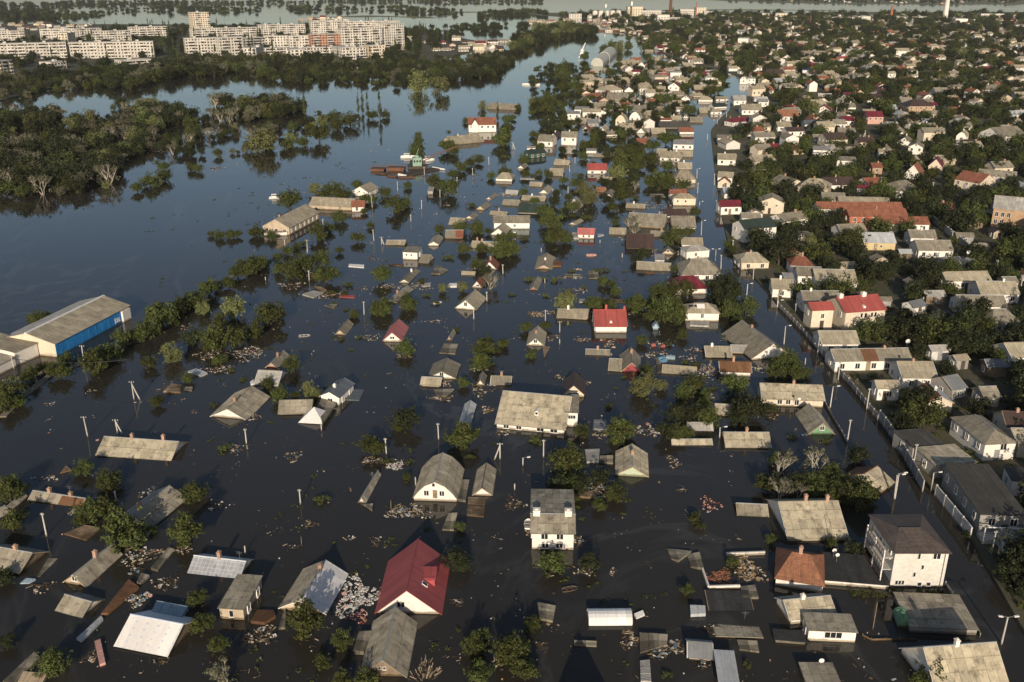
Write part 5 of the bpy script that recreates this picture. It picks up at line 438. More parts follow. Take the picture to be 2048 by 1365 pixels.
BLOCKS = [(-487.55,987.7,0.402,66.29,12,14.89,'panel_wall','long five-storey block nearest the left edge'),(-409.03,999.02,0.258,79.94,12,15.3,'panel_wall','long five-storey block left of a dark tree gap'),
(-661.25,1296.17,0.463,30.44,12,11.64,'panel_wall','far pale block in the second row at the left edge'),(-611.05,1322.36,0.398,45.61,12,13.04,'panel_wall','second-row block behind the leftmost long block'),
(-567.11,1312.64,0.705,32.31,12,13.92,'panel_wall','second-row block left of a slender poplar'),(-555.33,1221.88,0,11.62,22,12.93,'cream_wall','narrow cream end house behind the leftmost long block'),
(-508.9,1243.65,0.578,45.96,12,14.22,'panel_wall','mid-row block with flat roof behind the second long block'),(-482.86,1301.2,0.519,48.39,12,16.65,'panel_wall','rear block at the right end of the left estate'),
(-327.21,1029.01,0.458,34.22,12,17.52,'panel_wall','nine-storey block left in the right estate'),(-299.93,1033.56,0.729,26.25,12,18.03,'panel_wall','nine-storey block second in the right estate'),
(-294.61,1103.52,0.802,27.64,13,13.78,'grey_wall','grey block in the middle of the right estate'),(-470.12,1480.58,0.571,24.39,24,29.02,'cream_wall','tall square tower block above all other roofs'),
(-407.28,1299.2,0.601,36.27,12,14.62,'panel_wall','rear block below the tower block'),(-369.49,1323.75,0.568,52.78,12,14.45,'panel_wall','long rear block right of the tower'),(-319.98,1362.43,0.422,64.13,12,16.73,'panel_wall','rear block with many loggias'),
(-269.93,1119.61,0.384,27.27,12,14.69,'pale_panel_wall','cream block left of the orange block'),(-243.79,1119.49,0.435,24.21,12,15.06,'pale_panel_wall','cream block directly left of the orange one'),
(-214.45,1122.04,0.447,35.55,12,16.74,'orange_panel_wall','orange brick block in the estate'),(-182.53,1132.28,0.485,33.58,12,22.78,'pale_panel_wall','tall white block right of the orange one'),
(-161.95,1144.75,0.695,16.67,12,23.22,'pale_panel_wall','white block with stepped balconies'),(-146.17,1170.87,0.833,33.91,14,25.71,'pale_panel_wall','tallest white block at the right end of the estate'),
(-261.44,1377.44,0.462,42.99,12,19.59,'pale_panel_wall','far white block behind the orange one'),(-200.91,1391.28,0.386,83.05,12,19.89,'pale_panel_wall','far long white block at the back'),
(-255.24,963.26,0,12.21,30,12.3,'pale_panel_wall','white end-on block at the water side'),(-239.72,986.47,0.444,27.82,12,10.27,'pale_panel_wall','low white front block left'),
(-213.4,959.73,0.311,12.13,28,11.18,'pale_panel_wall','white end-on block in the front row'),(-193.73,994.78,0.321,38.49,12,10.35,'pale_panel_wall','low white front block in the middle'),
(-164.61,952.8,0.55,14.06,28,13.46,'pale_panel_wall','white end-on block right in the front row'),(-157.49,995.43,0.763,11.76,12,10.2,'pale_panel_wall','short white front block at the right'),
(-140.87,1001.25,0.521,16.45,14,11.89,'cream_wall','cream box building at the right end of the front row'),(-333.27,853.15,0.734,26.89,14,9.09,'panel_wall','low striped school building among trees'),
(-415.56,781.7,1.339,18.39,14,13.51,'cream_wall','cream block cut off by the left edge'),(-410.58,867.35,1.192,16.79,14,6.23,'pale_panel_wall','low white building among trees'),]
ROAD = [(129.3,359.5),(137.6,345),(147,331.5),(142.4,296.3),(133.7,256.8),(128.3,231.3),(126.6,206.4)]
FLOODED_ROAD = [(177.7,813.3),(209,971.2),(270.1,1251.2)]


# ------------------------------------------------------------------ materials
def nodes(name):
    m = bpy.data.materials.new(name)
    m.use_nodes = True
    return m, m.node_tree.nodes, m.node_tree.links, m.node_tree.nodes['Principled BSDF']
def noise(n, l, scale, detail=4, src=None, stretch=None, rough=.55):
    t = n.new('ShaderNodeTexNoise')
    t.inputs['Scale'].default_value = scale
    t.inputs['Detail'].default_value = detail
    t.inputs['Roughness'].default_value = rough
    g = src or n.new('ShaderNodeNewGeometry').outputs['Position']
    if stretch:
        mp = n.new('ShaderNodeMapping')
        mp.inputs['Scale'].default_value = stretch
        l.new(g, mp.inputs[0]); g = mp.outputs[0]
    l.new(g, t.inputs['Vector'])
    return t
def ramp(n, l, fac, a, b, ca=(0, 0, 0, 1), cb=(1, 1, 1, 1)):
    r = n.new('ShaderNodeValToRGB')
    r.color_ramp.elements[0].position = a; r.color_ramp.elements[0].color = ca
    r.color_ramp.elements[1].position = b; r.color_ramp.elements[1].color = cb
    l.new(fac, r.inputs[0])
    return r
def mix(n, l, fac, a, b, mode='MIX'):
    m = n.new('ShaderNodeMix'); m.data_type = 'RGBA'; m.blend_type = mode
    if hasattr(fac, 'node'): l.new(fac, m.inputs['Factor'])
    else: m.inputs['Factor'].default_value = fac
    for s, v in (('A', a), ('B', b)):
        sock = [i for i in m.inputs if i.name == s and i.type == 'RGBA'][0]
        if hasattr(v, 'node'): l.new(v, sock)
        else: sock.default_value = (*v, 1)
    return [o for o in m.outputs if o.type == 'RGBA'][0]
def vary(n, l, colr, amt):
    oi = n.new('ShaderNodeObjectInfo')
    mr = n.new('ShaderNodeMapRange')
    mr.inputs['To Min'].default_value = 1 - amt; mr.inputs['To Max'].default_value = 1 + amt
    l.new(oi.outputs['Random'], mr.inputs['Value'])
    hs = n.new('ShaderNodeHueSaturation')
    l.new(mr.outputs[0], hs.inputs['Value'])
    l.new(colr, hs.inputs['Color'])
    return hs.outputs[0]
M = {}
def weathered(name, c1, c2, rough=.85, s1=.5, s2=5., amt=.12, dirt=None, dirt_amt=.5, bump=0., spec=.3, metallic=0.):
    m, n, l, p = nodes(name)
    a = noise(n, l, s1, 5)
    r = ramp(n, l, a.outputs['Fac'], .35, .68)
    c = mix(n, l, r.outputs[0], c1, c2)
    b = noise(n, l, s2, 4)
    r2 = ramp(n, l, b.outputs['Fac'], .3, .75, (.86, .86, .86, 1), (1.1, 1.1, 1.1, 1))
    c = mix(n, l, 1.0, c, r2.outputs[0], 'MULTIPLY')
    if dirt:
        d = noise(n, l, 1.3, 6, stretch=(1, 1, .35))
        r3 = ramp(n, l, d.outputs['Fac'], .52, .72)
        k = n.new('ShaderNodeMath'); k.operation = 'MULTIPLY'; k.inputs[1].default_value = dirt_amt
        l.new(r3.outputs[0], k.inputs[0])
        c = mix(n, l, k.outputs[0], c, dirt)
    if name.endswith('_wall') or name in ('concrete', 'bark', 'timber'):      # wet silt line left by the flood just above its level
        ps = n.new('ShaderNodeNewGeometry'); sz = n.new('ShaderNodeSeparateXYZ'); l.new(ps.outputs['Position'], sz.inputs[0])
        nz = noise(n, l, 1.1, 3); ma = n.new('ShaderNodeMath'); ma.operation = 'MULTIPLY_ADD'; ma.inputs[1].default_value = -.45; l.new(nz.outputs['Fac'], ma.inputs[0]); l.new(sz.outputs['Z'], ma.inputs[2])
        rz = ramp(n, l, ma.outputs[0], .0, .16, (.42, .38, .32, 1), (1, 1, 1, 1))
        c = mix(n, l, 1.0, c, rz.outputs[0], 'MULTIPLY')
    if amt: c = vary(n, l, c, amt)
    l.new(c, p.inputs['Base Color'])
    p.inputs['Roughness'].default_value = rough
    p.inputs['Specular IOR Level'].default_value = spec
    p.inputs['Metallic'].default_value = metallic
    if bump:
        bp = n.new('ShaderNodeBump'); bp.inputs['Strength'].default_value = .5; bp.inputs['Distance'].default_value = bump
        l.new(b.outputs['Fac'], bp.inputs['Height']); l.new(bp.outputs[0], p.inputs['Normal'])
    M[name] = m
    return m
def sheeted(name, c1, c2, dark, sheet=(1.1, 1.6), amt=.14, rib=.18, rough=.9, spec=.2, joint=.6, mott=1.0):
    """corrugated sheets on a roof slope: joints and tint per sheet from the slope's own metres (UV)"""
    m, n, l, p = nodes(name)
    uv = n.new('ShaderNodeUVMap').outputs[0]
    br = n.new('ShaderNodeTexBrick')
    br.offset = 0.0
    br.inputs['Scale'].default_value = 1.0
    br.inputs['Brick Width'].default_value = sheet[0]
    br.inputs['Row Height'].default_value = sheet[1]
    br.inputs['Mortar Size'].default_value = .035
    br.inputs['Mortar Smooth'].default_value = .6
    br.inputs['Color1'].default_value = (.82, .82, .82, 1)
    br.inputs['Color2'].default_value = (1.12, 1.12, 1.12, 1)
    br.inputs['Mortar'].default_value = (joint, joint, joint, 1)
    l.new(uv, br.inputs['Vector'])
    a = noise(n, l, .45, 6)
    r = ramp(n, l, a.outputs['Fac'], .33, .68)
    c = mix(n, l, r.outputs[0], c1, c2)
    # stains that run down the slope
    st = noise(n, l, 1.0, 6, src=uv, stretch=(2.2, .22, 1))
    r3 = ramp(n, l, st.outputs['Fac'], .42, .72)
    k = n.new('ShaderNodeMath'); k.operation = 'MULTIPLY'; k.inputs[1].default_value = .62 if mott > .6 else .4
    l.new(r3.outputs[0], k.inputs[0])
    c = mix(n, l, k.outputs[0], c, dark)
    f = noise(n, l, 3.2, 6, rough=.7)
    lo, hi = 1 - .34 * mott, 1 + .25 * mott
    r2 = ramp(n, l, f.outputs['Fac'], .3, .75, (lo, lo, lo, 1), (hi, hi, hi, 1))
    c = mix(n, l, 1.0, c, r2.outputs[0], 'MULTIPLY')
    c = mix(n, l, 1.0, c, br.outputs['Color'], 'MULTIPLY')
    if name == 'whitesheet':      # the maker's blue print, repeated down every strip
        sx = n.new('ShaderNodeSeparateXYZ'); l.new(uv, sx.inputs[0]); fac = None
        for ax, per, on in (('X', 1.5, .22), ('Y', .85, .30)):
            d = n.new('ShaderNodeMath'); d.operation = 'DIVIDE'; d.inputs[1].default_value = per; l.new(sx.outputs[ax], d.inputs[0])
            q = n.new('ShaderNodeMath'); q.operation = 'FRACT'; l.new(d.outputs[0], q.inputs[0])
            s_ = n.new('ShaderNodeMath'); s_.operation = 'LESS_THAN'; s_.inputs[1].default_value = on; l.new(q.outputs[0], s_.inputs[0])
            if fac is None: fac = s_
            else:
                mm = n.new('ShaderNodeMath'); mm.operation = 'MULTIPLY'; l.new(fac.outputs[0], mm.inputs[0]); l.new(s_.outputs[0], mm.inputs[1]); fac = mm
        pr_ = noise(n, l, 9, 2, src=uv); gt = n.new('ShaderNodeMath'); gt.operation = 'GREATER_THAN'; gt.inputs[1].default_value = .47; l.new(pr_.outputs['Fac'], gt.inputs[0])
        mm = n.new('ShaderNodeMath'); mm.operation = 'MULTIPLY'; l.new(fac.outputs[0], mm.inputs[0]); l.new(gt.outputs[0], mm.inputs[1])
        m2 = n.new('ShaderNodeMath'); m2.operation = 'MULTIPLY'; m2.inputs[1].default_value = .6; l.new(mm.outputs[0], m2.inputs[0])
        c = mix(n, l, m2.outputs[0], c, (.25, .36, .58))
    c = vary(n, l, c, amt)
    l.new(c, p.inputs['Base Color'])
    p.inputs['Roughness'].default_value = rough
    p.inputs['Specular IOR Level'].default_value = spec
    if rib:
        wv = n.new('ShaderNodeTexWave'); wv.wave_type = 'BANDS'; wv.bands_direction = 'X'
        wv.inputs['Scale'].default_value = .314 / rib
        l.new(uv, wv.inputs['Vector'])
        bp = n.new('ShaderNodeBump'); bp.inputs['Strength'].default_value = .7; bp.inputs['Distance'].default_value = .03
        l.new(wv.outputs['Fac'], bp.inputs['Height']); l.new(bp.outputs[0], p.inputs['Normal'])
    M[name] = m
    return m
def flat_sheet(name, c1, c2, amt=.2):
    """the same slate for single sheets that are objects: tint per sheet"""
    m = weathered(name, c1, c2, .9, .6, 3.2, amt, (.085, .077, .06), .7, spec=.2)
    n, l = m.node_tree.nodes, m.node_tree.links
    # shade of the overlapping laps, painted into the colour along the sheet edges
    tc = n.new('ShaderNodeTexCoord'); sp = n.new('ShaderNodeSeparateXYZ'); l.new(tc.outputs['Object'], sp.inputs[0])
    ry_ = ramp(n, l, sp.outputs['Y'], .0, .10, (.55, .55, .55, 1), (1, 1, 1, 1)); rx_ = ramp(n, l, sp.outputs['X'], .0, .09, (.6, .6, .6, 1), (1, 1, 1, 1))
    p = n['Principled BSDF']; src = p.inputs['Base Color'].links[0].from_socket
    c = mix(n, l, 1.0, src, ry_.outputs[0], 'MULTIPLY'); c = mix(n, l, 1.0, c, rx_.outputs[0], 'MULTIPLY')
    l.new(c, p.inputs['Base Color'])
    return m
sheeted('slate', (.35, .312, .24), (.26, .232, .178), (.115, .104, .082))
sheeted('tan', (.475, .415, .30), (.375, .328, .24), (.185, .16, .118))
sheeted('lslate', (.52, .50, .46), (.42, .40, .365), (.24, .22, .19))
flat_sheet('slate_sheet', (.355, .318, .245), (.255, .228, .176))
flat_sheet('tan_sheet', (.48, .42, .305), (.36, .316, .232))
sheeted('red', (.37, .085, .083), (.31, .07, .07), (.15, .045, .045), (.55, 40), .04, .35, .55, .35, .8, mott=.45)
sheeted('red2', (.42, .10, .085), (.36, .085, .072), (.24, .065, .055), (.55, 40), .06, .35, .55, .35, .8, mott=.45)
sheeted('pink', (.58, .20, .18), (.52, .17, .155), (.30, .10, .09), (1.1, 40), .06, .35, .6, .3, .9, mott=.45)
sheeted('burg', (.20, .03, .042), (.16, .026, .036), (.09, .02, .025), (1.1, 40), .1, .35, .55, .35, .9, mott=.45)
sheeted('dbrown', (.085, .055, .047), (.07, .047, .04), (.04, .03, .027), (1.1, 40), .1, .35, .6, .35, .9, mott=.45)
sheeted('browntile', (.15, .118, .10), (.125, .098, .084), (.075, .06, .052), (3.0, .35), .05, .3, .75, .3, .55)
sheeted('rust', (.235, .125, .065), (.18, .09, .05), (.085, .048, .032), (1.0, 2.0), .12, .2)
sheeted('orust', (.32, .13, .08), (.27, .105, .066), (.14, .07, .05), (1.0, 1.5), .1, .3, .8)
sheeted('orange', (.40, .185, .105), (.33, .145, .085), (.17, .10, .07), (.9, .35), .08, .3, .85, .2, .7)
sheeted('whitesheet', (.80, .78, .74), (.74, .72, .69), (.62, .60, .58), (1.5, 30), .04, 0, .6, .3, .86, mott=.25)
sheeted('metal', (.24, .25, .26), (.19, .20, .205), (.12, .12, .12), (1.1, 3), .1, .2, .55, .45, mott=.45)
sheeted('lmetal', (.52, .54, .55), (.45, .47, .48), (.28, .28, .27), (1.1, 3), .08, .2, .5, .45, mott=.45)
sheeted('bgrey', (.135, .15, .17), (.115, .13, .148), (.08, .09, .10), (1.1, 40), .06, .3, .5, .4, .9, mott=.45)
sheeted('dgreen', (.045, .065, .052), (.036, .052, .042), (.024, .033, .028), (1.1, 40), .1, .3, .6, .3, .9, mott=.45)
sheeted('felt', (.06, .06, .06), (.045, .045, .046), (.03, .03, .03), (1.0, 30), .08, 0, .9, .2, .8)
sheeted('felt2', (.105, .098, .088), (.08, .075, .068), (.05, .048, .044), (1.0, 30), .08, 0, .9, .2, .8)
sheeted('lblue', (.36, .46, .53), (.30, .40, .47), (.2, .25, .28), (1.1, 2.4), .05, .2, .5, .4, mott=.45)
sheeted('blue', (.05, .12, .42), (.045, .10, .36), (.03, .06, .2), (1.1, 40), .05, 0, .5, .4, mott=.45)
sheeted('grid', (.40, .41, .43), (.33, .34, .36), (.25, .25, .25), (.6, .6), .05, 0, .35, .5, 1.6, mott=.45)
sheeted('film', (.80, .80, .79), (.72, .73, .73), (.55, .54, .52), (1.0, 20), .03, 0, .4, .4, .9, mott=.25)
weathered('white_wall', (.76, .72, .66), (.70, .66, .60), .9, .35, 3, .06, (.45, .41, .35), .18)
weathered('cream_wall', (.66, .57, .44), (.58, .50, .39), .9, .35, 3, .07, (.34, .29, .22), .3)
weathered('grey_wall', (.34, .325, .30), (.27, .26, .24), .9, .4, 3, .1, (.17, .16, .14), .5)
weathered('pale_grey_wall', (.62, .59, .54), (.57, .545, .50), .9, .4, 2.5, .05, (.45, .43, .40), .25)
weathered('brick_wall', (.52, .43, .32), (.42, .34, .25), .9, .6, 6, .08, (.25, .2, .15), .4)
weathered('pink_wall', (.55, .33, .27), (.48, .28, .23), .9, .4, 3, .08, (.28, .19, .16), .35)
weathered('wood_wall', (.24, .185, .125), (.16, .12, .082), .9, 1.2, 7, .1, (.08, .06, .045), .5)
weathered('red_wall', (.36, .07, .08), (.30, .06, .07), .7, .4, 4, .05, (.16, .05, .05), .3)
weathered('mint_green_wall', (.50, .55, .42), (.42, .48, .36), .9, .4, 4, .05, (.25, .27, .2), .3)
weathered('green_wall', (.16, .29, .17), (.12, .23, .13), .8, .4, 4, .05, (.09, .16, .09), .3)
weathered('blue_wall', (.34, .45, .54), (.28, .39, .48), .8, .4, 4, .05, (.2, .24, .27), .3)
weathered('mint_wall', (.66, .72, .68), (.60, .65, .62), .9, .4, 4, .05, (.36, .38, .34), .3)
weathered('orange_wall', (.42, .15, .085), (.36, .125, .075), .9, .4, 4, .05, (.2, .09, .06), .3)
weathered('orange_brick_wall', (.44, .30, .19), (.36, .24, .15), .9, .6, 6, .08, (.2, .12, .08), .4)
weathered('yellow_wall', (.60, .49, .27), (.53, .43, .24), .9, .4, 4, .05, (.3, .25, .15), .3)
weathered('dark_green_wall', (.05, .10, .075), (.04, .08, .06), .8, .4, 4, .05)
weathered('deep_blue_wall', (.028, .24, .58), (.022, .20, .50), .7, .25, 3, .02, (.012, .05, .13), .5)
weathered('concrete', (.52, .49, .44), (.43, .41, .37), .9, .6, 4, .1, (.24, .22, .19), .5)
weathered('timber', (.30, .225, .15), (.20, .15, .10), .9, 1.5, 8, .25)
weathered('pale_timber', (.52, .41, .28), (.43, .33, .22), .9, 1.5, 8, .15)
weathered('dark_timber', (.085, .066, .05), (.055, .043, .034), .9, 1.5, 8, .2)
weathered('chimney_brick', (.42, .27, .19), (.33, .21, .15), .9, 2, 9, .15, (.16, .12, .1), .5)
weathered('red_brick', (.40, .10, .08), (.34, .085, .07), .8, 2, 9, .08)
weathered('rust_iron', (.16, .075, .045), (.11, .055, .036), .85, .5, 4, .12, (.05, .03, .025), .5)
weathered('white_paint', (.78, .76, .72), (.70, .68, .65), .6, .5, 4, .05)
weathered('grey_paint', (.30, .30, .30), (.24, .24, .24), .7, .5, 4, .1)
weathered('litter_white', (.66, .64, .60), (.42, .40, .36), .8, 3, 9, .1)
weathered('litter_red', (.34, .11, .10), (.26, .08, .07), .8, 3, 9, .1)
weathered('litter_blue', (.13, .27, .40), (.10, .21, .32), .6, 3, 9, .1)
weathered('litter_pink', (.58, .33, .28), (.46, .26, .21), .8, 3, 9, .1)
weathered('straw', (.40, .29, .155), (.28, .20, .11), .95, 2, 9, .1)
weathered('tile_red', (.34, .135, .075), (.26, .10, .06), .9, 2, 9, .1)
weathered('crane_green', (.24, .36, .28), (.19, .30, .23), .7, .8, 4, .05, (.15, .1, .06), .5)
weathered('dirt', (.125, .108, .072), (.07, .068, .04), .95, .12, .9, 0, (.05, .065, .024), .85)
weathered('field', (.13, .13, .06), (.085, .095, .042), .95, .004, .05, 0, (.16, .15, .085), .6)
weathered('bank', (.10, .09, .06), (.06, .06, .035), .95, .02, .5, 0, (.04, .05, .022), .8)
weathered('asphalt', (.12, .115, .105), (.09, .088, .08), .95, .2, 3, 0, (.16, .145, .12), .5)
weathered('bark', (.105, .085, .062), (.07, .056, .042), .95, 3, 9, .15)
weathered('bare_bark', (.40, .36, .29), (.30, .27, .22), .95, 3, 9, .1)
weathered('panel_wall', (.60, .56, .50), (.51, .48, .43), .9, .03, .35, .07, (.34, .31, .27), .35)
weathered('pale_panel_wall', (.68, .64, .57), (.59, .55, .49), .9, .03, .35, .05, (.4, .37, .32), .3)
weathered('orange_panel_wall', (.46, .25, .17), (.38, .2, .14), .9, .03, .35, .05, (.3, .2, .16), .35)
weathered('solar_black', (.02, .024, .035), (.016, .018, .028), .25, 1, 5, 0, spec=.5)
def plain(name, c, rough=.5, spec=.5, metallic=0.):
    m, n, l, p = nodes(name)
    p.inputs['Base Color'].default_value = (*c, 1)
    p.inputs['Roughness'].default_value = rough
    p.inputs['Specular IOR Level'].default_value = spec
    p.inputs['Metallic'].default_value = metallic
    M[name] = m
plain('glass', (.018, .02, .022), .12, .6)
plain('iron', (.13, .125, .12), .6)
plain('cable', (.03, .03, .03), .6)
def leafmat(name, c1, c2, transl=.25):
    m, n, l, p = nodes(name)
    a = noise(n, l, .9, 3)
    r = ramp(n, l, a.outputs['Fac'], .35, .7)
    c = mix(n, l, r.outputs[0], c1, c2)
    at = n.new('ShaderNodeAttribute'); at.attribute_name = 'tint'
    mr = n.new('ShaderNodeMapRange'); mr.inputs['To Min'].default_value = .6; mr.inputs['To Max'].default_value = 1.45
    l.new(at.outputs['Fac'], mr.inputs['Value'])
    hs = n.new('ShaderNodeHueSaturation'); l.new(mr.outputs[0], hs.inputs['Value']); l.new(c, hs.inputs['Color'])
    oi = n.new('ShaderNodeObjectInfo')
    m2 = n.new('ShaderNodeMapRange'); m2.inputs['To Min'].default_value = .482; m2.inputs['To Max'].default_value = .512
    l.new(oi.outputs['Random'], m2.inputs['Value'])
    h2 = n.new('ShaderNodeHueSaturation'); l.new(m2.outputs[0], h2.inputs['Hue']); l.new(hs.outputs[0], h2.inputs['Color'])
    c = vary(n, l, h2.outputs[0], .28)
    l.new(c, p.inputs['Base Color'])
    p.inputs['Roughness'].default_value = .65
    p.inputs['Specular IOR Level'].default_value = .25
    tr = n.new('ShaderNodeBsdfTranslucent'); l.new(c, tr.inputs['Color'])
    ms = n.new('ShaderNodeMixShader'); ms.inputs[0].default_value = transl
    l.new(p.outputs[0], ms.inputs[1]); l.new(tr.outputs[0], ms.inputs[2])
    out = n['Material Output']
    l.new(ms.outputs[0], out.inputs['Surface'])
    M[name] = m
leafmat('leaf', (.08, .094, .025), (.05, .063, .017))
leafmat('leaf_dark', (.038, .046, .017), (.025, .031, .012))
leafmat('leaf_pale', (.17, .18, .072), (.115, .13, .05))
leafmat('leaf_grey', (.14, .135, .085), (.095, .095, .058))

def water_material():
    m, n, l, p = nodes('flood_water')
    # silt plumes drawn out along the current
    a = noise(n, l, .012, 6, stretch=(1, .35, 1)); a.inputs['Distortion'].default_value = .8
    r = ramp(n, l, a.outputs['Fac'], .36, .68)
    c = mix(n, l, r.outputs[0], (.034, .030, .023), (.024, .022, .018))
    C0 = c
    p.inputs['IOR'].default_value = 1.333
    p.inputs['Specular IOR Level'].default_value = .5
    # oily film: thin winding lines of smooth water along the stream
    s = noise(n, l, .016, 5, stretch=(1, .42, 1), rough=.6); s.inputs['Distortion'].default_value = 2.2
    ab = n.new('ShaderNodeMath'); ab.operation = 'SUBTRACT'; ab.inputs[1].default_value = .5; l.new(s.outputs['Fac'], ab.inputs[0])
    a2 = n.new('ShaderNodeMath'); a2.operation = 'ABSOLUTE'; l.new(ab.outputs[0], a2.inputs[0])
    mr = n.new('ShaderNodeMapRange')
    mr.inputs['From Min'].default_value = .0; mr.inputs['From Max'].default_value = .035
    mr.inputs['To Min'].default_value = .0; mr.inputs['To Max'].default_value = 1.0
    l.new(a2.outputs[0], mr.inputs['Value'])
    # scum colour along those lines, painted in for the film's paler reflection
    sm = noise(n, l, .011, 3); smr = ramp(n, l, sm.outputs['Fac'], .45, .62)
    iv = n.new('ShaderNodeMapRange'); iv.inputs['From Max'].default_value = .020; iv.inputs['To Min'].default_value = .38; iv.inputs['To Max'].default_value = .0
    l.new(a2.outputs[0], iv.inputs['Value'])
    fm = n.new('ShaderNodeMath'); fm.operation = 'MULTIPLY'; l.new(iv.outputs[0], fm.inputs[0]); l.new(smr.outputs[0], fm.inputs[1])
    l.new(mix(n, l, fm.outputs[0], C0, (.115, .115, .105)), p.inputs['Base Color'])
    # wind: patches where ripples stand up
    w = noise(n, l, .009, 4, stretch=(1, .6, 1)); wr = ramp(n, l, w.outputs['Fac'], .38, .66, (.35, .35, .35, 1), (1.5, 1.5, 1.5, 1))
    k = n.new('ShaderNodeMath'); k.operation = 'MULTIPLY'; l.new(wr.outputs[0], k.inputs[0]); l.new(mr.outputs[0], k.inputs[1])
    ro = n.new('ShaderNodeMapRange'); ro.inputs['From Max'].default_value = 1.5
    ro.inputs['To Min'].default_value = .015; ro.inputs['To Max'].default_value = .08
    l.new(k.outputs[0], ro.inputs['Value']); l.new(ro.outputs[0], p.inputs['Roughness'])
    f = noise(n, l, 1.6, 3, stretch=(1, 1.8, 1))
    g = noise(n, l, .22, 3, stretch=(1, 2.2, 1))
    ad = n.new('ShaderNodeMath'); ad.operation = 'MULTIPLY_ADD'; ad.inputs[1].default_value = 3.0
    l.new(g.outputs['Fac'], ad.inputs[0]); l.new(f.outputs['Fac'], ad.inputs[2])
    sc = n.new('ShaderNodeMath'); sc.operation = 'MULTIPLY'; sc.inputs[1].default_value = .12; l.new(k.outputs[0], sc.inputs[0])
    bp = n.new('ShaderNodeBump'); bp.inputs['Distance'].default_value = .04
    l.new(sc.outputs[0], bp.inputs['Strength'])
    l.new(ad.outputs[0], bp.inputs['Height']); l.new(bp.outputs[0], p.inputs['Normal'])
    M['water'] = m
water_material()
WALL = {'w': 'white_wall', 'c': 'cream_wall', 'g': 'grey_wall', 'gw': 'pale_grey_wall', 'b': 'brick_wall', 'p': 'pink_wall', 'wood': 'wood_wall', 'red': 'red_wall', 'lg': 'mint_green_wall', 'green': 'green_wall', 'lblue': 'blue_wall', 'lb': 'mint_wall', 'or': 'orange_wall', 'ob': 'orange_brick_wall', 'y': 'yellow_wall', 'dg': 'dark_green_wall', 'film': 'film'}

# ------------------------------------------------------------------ mesh helpers
class MB:
    def __init__(s): s.v = []; s.f = []; s.uv = []; s.mi = []
    def face(s, pts, uv=None, mi=0):
        i = len(s.v); s.v += [tuple(p) for p in pts]; s.f.append(tuple(range(i, i + len(pts)))); s.uv.append(uv); s.mi.append(mi)
    def box(s, x0, x1, y0, y1, z0, z1, mi=0):
        s.hexa([(x0, y0, z0), (x1, y0, z0), (x1, y1, z0), (x0, y1, z0)], [(x0, y0, z1), (x1, y0, z1), (x1, y1, z1), (x0, y1, z1)], mi)
    def hexa(s, b, t, mi=0):
        i = len(s.v); n = len(b); s.v += [tuple(p) for p in b] + [tuple(p) for p in t]
        s.f.append(tuple(i + n - 1 - k for k in range(n))); s.f.append(tuple(i + n + k for k in range(n)))
        for k in range(n):
            j = (k + 1) % n; s.f.append((i + k, i + j, i + n + j, i + n + k))
        s.uv += [None] * (n + 2); s.mi += [mi] * (n + 2)
    def obox(s, c, size, rz=0, rx=0, ry=0, mi=0):
        m = Matrix.Translation(c) @ Matrix.Rotation(rz, 4, 'Z') @ Matrix.Rotation(ry, 4, 'Y') @ Matrix.Rotation(rx, 4, 'X')
        a, b, d = size[0] / 2, size[1] / 2, size[2] / 2
        q = [(-a, -b), (a, -b), (a, b), (-a, b)]
        s.hexa([m @ Vector((x, y, -d)) for x, y in q], [m @ Vector((x, y, d)) for x, y in q], mi)
    def tube(s, p0, p1, r0, r1, n=8, mi=0, cap=True):
        p0 = Vector(p0); p1 = Vector(p1); d = (p1 - p0).normalized()
        a = d.orthogonal().normalized(); b = d.cross(a)
        B = [p0 + (a * math.cos(2 * PI * k / n) + b * math.sin(2 * PI * k / n)) * r0 for k in range(n)]
        T = [p1 + (a * math.cos(2 * PI * k / n) + b * math.sin(2 * PI * k / n)) * r1 for k in range(n)]
        s.hexa(B, T, mi)
    def slope(s, bl, br, tr, tl, th=.07, mi=0):
        """a roof slope as a slab with UVs in metres, u along the eave, v up the slope"""
        P = [Vector(bl), Vector(br), Vector(tr), Vector(tl)]
        u = (P[1] - P[0]).normalized(); nrm = u.cross(((P[2] + P[3]) / 2 - (P[0] + P[1]) / 2)).normalized(); v = nrm.cross(u)
        uv = [((q - P[0]).dot(u) + .37, (q - P[0]).dot(v) + .11) for q in P]
        if (P[2] - P[3]).length < 1e-4: P = P[:3]; uv = uv[:3]
        L = [q - nrm * th for q in P]
        s.face(P, uv, mi)
        s.face(L[::-1], None, mi)
        for k in range(len(P)):
            j = (k + 1) % len(P)
            s.face([L[k], L[j], P[j], P[k]], None, mi)
        return P, u, v, nrm
    def profile(s, pts, axis, a0, a1, mi=0):
        """closed polygon (across, z) extruded along an axis"""
        if axis == 'x': A = [(a0, p, z) for p, z in pts]; B = [(a1, p, z) for p, z in pts]
        else: A = [(p, a1, z) for p, z in pts]; B = [(p, a0, z) for p, z in pts]
        s.hexa(A, B, mi)
    def mesh(s, name, mats):
        me = bpy.data.meshes.new(name)
        me.from_pydata(s.v, [], s.f)
        if any(u for u in s.uv):
            l = me.uv_layers.new(name='UVMap').data
            k = 0
            for f, u in zip(s.f, s.uv):
                for j in range(len(f)):
                    if u: l[k].uv = u[j]
                    k += 1
        for m in (mats if isinstance(mats, (list, tuple)) else [mats]): me.materials.append(M[m])
        if any(s.mi): me.polygons.foreach_set('material_index', s.mi)
        me.update()
        return me
    def build(s, name, mats, parent=None):
        return link(name, s.mesh(name, mats), parent)
def link(name, data, parent=None):
    o = bpy.data.objects.new(name, data)
    col.objects.link(o)
    if parent is not None: o.parent = parent
    return o
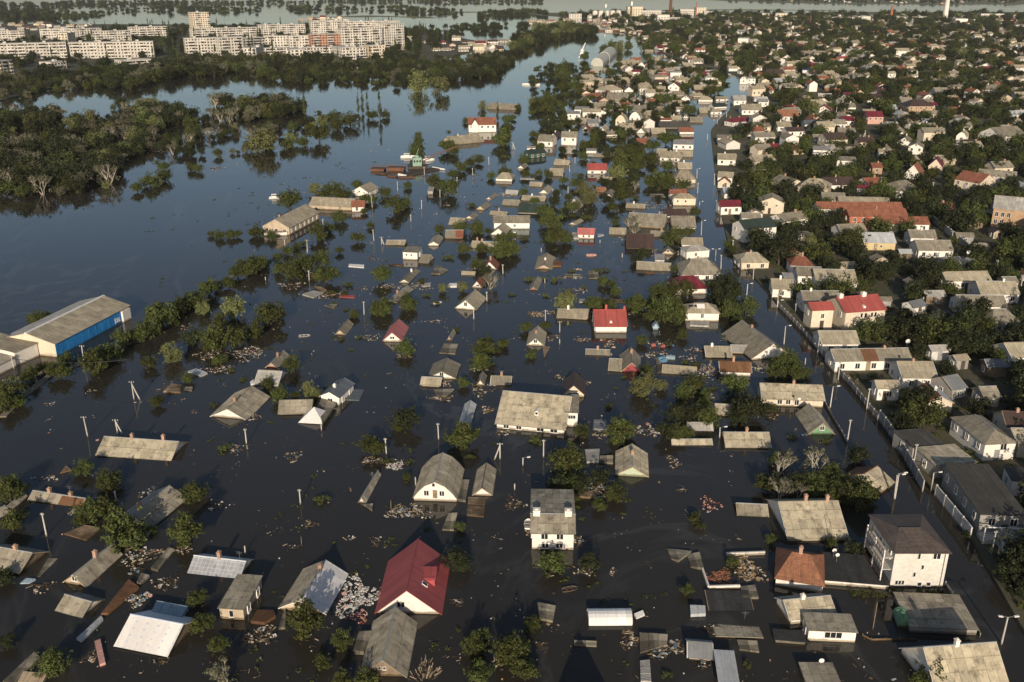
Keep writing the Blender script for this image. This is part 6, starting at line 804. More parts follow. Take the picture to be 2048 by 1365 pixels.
def tag(o, label, cat, group=None, kind=None):
    if label: o['label'] = spell(label)
    if cat: o['category'] = cat
    if group: o['group'] = group
    if kind: o['kind'] = kind
    return o
def empty(name, loc, rz=0):
    o = bpy.data.objects.new(name, None)
    o.empty_display_size = .5
    col.objects.link(o)
    o.location = loc
    o.rotation_euler = (0, 0, rz)
    return o
def structure(o): o['kind'] = 'structure'; return o

# ------------------------------------------------------------------ setting: water, land, banks
b = MB(); b.face([(-9000, -400, 0), (9000, -400, 0), (9000, 16000, 0), (-9000, 16000, 0)])
structure(b.build('water', 'water'))

def shore_x(y):
    P = SHORE
    if y <= P[0][1]: return P[0][0]
    for (x0, y0), (x1, y1) in zip(P, P[1:]):
        if y <= y1: return x0 + (x1 - x0) * (y - y0) / max(1e-6, y1 - y0)
    return P[-1][0]
LAND_END = 2330.0
rows = []
y = 40.0
while y < LAND_END:
    rows.append(y); y += 4 + y * .012
rows.append(LAND_END)
offs = [0, .25, 1.2, 4, 10, 20, 40, 80, 160, 320, 640, 1300, 2400]
b = MB()
grid = []
for y in rows:
    x = shore_x(y)
    fall = 1 if y < LAND_END - 1 else 0
    grid.append([(x + o, y, (-.6 if (i == 0 or not fall) else .4 + .06 * math.sin(x * .9 + o * .7 + y * .31))) for i, o in enumerate(offs)])
nv = len(offs)
b.v = [p for r in grid for p in r]
for j in range(len(rows) - 1):
    for i in range(nv - 1):
        b.f.append((j * nv + i, j * nv + i + 1, (j + 1) * nv + i + 1, (j + 1) * nv + i)); b.uv.append(None); b.mi.append(0)
structure(b.build('ground', 'dirt'))
def bank(name, pts, z, mat):
    c = (sum(p[0] for p in pts) / len(pts), sum(p[1] for p in pts) / len(pts))
    m = MB()
    m.hexa([(x, y, -.8) for x, y in pts], [(c[0] + (x - c[0]) * .99, c[1] + (y - c[1]) * .99, z) for x, y in pts])
    return structure(m.build(name, mat))
bank('far_bank', LEFT_BANK, .5, 'bank')
def ribbon(name, pts, w, z, mat):
    m = MB(); n = len(pts); L = []; Rr = []
    for i, p in enumerate(pts):
        a = Vector(pts[max(0, i - 1)]); c = Vector(pts[min(n - 1, i + 1)]); d = (c - a).normalized(); q = Vector((-d.y, d.x))
        L.append(Vector(p) + q * w / 2); Rr.append(Vector(p) - q * w / 2)
    for i in range(n - 1): m.face([(*L[i + 1], z), (*L[i], z), (*Rr[i], z), (*Rr[i + 1], z)][::-1])
    return structure(m.build(name, mat))
ribbon('road', ROAD, 6.0, .50, 'asphalt')
ribbon('flooded_road', FLOODED_ROAD, 9.0, .50, 'water')
# far shore, fields and hills beyond the second river
def hill(name, x0, x1, y0, y1, h, mat, seed):
    rnd = random.Random(seed); m = MB(); nx, ny = 40, 14; ph = [rnd.uniform(0, 6) for _ in range(4)]
    for j in range(ny + 1):
        for i in range(nx + 1):
            u, v = i / nx, j / ny
            e = min(1, v * 5) * min(1, u * 6) * min(1, (1 - u) * 6) * min(1, (1 - v) * 6)
            z = -1 + e * (1.6 + h * (v ** 1.3) * (.75 + .25 * math.sin(5 * u + ph[0])) + .5 * math.sin(17 * u + ph[1]))
            m.v.append((x0 + (x1 - x0) * u + 60 * math.sin(3 * v + ph[2]), y0 + (y1 - y0) * v + 160 * math.sin(4 * u + ph[3]) * (1 - v), z))
    for j in range(ny):
        for i in range(nx):
            k = j * (nx + 1) + i; m.f.append((k, k + 1, k + nx + 2, k + nx + 1)); m.uv.append(None); m.mi.append(0)
    o = m.build(name, mat)
    for p in o.data.polygons: p.use_smooth = True
    return structure(o)
def hill_z(x, y):
    rr = random.Random(4); ph = [rr.uniform(0, 6) for _ in range(4)]
    u = (x - 640) / 4560; v = (y - 2560 - 160 * math.sin(4 * u + ph[3])) / 6440
    if not (0 < u < 1 and 0 < v < 1): return None
    e = min(1, v * 5) * min(1, u * 6) * min(1, (1 - u) * 6) * min(1, (1 - v) * 6)
    return -1 + e * (1.6 + 34 * (v ** 1.3) * (.75 + .25 * math.sin(5 * u + ph[0])) + .5 * math.sin(17 * u + ph[1]))
hill('hill', 640, 5200, 2560, 9000, 34, 'field', 4)
hill('far_shore', -3500, 700, 6300, 12000, 8, 'bank', 7)
for i, (x0, x1, y0, y1) in enumerate([(250, 900, 2500, 2620), (700, 1500, 2400, 2470), (-500, -180, 2050, 2130), (-260, 160, 2350, 2420)]):
    hill('sand_spit', x0, x1, y0, y1, .4, 'field', 20 + i)
# embankment path along the river
EMB = [(-93.67, 154.79), (-94.30, 163.60), (-93.80, 175.09), (-89.96, 180.41), (-86.11, 189.22), (-84.44, 193.44), (-83.06, 210.33), (-79.02, 228.33), (-75.52, 243.60), (-69.27, 257.19), (-63.74, 271.63)]
m = MB(); 
for (x0, y0), (x1, y1) in zip(EMB, EMB[1:]):
    d = Vector((x1 - x0, y1 - y0)).normalized(); q = Vector((-d.y, d.x)) * .7
    m.hexa([(x0 - q.x, y0 - q.y, -.6), (x0 + q.x, y0 + q.y, -.6), (x1 + q.x, y1 + q.y, -.6), (x1 - q.x, y1 - q.y, -.6)][::-1],
           [(x0 - q.x, y0 - q.y, .18), (x0 + q.x, y0 + q.y, .18), (x1 + q.x, y1 + q.y, .18), (x1 - q.x, y1 - q.y, .18)][::-1])
structure(m.build('embankment_path', 'concrete'))

# ------------------------------------------------------------------ shared small meshes
_cache = {}
def window_mesh(w, h):
    k = ('win', round(w, 1), round(h, 1))
    if k not in _cache:
        w, h = k[1], k[2]; t = .07 if w > .5 else .035
        f = MB()
        f.box(-w / 2 - t, -w / 2, -.07, .05, -t, h + t); f.box(w / 2, w / 2 + t, -.07, .05, -t, h + t)
        f.box(-w / 2, w / 2, -.07, .05, h, h + t); f.box(-w / 2 - .08, w / 2 + .08, -.14, .05, -t - .04, 0)
        if w > .55:
            for q in range(1, max(2, int(w / .6 + .5))):
                x = -w / 2 + w * q / max(2, int(w / .6 + .5)); f.box(x - .03, x + .03, -.05, .05, 0, h)
        
        p = MB(); p.box(-w / 2, w / 2, -.02, .045, 0, h)
        _cache[k] = (f.mesh('window_frame', 'white_paint'), p.mesh('pane', 'glass'))
    return _cache[k]
def window(parent, x, y, z, w, h, rz=0):
    f, p = window_mesh(w, h)
    o = link('window', f, parent); o.location = (x, y, z); o.rotation_euler = (0, 0, rz)
    link('pane', p, o)
def chimney(parent, x, y, z, mat='chimney_brick', w=.5, h=1.0, below=.7):
    k = ('chim', mat, w, h)
    if k not in _cache:
        f = MB(); f.box(-w / 2, w / 2, -w / 2, w / 2, -below, h); f.box(-w / 2 - .06, w / 2 + .06, -w / 2 - .06, w / 2 + .06, h - .18, h - .06); f.box(-w / 4, w / 4, -w / 4, w / 4, h, h + .15)
        _cache[k] = f.mesh('chimney', mat)
    o = link('chimney', _cache[k], parent); o.location = (x, y, z)
def sheet_mesh(mat):
    k = ('sheet', mat)
    if k not in _cache:
        m = MB(); n = 10
        top = [(i / n, .028 if i % 2 else .0) for i in range(n + 1)]
        i0 = len(m.v)
        for x, z in top: m.v += [(x, 0, z + .012), (x, 1, z)]
        for i in range(n):
            m.f.append((2 * i, 2 * i + 2, 2 * i + 3, 2 * i + 1)); m.uv.append(None); m.mi.append(0)
        # front and side edges give the sheet its thickness
        j = len(m.v)
        for x, z in top: m.v.append((x, 0, z - .02))
        for i in range(n):
            m.f.append((j + i, j + i + 1, 2 * i + 2, 2 * i)); m.uv.append(None); m.mi.append(0)
        _cache[k] = m.mesh('roof_sheet', mat)
    return _cache[k]
SHEET_COUNT = [0]
def lay_sheets(roof, P, u, v, nrm, mat, rnd):
    """single corrugated sheets, each an object, overlapping up the slope"""
    L = (P[1] - P[0]).length; S = (P[3] - P[0]).length
    nx = max(1, round(L / 1.12)); ny = max(1, round(S / 1.6))
    sx, sy = L / nx, S / ny
    me = sheet_mesh(mat)
    for j in range(ny):
        for i in range(nx):
            o = bpy.data.objects.new('roof_sheet', me)
            o.parent = roof
            jx, jz, a = rnd.uniform(-.015, .015), rnd.uniform(0, .012), rnd.uniform(-.008, .008)
            if rnd.random() < .03: jz += .03; a *= 5
            org = P[0] + u * (i * sx + jx) + v * (j * sy - .04) + nrm * (.012 + .012 * (j % 2) + jz)
            ca, sa = math.cos(a), math.sin(a)
            X = u * ca + v * sa; Y = v * ca - u * sa
            mt = Matrix.Identity(4)
            mt.col[0] = (*(X * (sx * 1.0)), 0); mt.col[1] = (*(Y * (sy + .10)), 0); mt.col[2] = (*nrm, 0); mt.col[3] = (*org, 1)
            o.matrix_basis = mt
            col.objects.link(o)
            SHEET_COUNT[0] += 1

# ------------------------------------------------------------------ houses
FOOT = []
def house(rec, idx):
    k, x, y, yaw, w, d, z0, e, rise, roof, wall, ov, ppm, o, lab, grp = rec
    rnd = random.Random(idx * 7 + 1)
    dry = z0 > 0
    FOOT.append((x, y, yaw, w / 2 + .5, d / 2 + .5))
    small = w * d < 26
    cat = 'greenhouse' if k == 'barrel' else ('shed' if 'shed' in (lab if isinstance(lab, str) else LOOKS[lab[0]]) else 'house')
    root = empty({'greenhouse': 'greenhouse', 'shed': 'shed', 'house': 'house'}[cat], (x, y, z0), yaw)
    tag(root, lab, cat, grp or ('houses on the dry bank' if dry else 'houses standing in the flood'))
    near = ppm > 10.0
    if not dry and e < .45: root.rotation_euler = (rnd.gauss(0, .022), rnd.gauss(0, .022), yaw)
    W, D = w / 2, d / 2
    if 'ov' and ov == .25: W -= .25; D -= .25; ovh = .25
    else: ovh = .3
    W = max(W, .3); D = max(D, .3)
    zb = -.6 if dry else -2.0
    R = e + rise
    rp = o.get('rp', .5)
    wm = WALL[wall]
    slopes = []      # (bl, br, tr, tl, material)
    wb = MB()
    drop = .09
    if k == 'gx':
        ry = -D + 2 * D * rp; eb = e + o.get('be', 0)
        wb.profile([(-D, zb), (D, zb), (D, eb - drop), (ry, R - drop), (-D, e - drop)], 'x', -W, W)
        sf = (R - e) / max(.1, ry + D); sb = (R - eb) / max(.1, D - ry)
        zf, zbk = e - sf * ovh, eb - sb * ovh
        XO = W + ovh
        segs = [(-XO, XO, roof)]
        if 'half' in o: segs = [(-XO, XO * .12, roof), (XO * .12, XO, o['half'])]
        if 'mid' in o: segs = [(-XO, -XO * .25, roof), (-XO * .25, XO * .15, o['mid']), (XO * .15, XO, roof)]
        for a, c, mt in segs: slopes.append(((a, -D - ovh, zf), (c, -D - ovh, zf), (c, ry, R), (a, ry, R), mt))
        slopes.append(((XO, D + ovh, zbk), (-XO, D + ovh, zbk), (-XO, ry, R), (XO, ry, R), o.get('back', roof)))
        ridge = [(-XO, ry, R), (XO, ry, R)]
    elif k in ('gy', 'hy', 'mans'):
        XO = W + ovh; y0, y1 = -D - ovh, D + ovh
        if k == 'mans':
            pr = [(-W, e), (-W * .80, e + rise * .36), (-W * .48, e + rise * .74), (0, R), (W * .48, e + rise * .74), (W * .80, e + rise * .36), (W, e)]
            wb.profile([(-W, zb)] + [(a, c - drop) for a, c in pr][:0] + [(W, zb)] + [(a, c - drop) for a, c in pr][::-1], 'y', -D, D)
            pr[0] = (-W - .15, e - .1); pr[-1] = (W + .15, e - .1)
            for (a, za), (c, zc) in zip(pr, pr[1:]):
                if c <= 0: slopes.append(((a, y1, za), (a, y0, za), (c, y0, zc), (c, y1, zc), roof))
                else: slopes.append(((c, y0, zc), (c, y1, zc), (a, y1, za), (a, y0, za), roof))
            ridge = [(0, y0, R), (0, y1, R)]
        else:
            s = rise / W; ze = e - s * ovh
            if k == 'gy':
                wb.profile([(-W, zb), (W, zb), (W, e - drop), (0, R - drop), (-W, e - drop)], 'y', -D, D)
                slopes.append(((-XO, y1, ze), (-XO, y0, ze), (0, y0, R), (0, y1, R), o.get('left', roof)))
                slopes.append(((XO, y0, ze), (XO, y1, ze), (0, y1, R), (0, y0, R), o.get('right', roof)))
                ridge = [(0, y0, R), (0, y1, R)]
            else:
                wb.box(-W, W, -D, D, zb, e - .05)
                i = min(W * .9, D * .8)
                slopes.append(((-XO, y0, ze), (XO, y0, ze), (0, y0 + i, R), (0, y0 + i, R), roof))
                slopes.append(((XO, y1, ze), (-XO, y1, ze), (0, y1 - i, R), (0, y1 - i, R), roof))
                slopes.append(((-XO, y1, ze), (-XO, y0, ze), (0, y0 + i, R), (0, y1 - i, R), roof))
                slopes.append(((XO, y0, ze), (XO, y1, ze), (0, y1 - i, R), (0, y0 + i, R), roof))
                ridge = [(0, y0 + i, R), (0, y1 - i, R)]
    elif k in ('hip', 'pyr'):
        wb.box(-W, W, -D, D, zb, e - .05)
        XO, YO = W + ovh, D + ovh; ze = e - .06
        i = XO if k == 'pyr' else min(YO * .95, XO * .62)
        slopes.append(((-XO, -YO, ze), (XO, -YO, ze), (XO - i, 0, R), (-XO + i, 0, R), roof))
        slopes.append(((XO, YO, ze), (-XO, YO, ze), (-XO + i, 0, R), (XO - i, 0, R), roof))
        slopes.append(((-XO, YO, ze), (-XO, -YO, ze), (-XO + i, 0, R), (-XO + i, 0, R), roof))
        slopes.append(((XO, -YO, ze), (XO, YO, ze), (XO - i, 0, R), (XO - i, 0, R), roof))
        ridge = [(-XO + i, 0, R), (XO - i, 0, R)]
    elif k == 'barrel':
        n = 8; pr = [(-D * math.cos(PI * q / n), e + rise * math.sin(PI * q / n)) for q in range(n + 1)]
        wb.profile([(a * .97, c - .05) for a, c in pr][::-1][:0] + [(-D * .97, zb), (D * .97, zb)] + [(a * .97, c - .05) for a, c in pr][::-1], 'x', -W, W)
        for (a, za), (c, zc) in zip(pr, pr[1:]): slopes.append(((-W, a, za), (W, a, za), (W, c, zc), (-W, c, zc), roof))
        ridge = None
    else:
        sl = .035
        wb.profile([(-D, zb), (D, zb), (D, e + 2 * D * sl - drop), (-D, e - drop)], 'x', -W, W)
        oh = .18
        slopes.append(((-W - oh, -D - oh, e), (W + oh, -D - oh, e), (W + oh, D + oh, e + 2 * D * sl), (-W - oh, D + oh, e + 2 * D * sl), roof))
        R = e + 2 * D * sl; ridge = None
    wb.build('wall', wm, root)
    # the roof deck; sheets are pieces of their own on the nearest slate roofs
    mats = []
    rb = MB(); todo = []
    for (bl, br, tr, tl, mt) in slopes:
        sh = near and mt in ('slate', 'tan') and (Vector(tr) - Vector(tl)).length > .5 and abs((Vector(tr) - Vector(tl)).length - (Vector(br) - Vector(bl)).length) < .02
        mn = mt
        if mn not in mats: mats.append(mn)
        P, u, v, nrm = rb.slope(bl, br, tr, tl, .07 if k != 'barrel' else .03, mats.index(mn))
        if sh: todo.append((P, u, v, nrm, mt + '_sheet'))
    ro = rb.build('roof', mats, root)
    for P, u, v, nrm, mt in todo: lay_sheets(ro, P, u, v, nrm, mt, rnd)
    if ridge and ppm > 6 and k != 'pyr':
        c = MB(); a, q = Vector(ridge[0]), Vector(ridge[1]); dd = (q - a).normalized() * .04
        c.tube(a - dd, q + dd, .10, .10, 6)
        c.build('ridge_cap', 'lmetal' if o.get('capl') or roof in ('slate', 'tan') and rnd.random() < .6 else roof, ro)
    if ppm > 9 and k in ('gx', 'gy') and roof not in ('grid',) and rnd.random() < .75:
        vm = 'white_paint' if rnd.random() < .5 else 'pale_timber'      # verge boards along the gable edges
        for (bl, br, tr, tl, mt) in slopes[:2]:
            for p, q in ((bl, tl), (br, tr)):
                p, q = Vector(p), Vector(q); off = Vector((0, 0, -.05))
                c = MB(); c.tube(p + off, q + off, .06, .06, 4); c.build('verge_board', vm, ro)
    # chimneys
    chm = 'red_brick' if roof == 'red2' else 'chimney_brick'
    if ridge:
        A, Bq = Vector(ridge[0]), Vector(ridge[1])
        for f in o.get('ch', []):
            p = A.lerp(Bq, f); chimney(ro, p.x + rnd.uniform(-.1, .1), p.y + .12, p.z, chm, .46, rnd.choice([.7, .85, 1.05]))
        for f in o.get('wch', []):
            p = A.lerp(Bq, f); chimney(ro, p.x, p.y, p.z, 'white_wall', .95, .75)
        if 'ch' not in o and 'wch' not in o and 'win' not in o and not small and rnd.random() < .45 and ppm > 2.5:
            p = A.lerp(Bq, rnd.uniform(.25, .75)); chimney(ro, p.x, p.y, p.z, rnd.choice(['chimney_brick', 'white_wall']), .46, rnd.choice([.6, .8]))
    # windows
    yf = -D - .05
    if 'win' in o:
        for (u, z, ww, wh) in o['win']:
            if k in ('gx', 'hip', 'fl', 'hy', 'pyr'):
                wh = max(.4, min(wh, e - .45)); z = max(.08, min(z, e - .22 - wh))
            window(root, -W + 2 * W * u, yf, z, ww, wh)
    elif ppm > 2.4 and k != 'barrel':
        if e > 1.5:
            rows_ = [e - 1.75] if e < 4.2 else [e - 1.75, e - 4.35]
            n = max(1, int(W * 2 / 2.7))
            for z in rows_:
                if z < -.6: continue
                for q in range(n): window(root, -W + 2 * W * (q + .5) / n + rnd.uniform(-.2, .2), yf, max(z, .15), .9, 1.1)
        if k in ('gy', 'mans') and rise > 1.2 and rnd.random() < .5:
            window(root, 0, yf, e + rise * .28, .7, .7 if rise < 2 else .95)
    if ppm > 2.4 and e > 1.5 and k != 'barrel':
        sx = 1 if x < 0 else -1
        n = max(1, int(D * 2 / 3.0))
        for q in range(n): window(root, sx * (W + .05), -D + 2 * D * (q + .5) / n, max(e - 1.75, .15), .8, 1.1, sx * PI / 2)
    if dry and e > 1.8 and ppm > 5:
        dm = MB(); dm.box(-.45, .45, -.06, .04, -.1, 1.95); dr = dm.build('door', rnd.choice(['timber', 'grey_paint', 'dark_timber']), root); dr.location = (W * rnd.uniform(-.3, .3), yf + .02, 0)
        h_ = MB(); h_.box(.3, .36, -.12, -.05, .95, 1.05); h_.build('handle', 'iron', dr)
    if 'door' in o:
        dm = MB(); dm.box(-.35, .35, -.06, .04, .55, 1.9); dr = dm.build('door', 'timber', root); dr.location = (-W + 2 * W * o['door'], yf, 0)
    if k in ('gx', 'gy') and ppm > 12 and e < .8 and rnd.random() < .5:
        a = MB(); hh = rnd.uniform(1.2, 2.0); a.tube((0, 0, -.3), (0, 0, hh), .03, .025, 6); a.box(-.5, .5, -.015, .015, hh - .2, hh - .17); a.box(-.35, .35, -.015, .015, hh - .45, hh - .42)
        an = a.build('antenna', 'iron', ro); p = Vector(ridge[0]).lerp(Vector(ridge[1]), rnd.uniform(.1, .9)); an.location = p
    # special features
    if 'dormer' in o:
        sx_, s = W * .55, rise / W; zr = R - s * sx_
        q = MB(); fx = [(-.9, -1.1, -.05), (.9, -1.1, -.05), (.9, 1.6, -.05), (-.9, 1.6, -.05)]
        q.profile([(-.85, -1.2), (.85, -1.2), (.85, .55), (-.85, .55)], 'y', -.9, 1.2)
        do = q.build('dormer', 'red_wall', ro); do.location = (sx_ - .1, -D * .1, zr + .05)
        q = MB(); q.slope((-1.0, -1.05, .42), (1.0, -1.05, .42), (1.0, 1.35, .85), (-1.0, 1.35, .85)); q.build('dormer_roof', 'red', do)
        q = MB(); q.obox((0, 0, 0), (.9, .75, .08), 0, 0, math.atan(s)); q2 = q.build('skylight', 'white_paint', ro); q2.location = (W * .45, -D * .42, R - s * W * .45 + .06)
        q = MB(); q.obox((0, 0, .03), (.7, .55, .06), 0, 0, math.atan(s)); q.build('pane', 'glass', q2)
    if 'roofwin' in o:
        yy = -D * .6; zz = e + (R - e) * .4
        q = MB(); q.profile([(-.35, -.6), (.35, -.6), (.35, .45), (0, .75), (-.35, .45)], 'y', -.6, .9); do = q.build('dormer', 'white_wall', ro); do.location = (W * .12, yy, zz)
        q = MB(); q.box(-.22, .22, -.65, -.55, .0, .4); q.build('pane', 'glass', do)
    if 'vent' in o:
        q = MB(); q.profile([(-.3, -.4), (.3, -.4), (.3, .1), (0, .5), (-.3, .1)], 'y', -.4, .5); do = q.build('roof_vent', 'white_wall', ro); do.location = (0, -D * .75, e + (R - e) * .22)
    if 'solar' in o:
        q = MB(); q.obox((0, 0, 0), (1.8, 1.4, .06), 0, math.atan2(rise, D)); so = q.build('roof_hatch', 'white_paint', ro); so.location = (-.2, -D * .35, e + rise * .68)
        for a in range(2):
            q = MB(); q.obox((0, 0, 0), (1.0, 1.3, .06), 0, math.atan2(rise, D)); so = q.build('solar_panel', 'solar_black', ro); so.location = (-W * .62 + a * 1.15, -D * .42, e + rise * .58)
    if 'balc' in o:
        for zz in (.2, 2.4, 4.2):
            q = MB(); q.box(-W - 1.3, -W - .01, -D * .9, D * .5, zz, zz + .12); q.build('balcony_floor', 'concrete', root)
            q = MB()
            for t in range(9):
                yy = -D * .9 + (D * 1.4) * t / 8; q.box(-W - 1.3, -W - 1.25, yy - .03, yy + .03, zz + .12, zz + 1.0)
            q.box(-W - 1.32, -W - 1.24, -D * .9, D * .5, zz + 1.0, zz + 1.06); q.build('railing', 'rust_iron', root)
        for yy in (-D * .88, -D * .2, D * .48):
            q = MB(); q.box(-W - 1.28, -W - 1.12, yy - .08, yy + .08, -2, e - .1); q.build('post', 'white_paint', root)
        q = MB(); q.box(W - .5, W - .42, -D - .12, -D - .003, 0, e - .1); q.build('drainpipe', 'iron', root)
    if 'porch' in o:
        q = MB()
        for xx in (-W, -W * .3, W * .4, W): q.box(xx - .08, xx + .08, -D - 2.2, -D - 2.04, -.4, e * .75)
        q.box(-W, W, -D - 2.2, -D - 2.06, e * .75, e * .75 + .14); q.build('porch_frame', 'white_paint', root)
        q = MB(); q.box(-W, W, -D - 2.1, -D - .02, .0, .7); q.build('terrace', 'concrete', root)
    if 'wing' in o:
        q = MB(); q.profile([(-1.8, zb), (1.8, zb), (1.8, e - .1), (0, e + 2.6), (-1.8, e - .1)], 'y', -D - 1.2, 0); wg = q.build('cross_gable', wm, root); wg.location = (-W * .55, 0, 0)
        q = MB(); q.slope((-2.1, 0, e - .3), (-2.1, -D - 1.5, e - .3), (0, -D - 1.5, e + 2.75), (0, 0, e + 2.75)); q.slope((2.1, -D - 1.5, e - .3), (2.1, 0, e - .3), (0, 0, e + 2.75), (0, -D - 1.5, e + 2.75)); q.build('gable_roof', roof, wg)
    if k == 'barrel':
        for q_ in range(6):
            xx = -W + 2 * W * (q_) / 5
            q = MB()
            for (a, za), (c, zc) in zip(pr, pr[1:]): q.tube((xx, a, za + .02), (xx, c, zc + .02), .04, .04, 5)
            q.build('rib', 'white_paint', root)
    return root
for i, r in enumerate(HOUSES): house(r, i)

# ------------------------------------------------------------------ floating roof pieces and boards
for i, (pts, x, y, z, mt, lab) in enumerate(SLABS):
    rnd = random.Random(900 + i)
    tilt = rnd.uniform(.0, .25)
    n = 'wooden_deck' if mt in ('deck', 'wood') else ('floating_roof' if mt in ('slate', 'tan', 'lslate', 'rust') else 'floating_sheet')
    root = empty(n, (x, y, 0)); tag(root, lab, 'deck' if mt in ('deck', 'wood') else ('roof piece' if n == 'floating_roof' else 'sheet'), 'wreckage afloat')
    # cut the piece into planks or sheets along its longer edge
    A = [Vector((*p, z)) for p in pts]
    if len(A) == 4:
        e0 = (A[1] - A[0]).length + (A[2] - A[3]).length; e1 = (A[2] - A[1]).length + (A[3] - A[0]).length
        if e0 < e1: A = A[1:] + A[:1]
        L = ((A[1] - A[0]).length + (A[2] - A[3]).length) / 2
        n_ = max(1, min(14, round(L / (.55 if mt in ('deck', 'wood') else 1.1))))
        for q in range(n_):
            f0, f1 = (q + .02) / n_, (q + .98) / n_
            B = [A[0].lerp(A[1], f0), A[0].lerp(A[1], f1), A[3].lerp(A[2], f1), A[3].lerp(A[2], f0)]
            up = rnd.uniform(0, .05)
            lift = [up, up, up + tilt, up + tilt]
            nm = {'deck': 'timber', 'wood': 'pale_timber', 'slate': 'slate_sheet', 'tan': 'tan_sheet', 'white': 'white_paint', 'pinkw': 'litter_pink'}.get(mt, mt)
            mb = MB(); mb.hexa([p + Vector((0, 0, -.45)) for p in B], [p + Vector((0, 0, h)) for p, h in zip(B, lift)])
            mb.uv[1] = [((p - A[0]).length * .7, (p - B[0]).length) for p in B]
            mb.build('plank' if mt in ('deck', 'wood') else 'sheet', nm, root)
    else:
        mb = MB(); mb.hexa([p + Vector((0, 0, -.45)) for p in A], [p + Vector((0, 0, rnd.uniform(0, .2))) for p in A]); mb.build('sheet', {'deck': 'timber', 'slate': 'slate_sheet'}.get(mt, mt), root)

# ------------------------------------------------------------------ trees
def leaf_quads(mb, tints, c, r, n, size, rnd, flat=1.0):
    for _ in range(n):
        v = Vector((rnd.gauss(0, 1), rnd.gauss(0, 1), rnd.gauss(0, 1))).normalized()
        p = Vector(c) + Vector((v.x * r, v.y * r, v.z * r * flat)) * (rnd.uniform(.62, 1.05))
        nn = (v + Vector((rnd.gauss(0, .6), rnd.gauss(0, .6), rnd.gauss(0, .6) + .25))).normalized()
        a = nn.orthogonal().normalized(); b_ = nn.cross(a); th = rnd.uniform(0, 6.28)
        a, b_ = a * math.cos(th) + b_ * math.sin(th), b_ * math.cos(th) - a * math.sin(th)
        s = size * rnd.uniform(.6, 1.35)
        mb.face([p - a * s * .5, p - b_ * s * .32, p + a * s * .5, p + b_ * s * .32]); tints.append(rnd.random())
def branch(mb, p, d, L, r, depth, rnd, tips, mi=0):
    q = p + d * L
    mb.tube(p, q, r, r * .6, 5, mi)
    if depth == 0: tips.append(q); return
    for _ in range(rnd.choice([2, 3])):
        nd = (d + Vector((rnd.uniform(-.75, .75), rnd.uniform(-.75, .75), rnd.uniform(-.15, .45)))).normalized()
        branch(mb, q, nd, L * rnd.uniform(.6, .8), r * .58, depth - 1, rnd, tips, mi)
def tree_mesh(kind, leaf, seed, lift):
    """returns (crown mesh, trunk mesh); crown about one unit in radius"""
    rnd = random.Random(seed)
    cb, tints = MB(), []
    tb = MB()
    if kind == 'round':
        lx, ly, lz = rnd.uniform(.9, 1.12), rnd.uniform(.9, 1.1), rnd.uniform(.78, 1.05)
        for _ in range(26):
            v = Vector((rnd.gauss(0, 1), rnd.gauss(0, 1), rnd.gauss(.15, .9))).normalized() * rnd.uniform(.3, .8)
            k = rnd.uniform(.2, .4)
            t0 = len(tints)
            leaf_quads(cb, tints, (v.x * lx, v.y * ly, v.z * lz + lift), k, int(55 + 420 * k * k), .13, rnd)
            off = rnd.uniform(-.28, .28)
            for q in range(t0, len(tints)): tints[q] = min(1, max(0, .5 + off + (tints[q] - .5) * .5))
        for _ in range(22):
            v = Vector((rnd.gauss(0, 1), rnd.gauss(0, 1), rnd.gauss(.2, .9))).normalized() * rnd.uniform(.85, 1.12)
            leaf_quads(cb, tints, (v.x * lx, v.y * ly, v.z * lz + lift), .12, 14, .11, rnd)
    elif kind == 'bush':
        for _ in range(12):
            a = rnd.uniform(0, 6.28); rr = rnd.uniform(.1, .9)
            leaf_quads(cb, tints, (rr * math.cos(a), rr * math.sin(a), rnd.uniform(.1, .5)), rnd.uniform(.18, .36), 75, .13, rnd, .8)
        lift = .3
    elif kind == 'poplar':
        for _ in range(34):
            h = rnd.uniform(.7, 9.4); rad = .9 * (1 - abs(h - 3.8) / 6.6) ** .7
            a = rnd.uniform(0, 6.28)
            leaf_quads(cb, tints, (rad * .5 * math.cos(a), rad * .5 * math.sin(a), h), max(.25, rad * .62), 55, .24, rnd, 1.6)
        tb.tube((0, 0, -1), (0, 0, 6), .16, .05, 7)
    elif kind == 'dead':
        tips = []
        for _ in range(3):
            d = Vector((rnd.uniform(-.45, .45), rnd.uniform(-.45, .45), 1)).normalized()
            branch(tb, Vector((0, 0, -.2)), d, .62, .055, 4, rnd, tips)
        for t in tips:
            if rnd.random() < .35: leaf_quads(cb, tints, t * 1.0, .14, 12, .1, rnd)
        for _ in range(7):
            a = rnd.uniform(0, 6.28); leaf_quads(cb, tints, (.6 * math.cos(a), .6 * math.sin(a), rnd.uniform(.2, .8)), .25, 40, .11, rnd)
    if kind in ('round', 'bush'):
        tips = []
        top = max(.35, lift)
        tb.tube((0, 0, -.6), (0.02, 0, top * .75), .085, .055, 7)
        for q in range(5):
            a = q * 1.26 + rnd.uniform(-.4, .4); e = rnd.uniform(.45, .75)
            tb.tube((0.015, 0, top * rnd.uniform(.3, .7)), (e * math.cos(a), e * math.sin(a), top + rnd.uniform(-.15, .45)), .04, .012, 5)
    me = cb.mesh('crown', leaf)
    at = me.attributes.new('tint', 'FLOAT', 'FACE'); at.data.foreach_set('value', tints)
    return me, tb.mesh('trunk', 'bare_bark' if kind == 'dead' else 'bark')
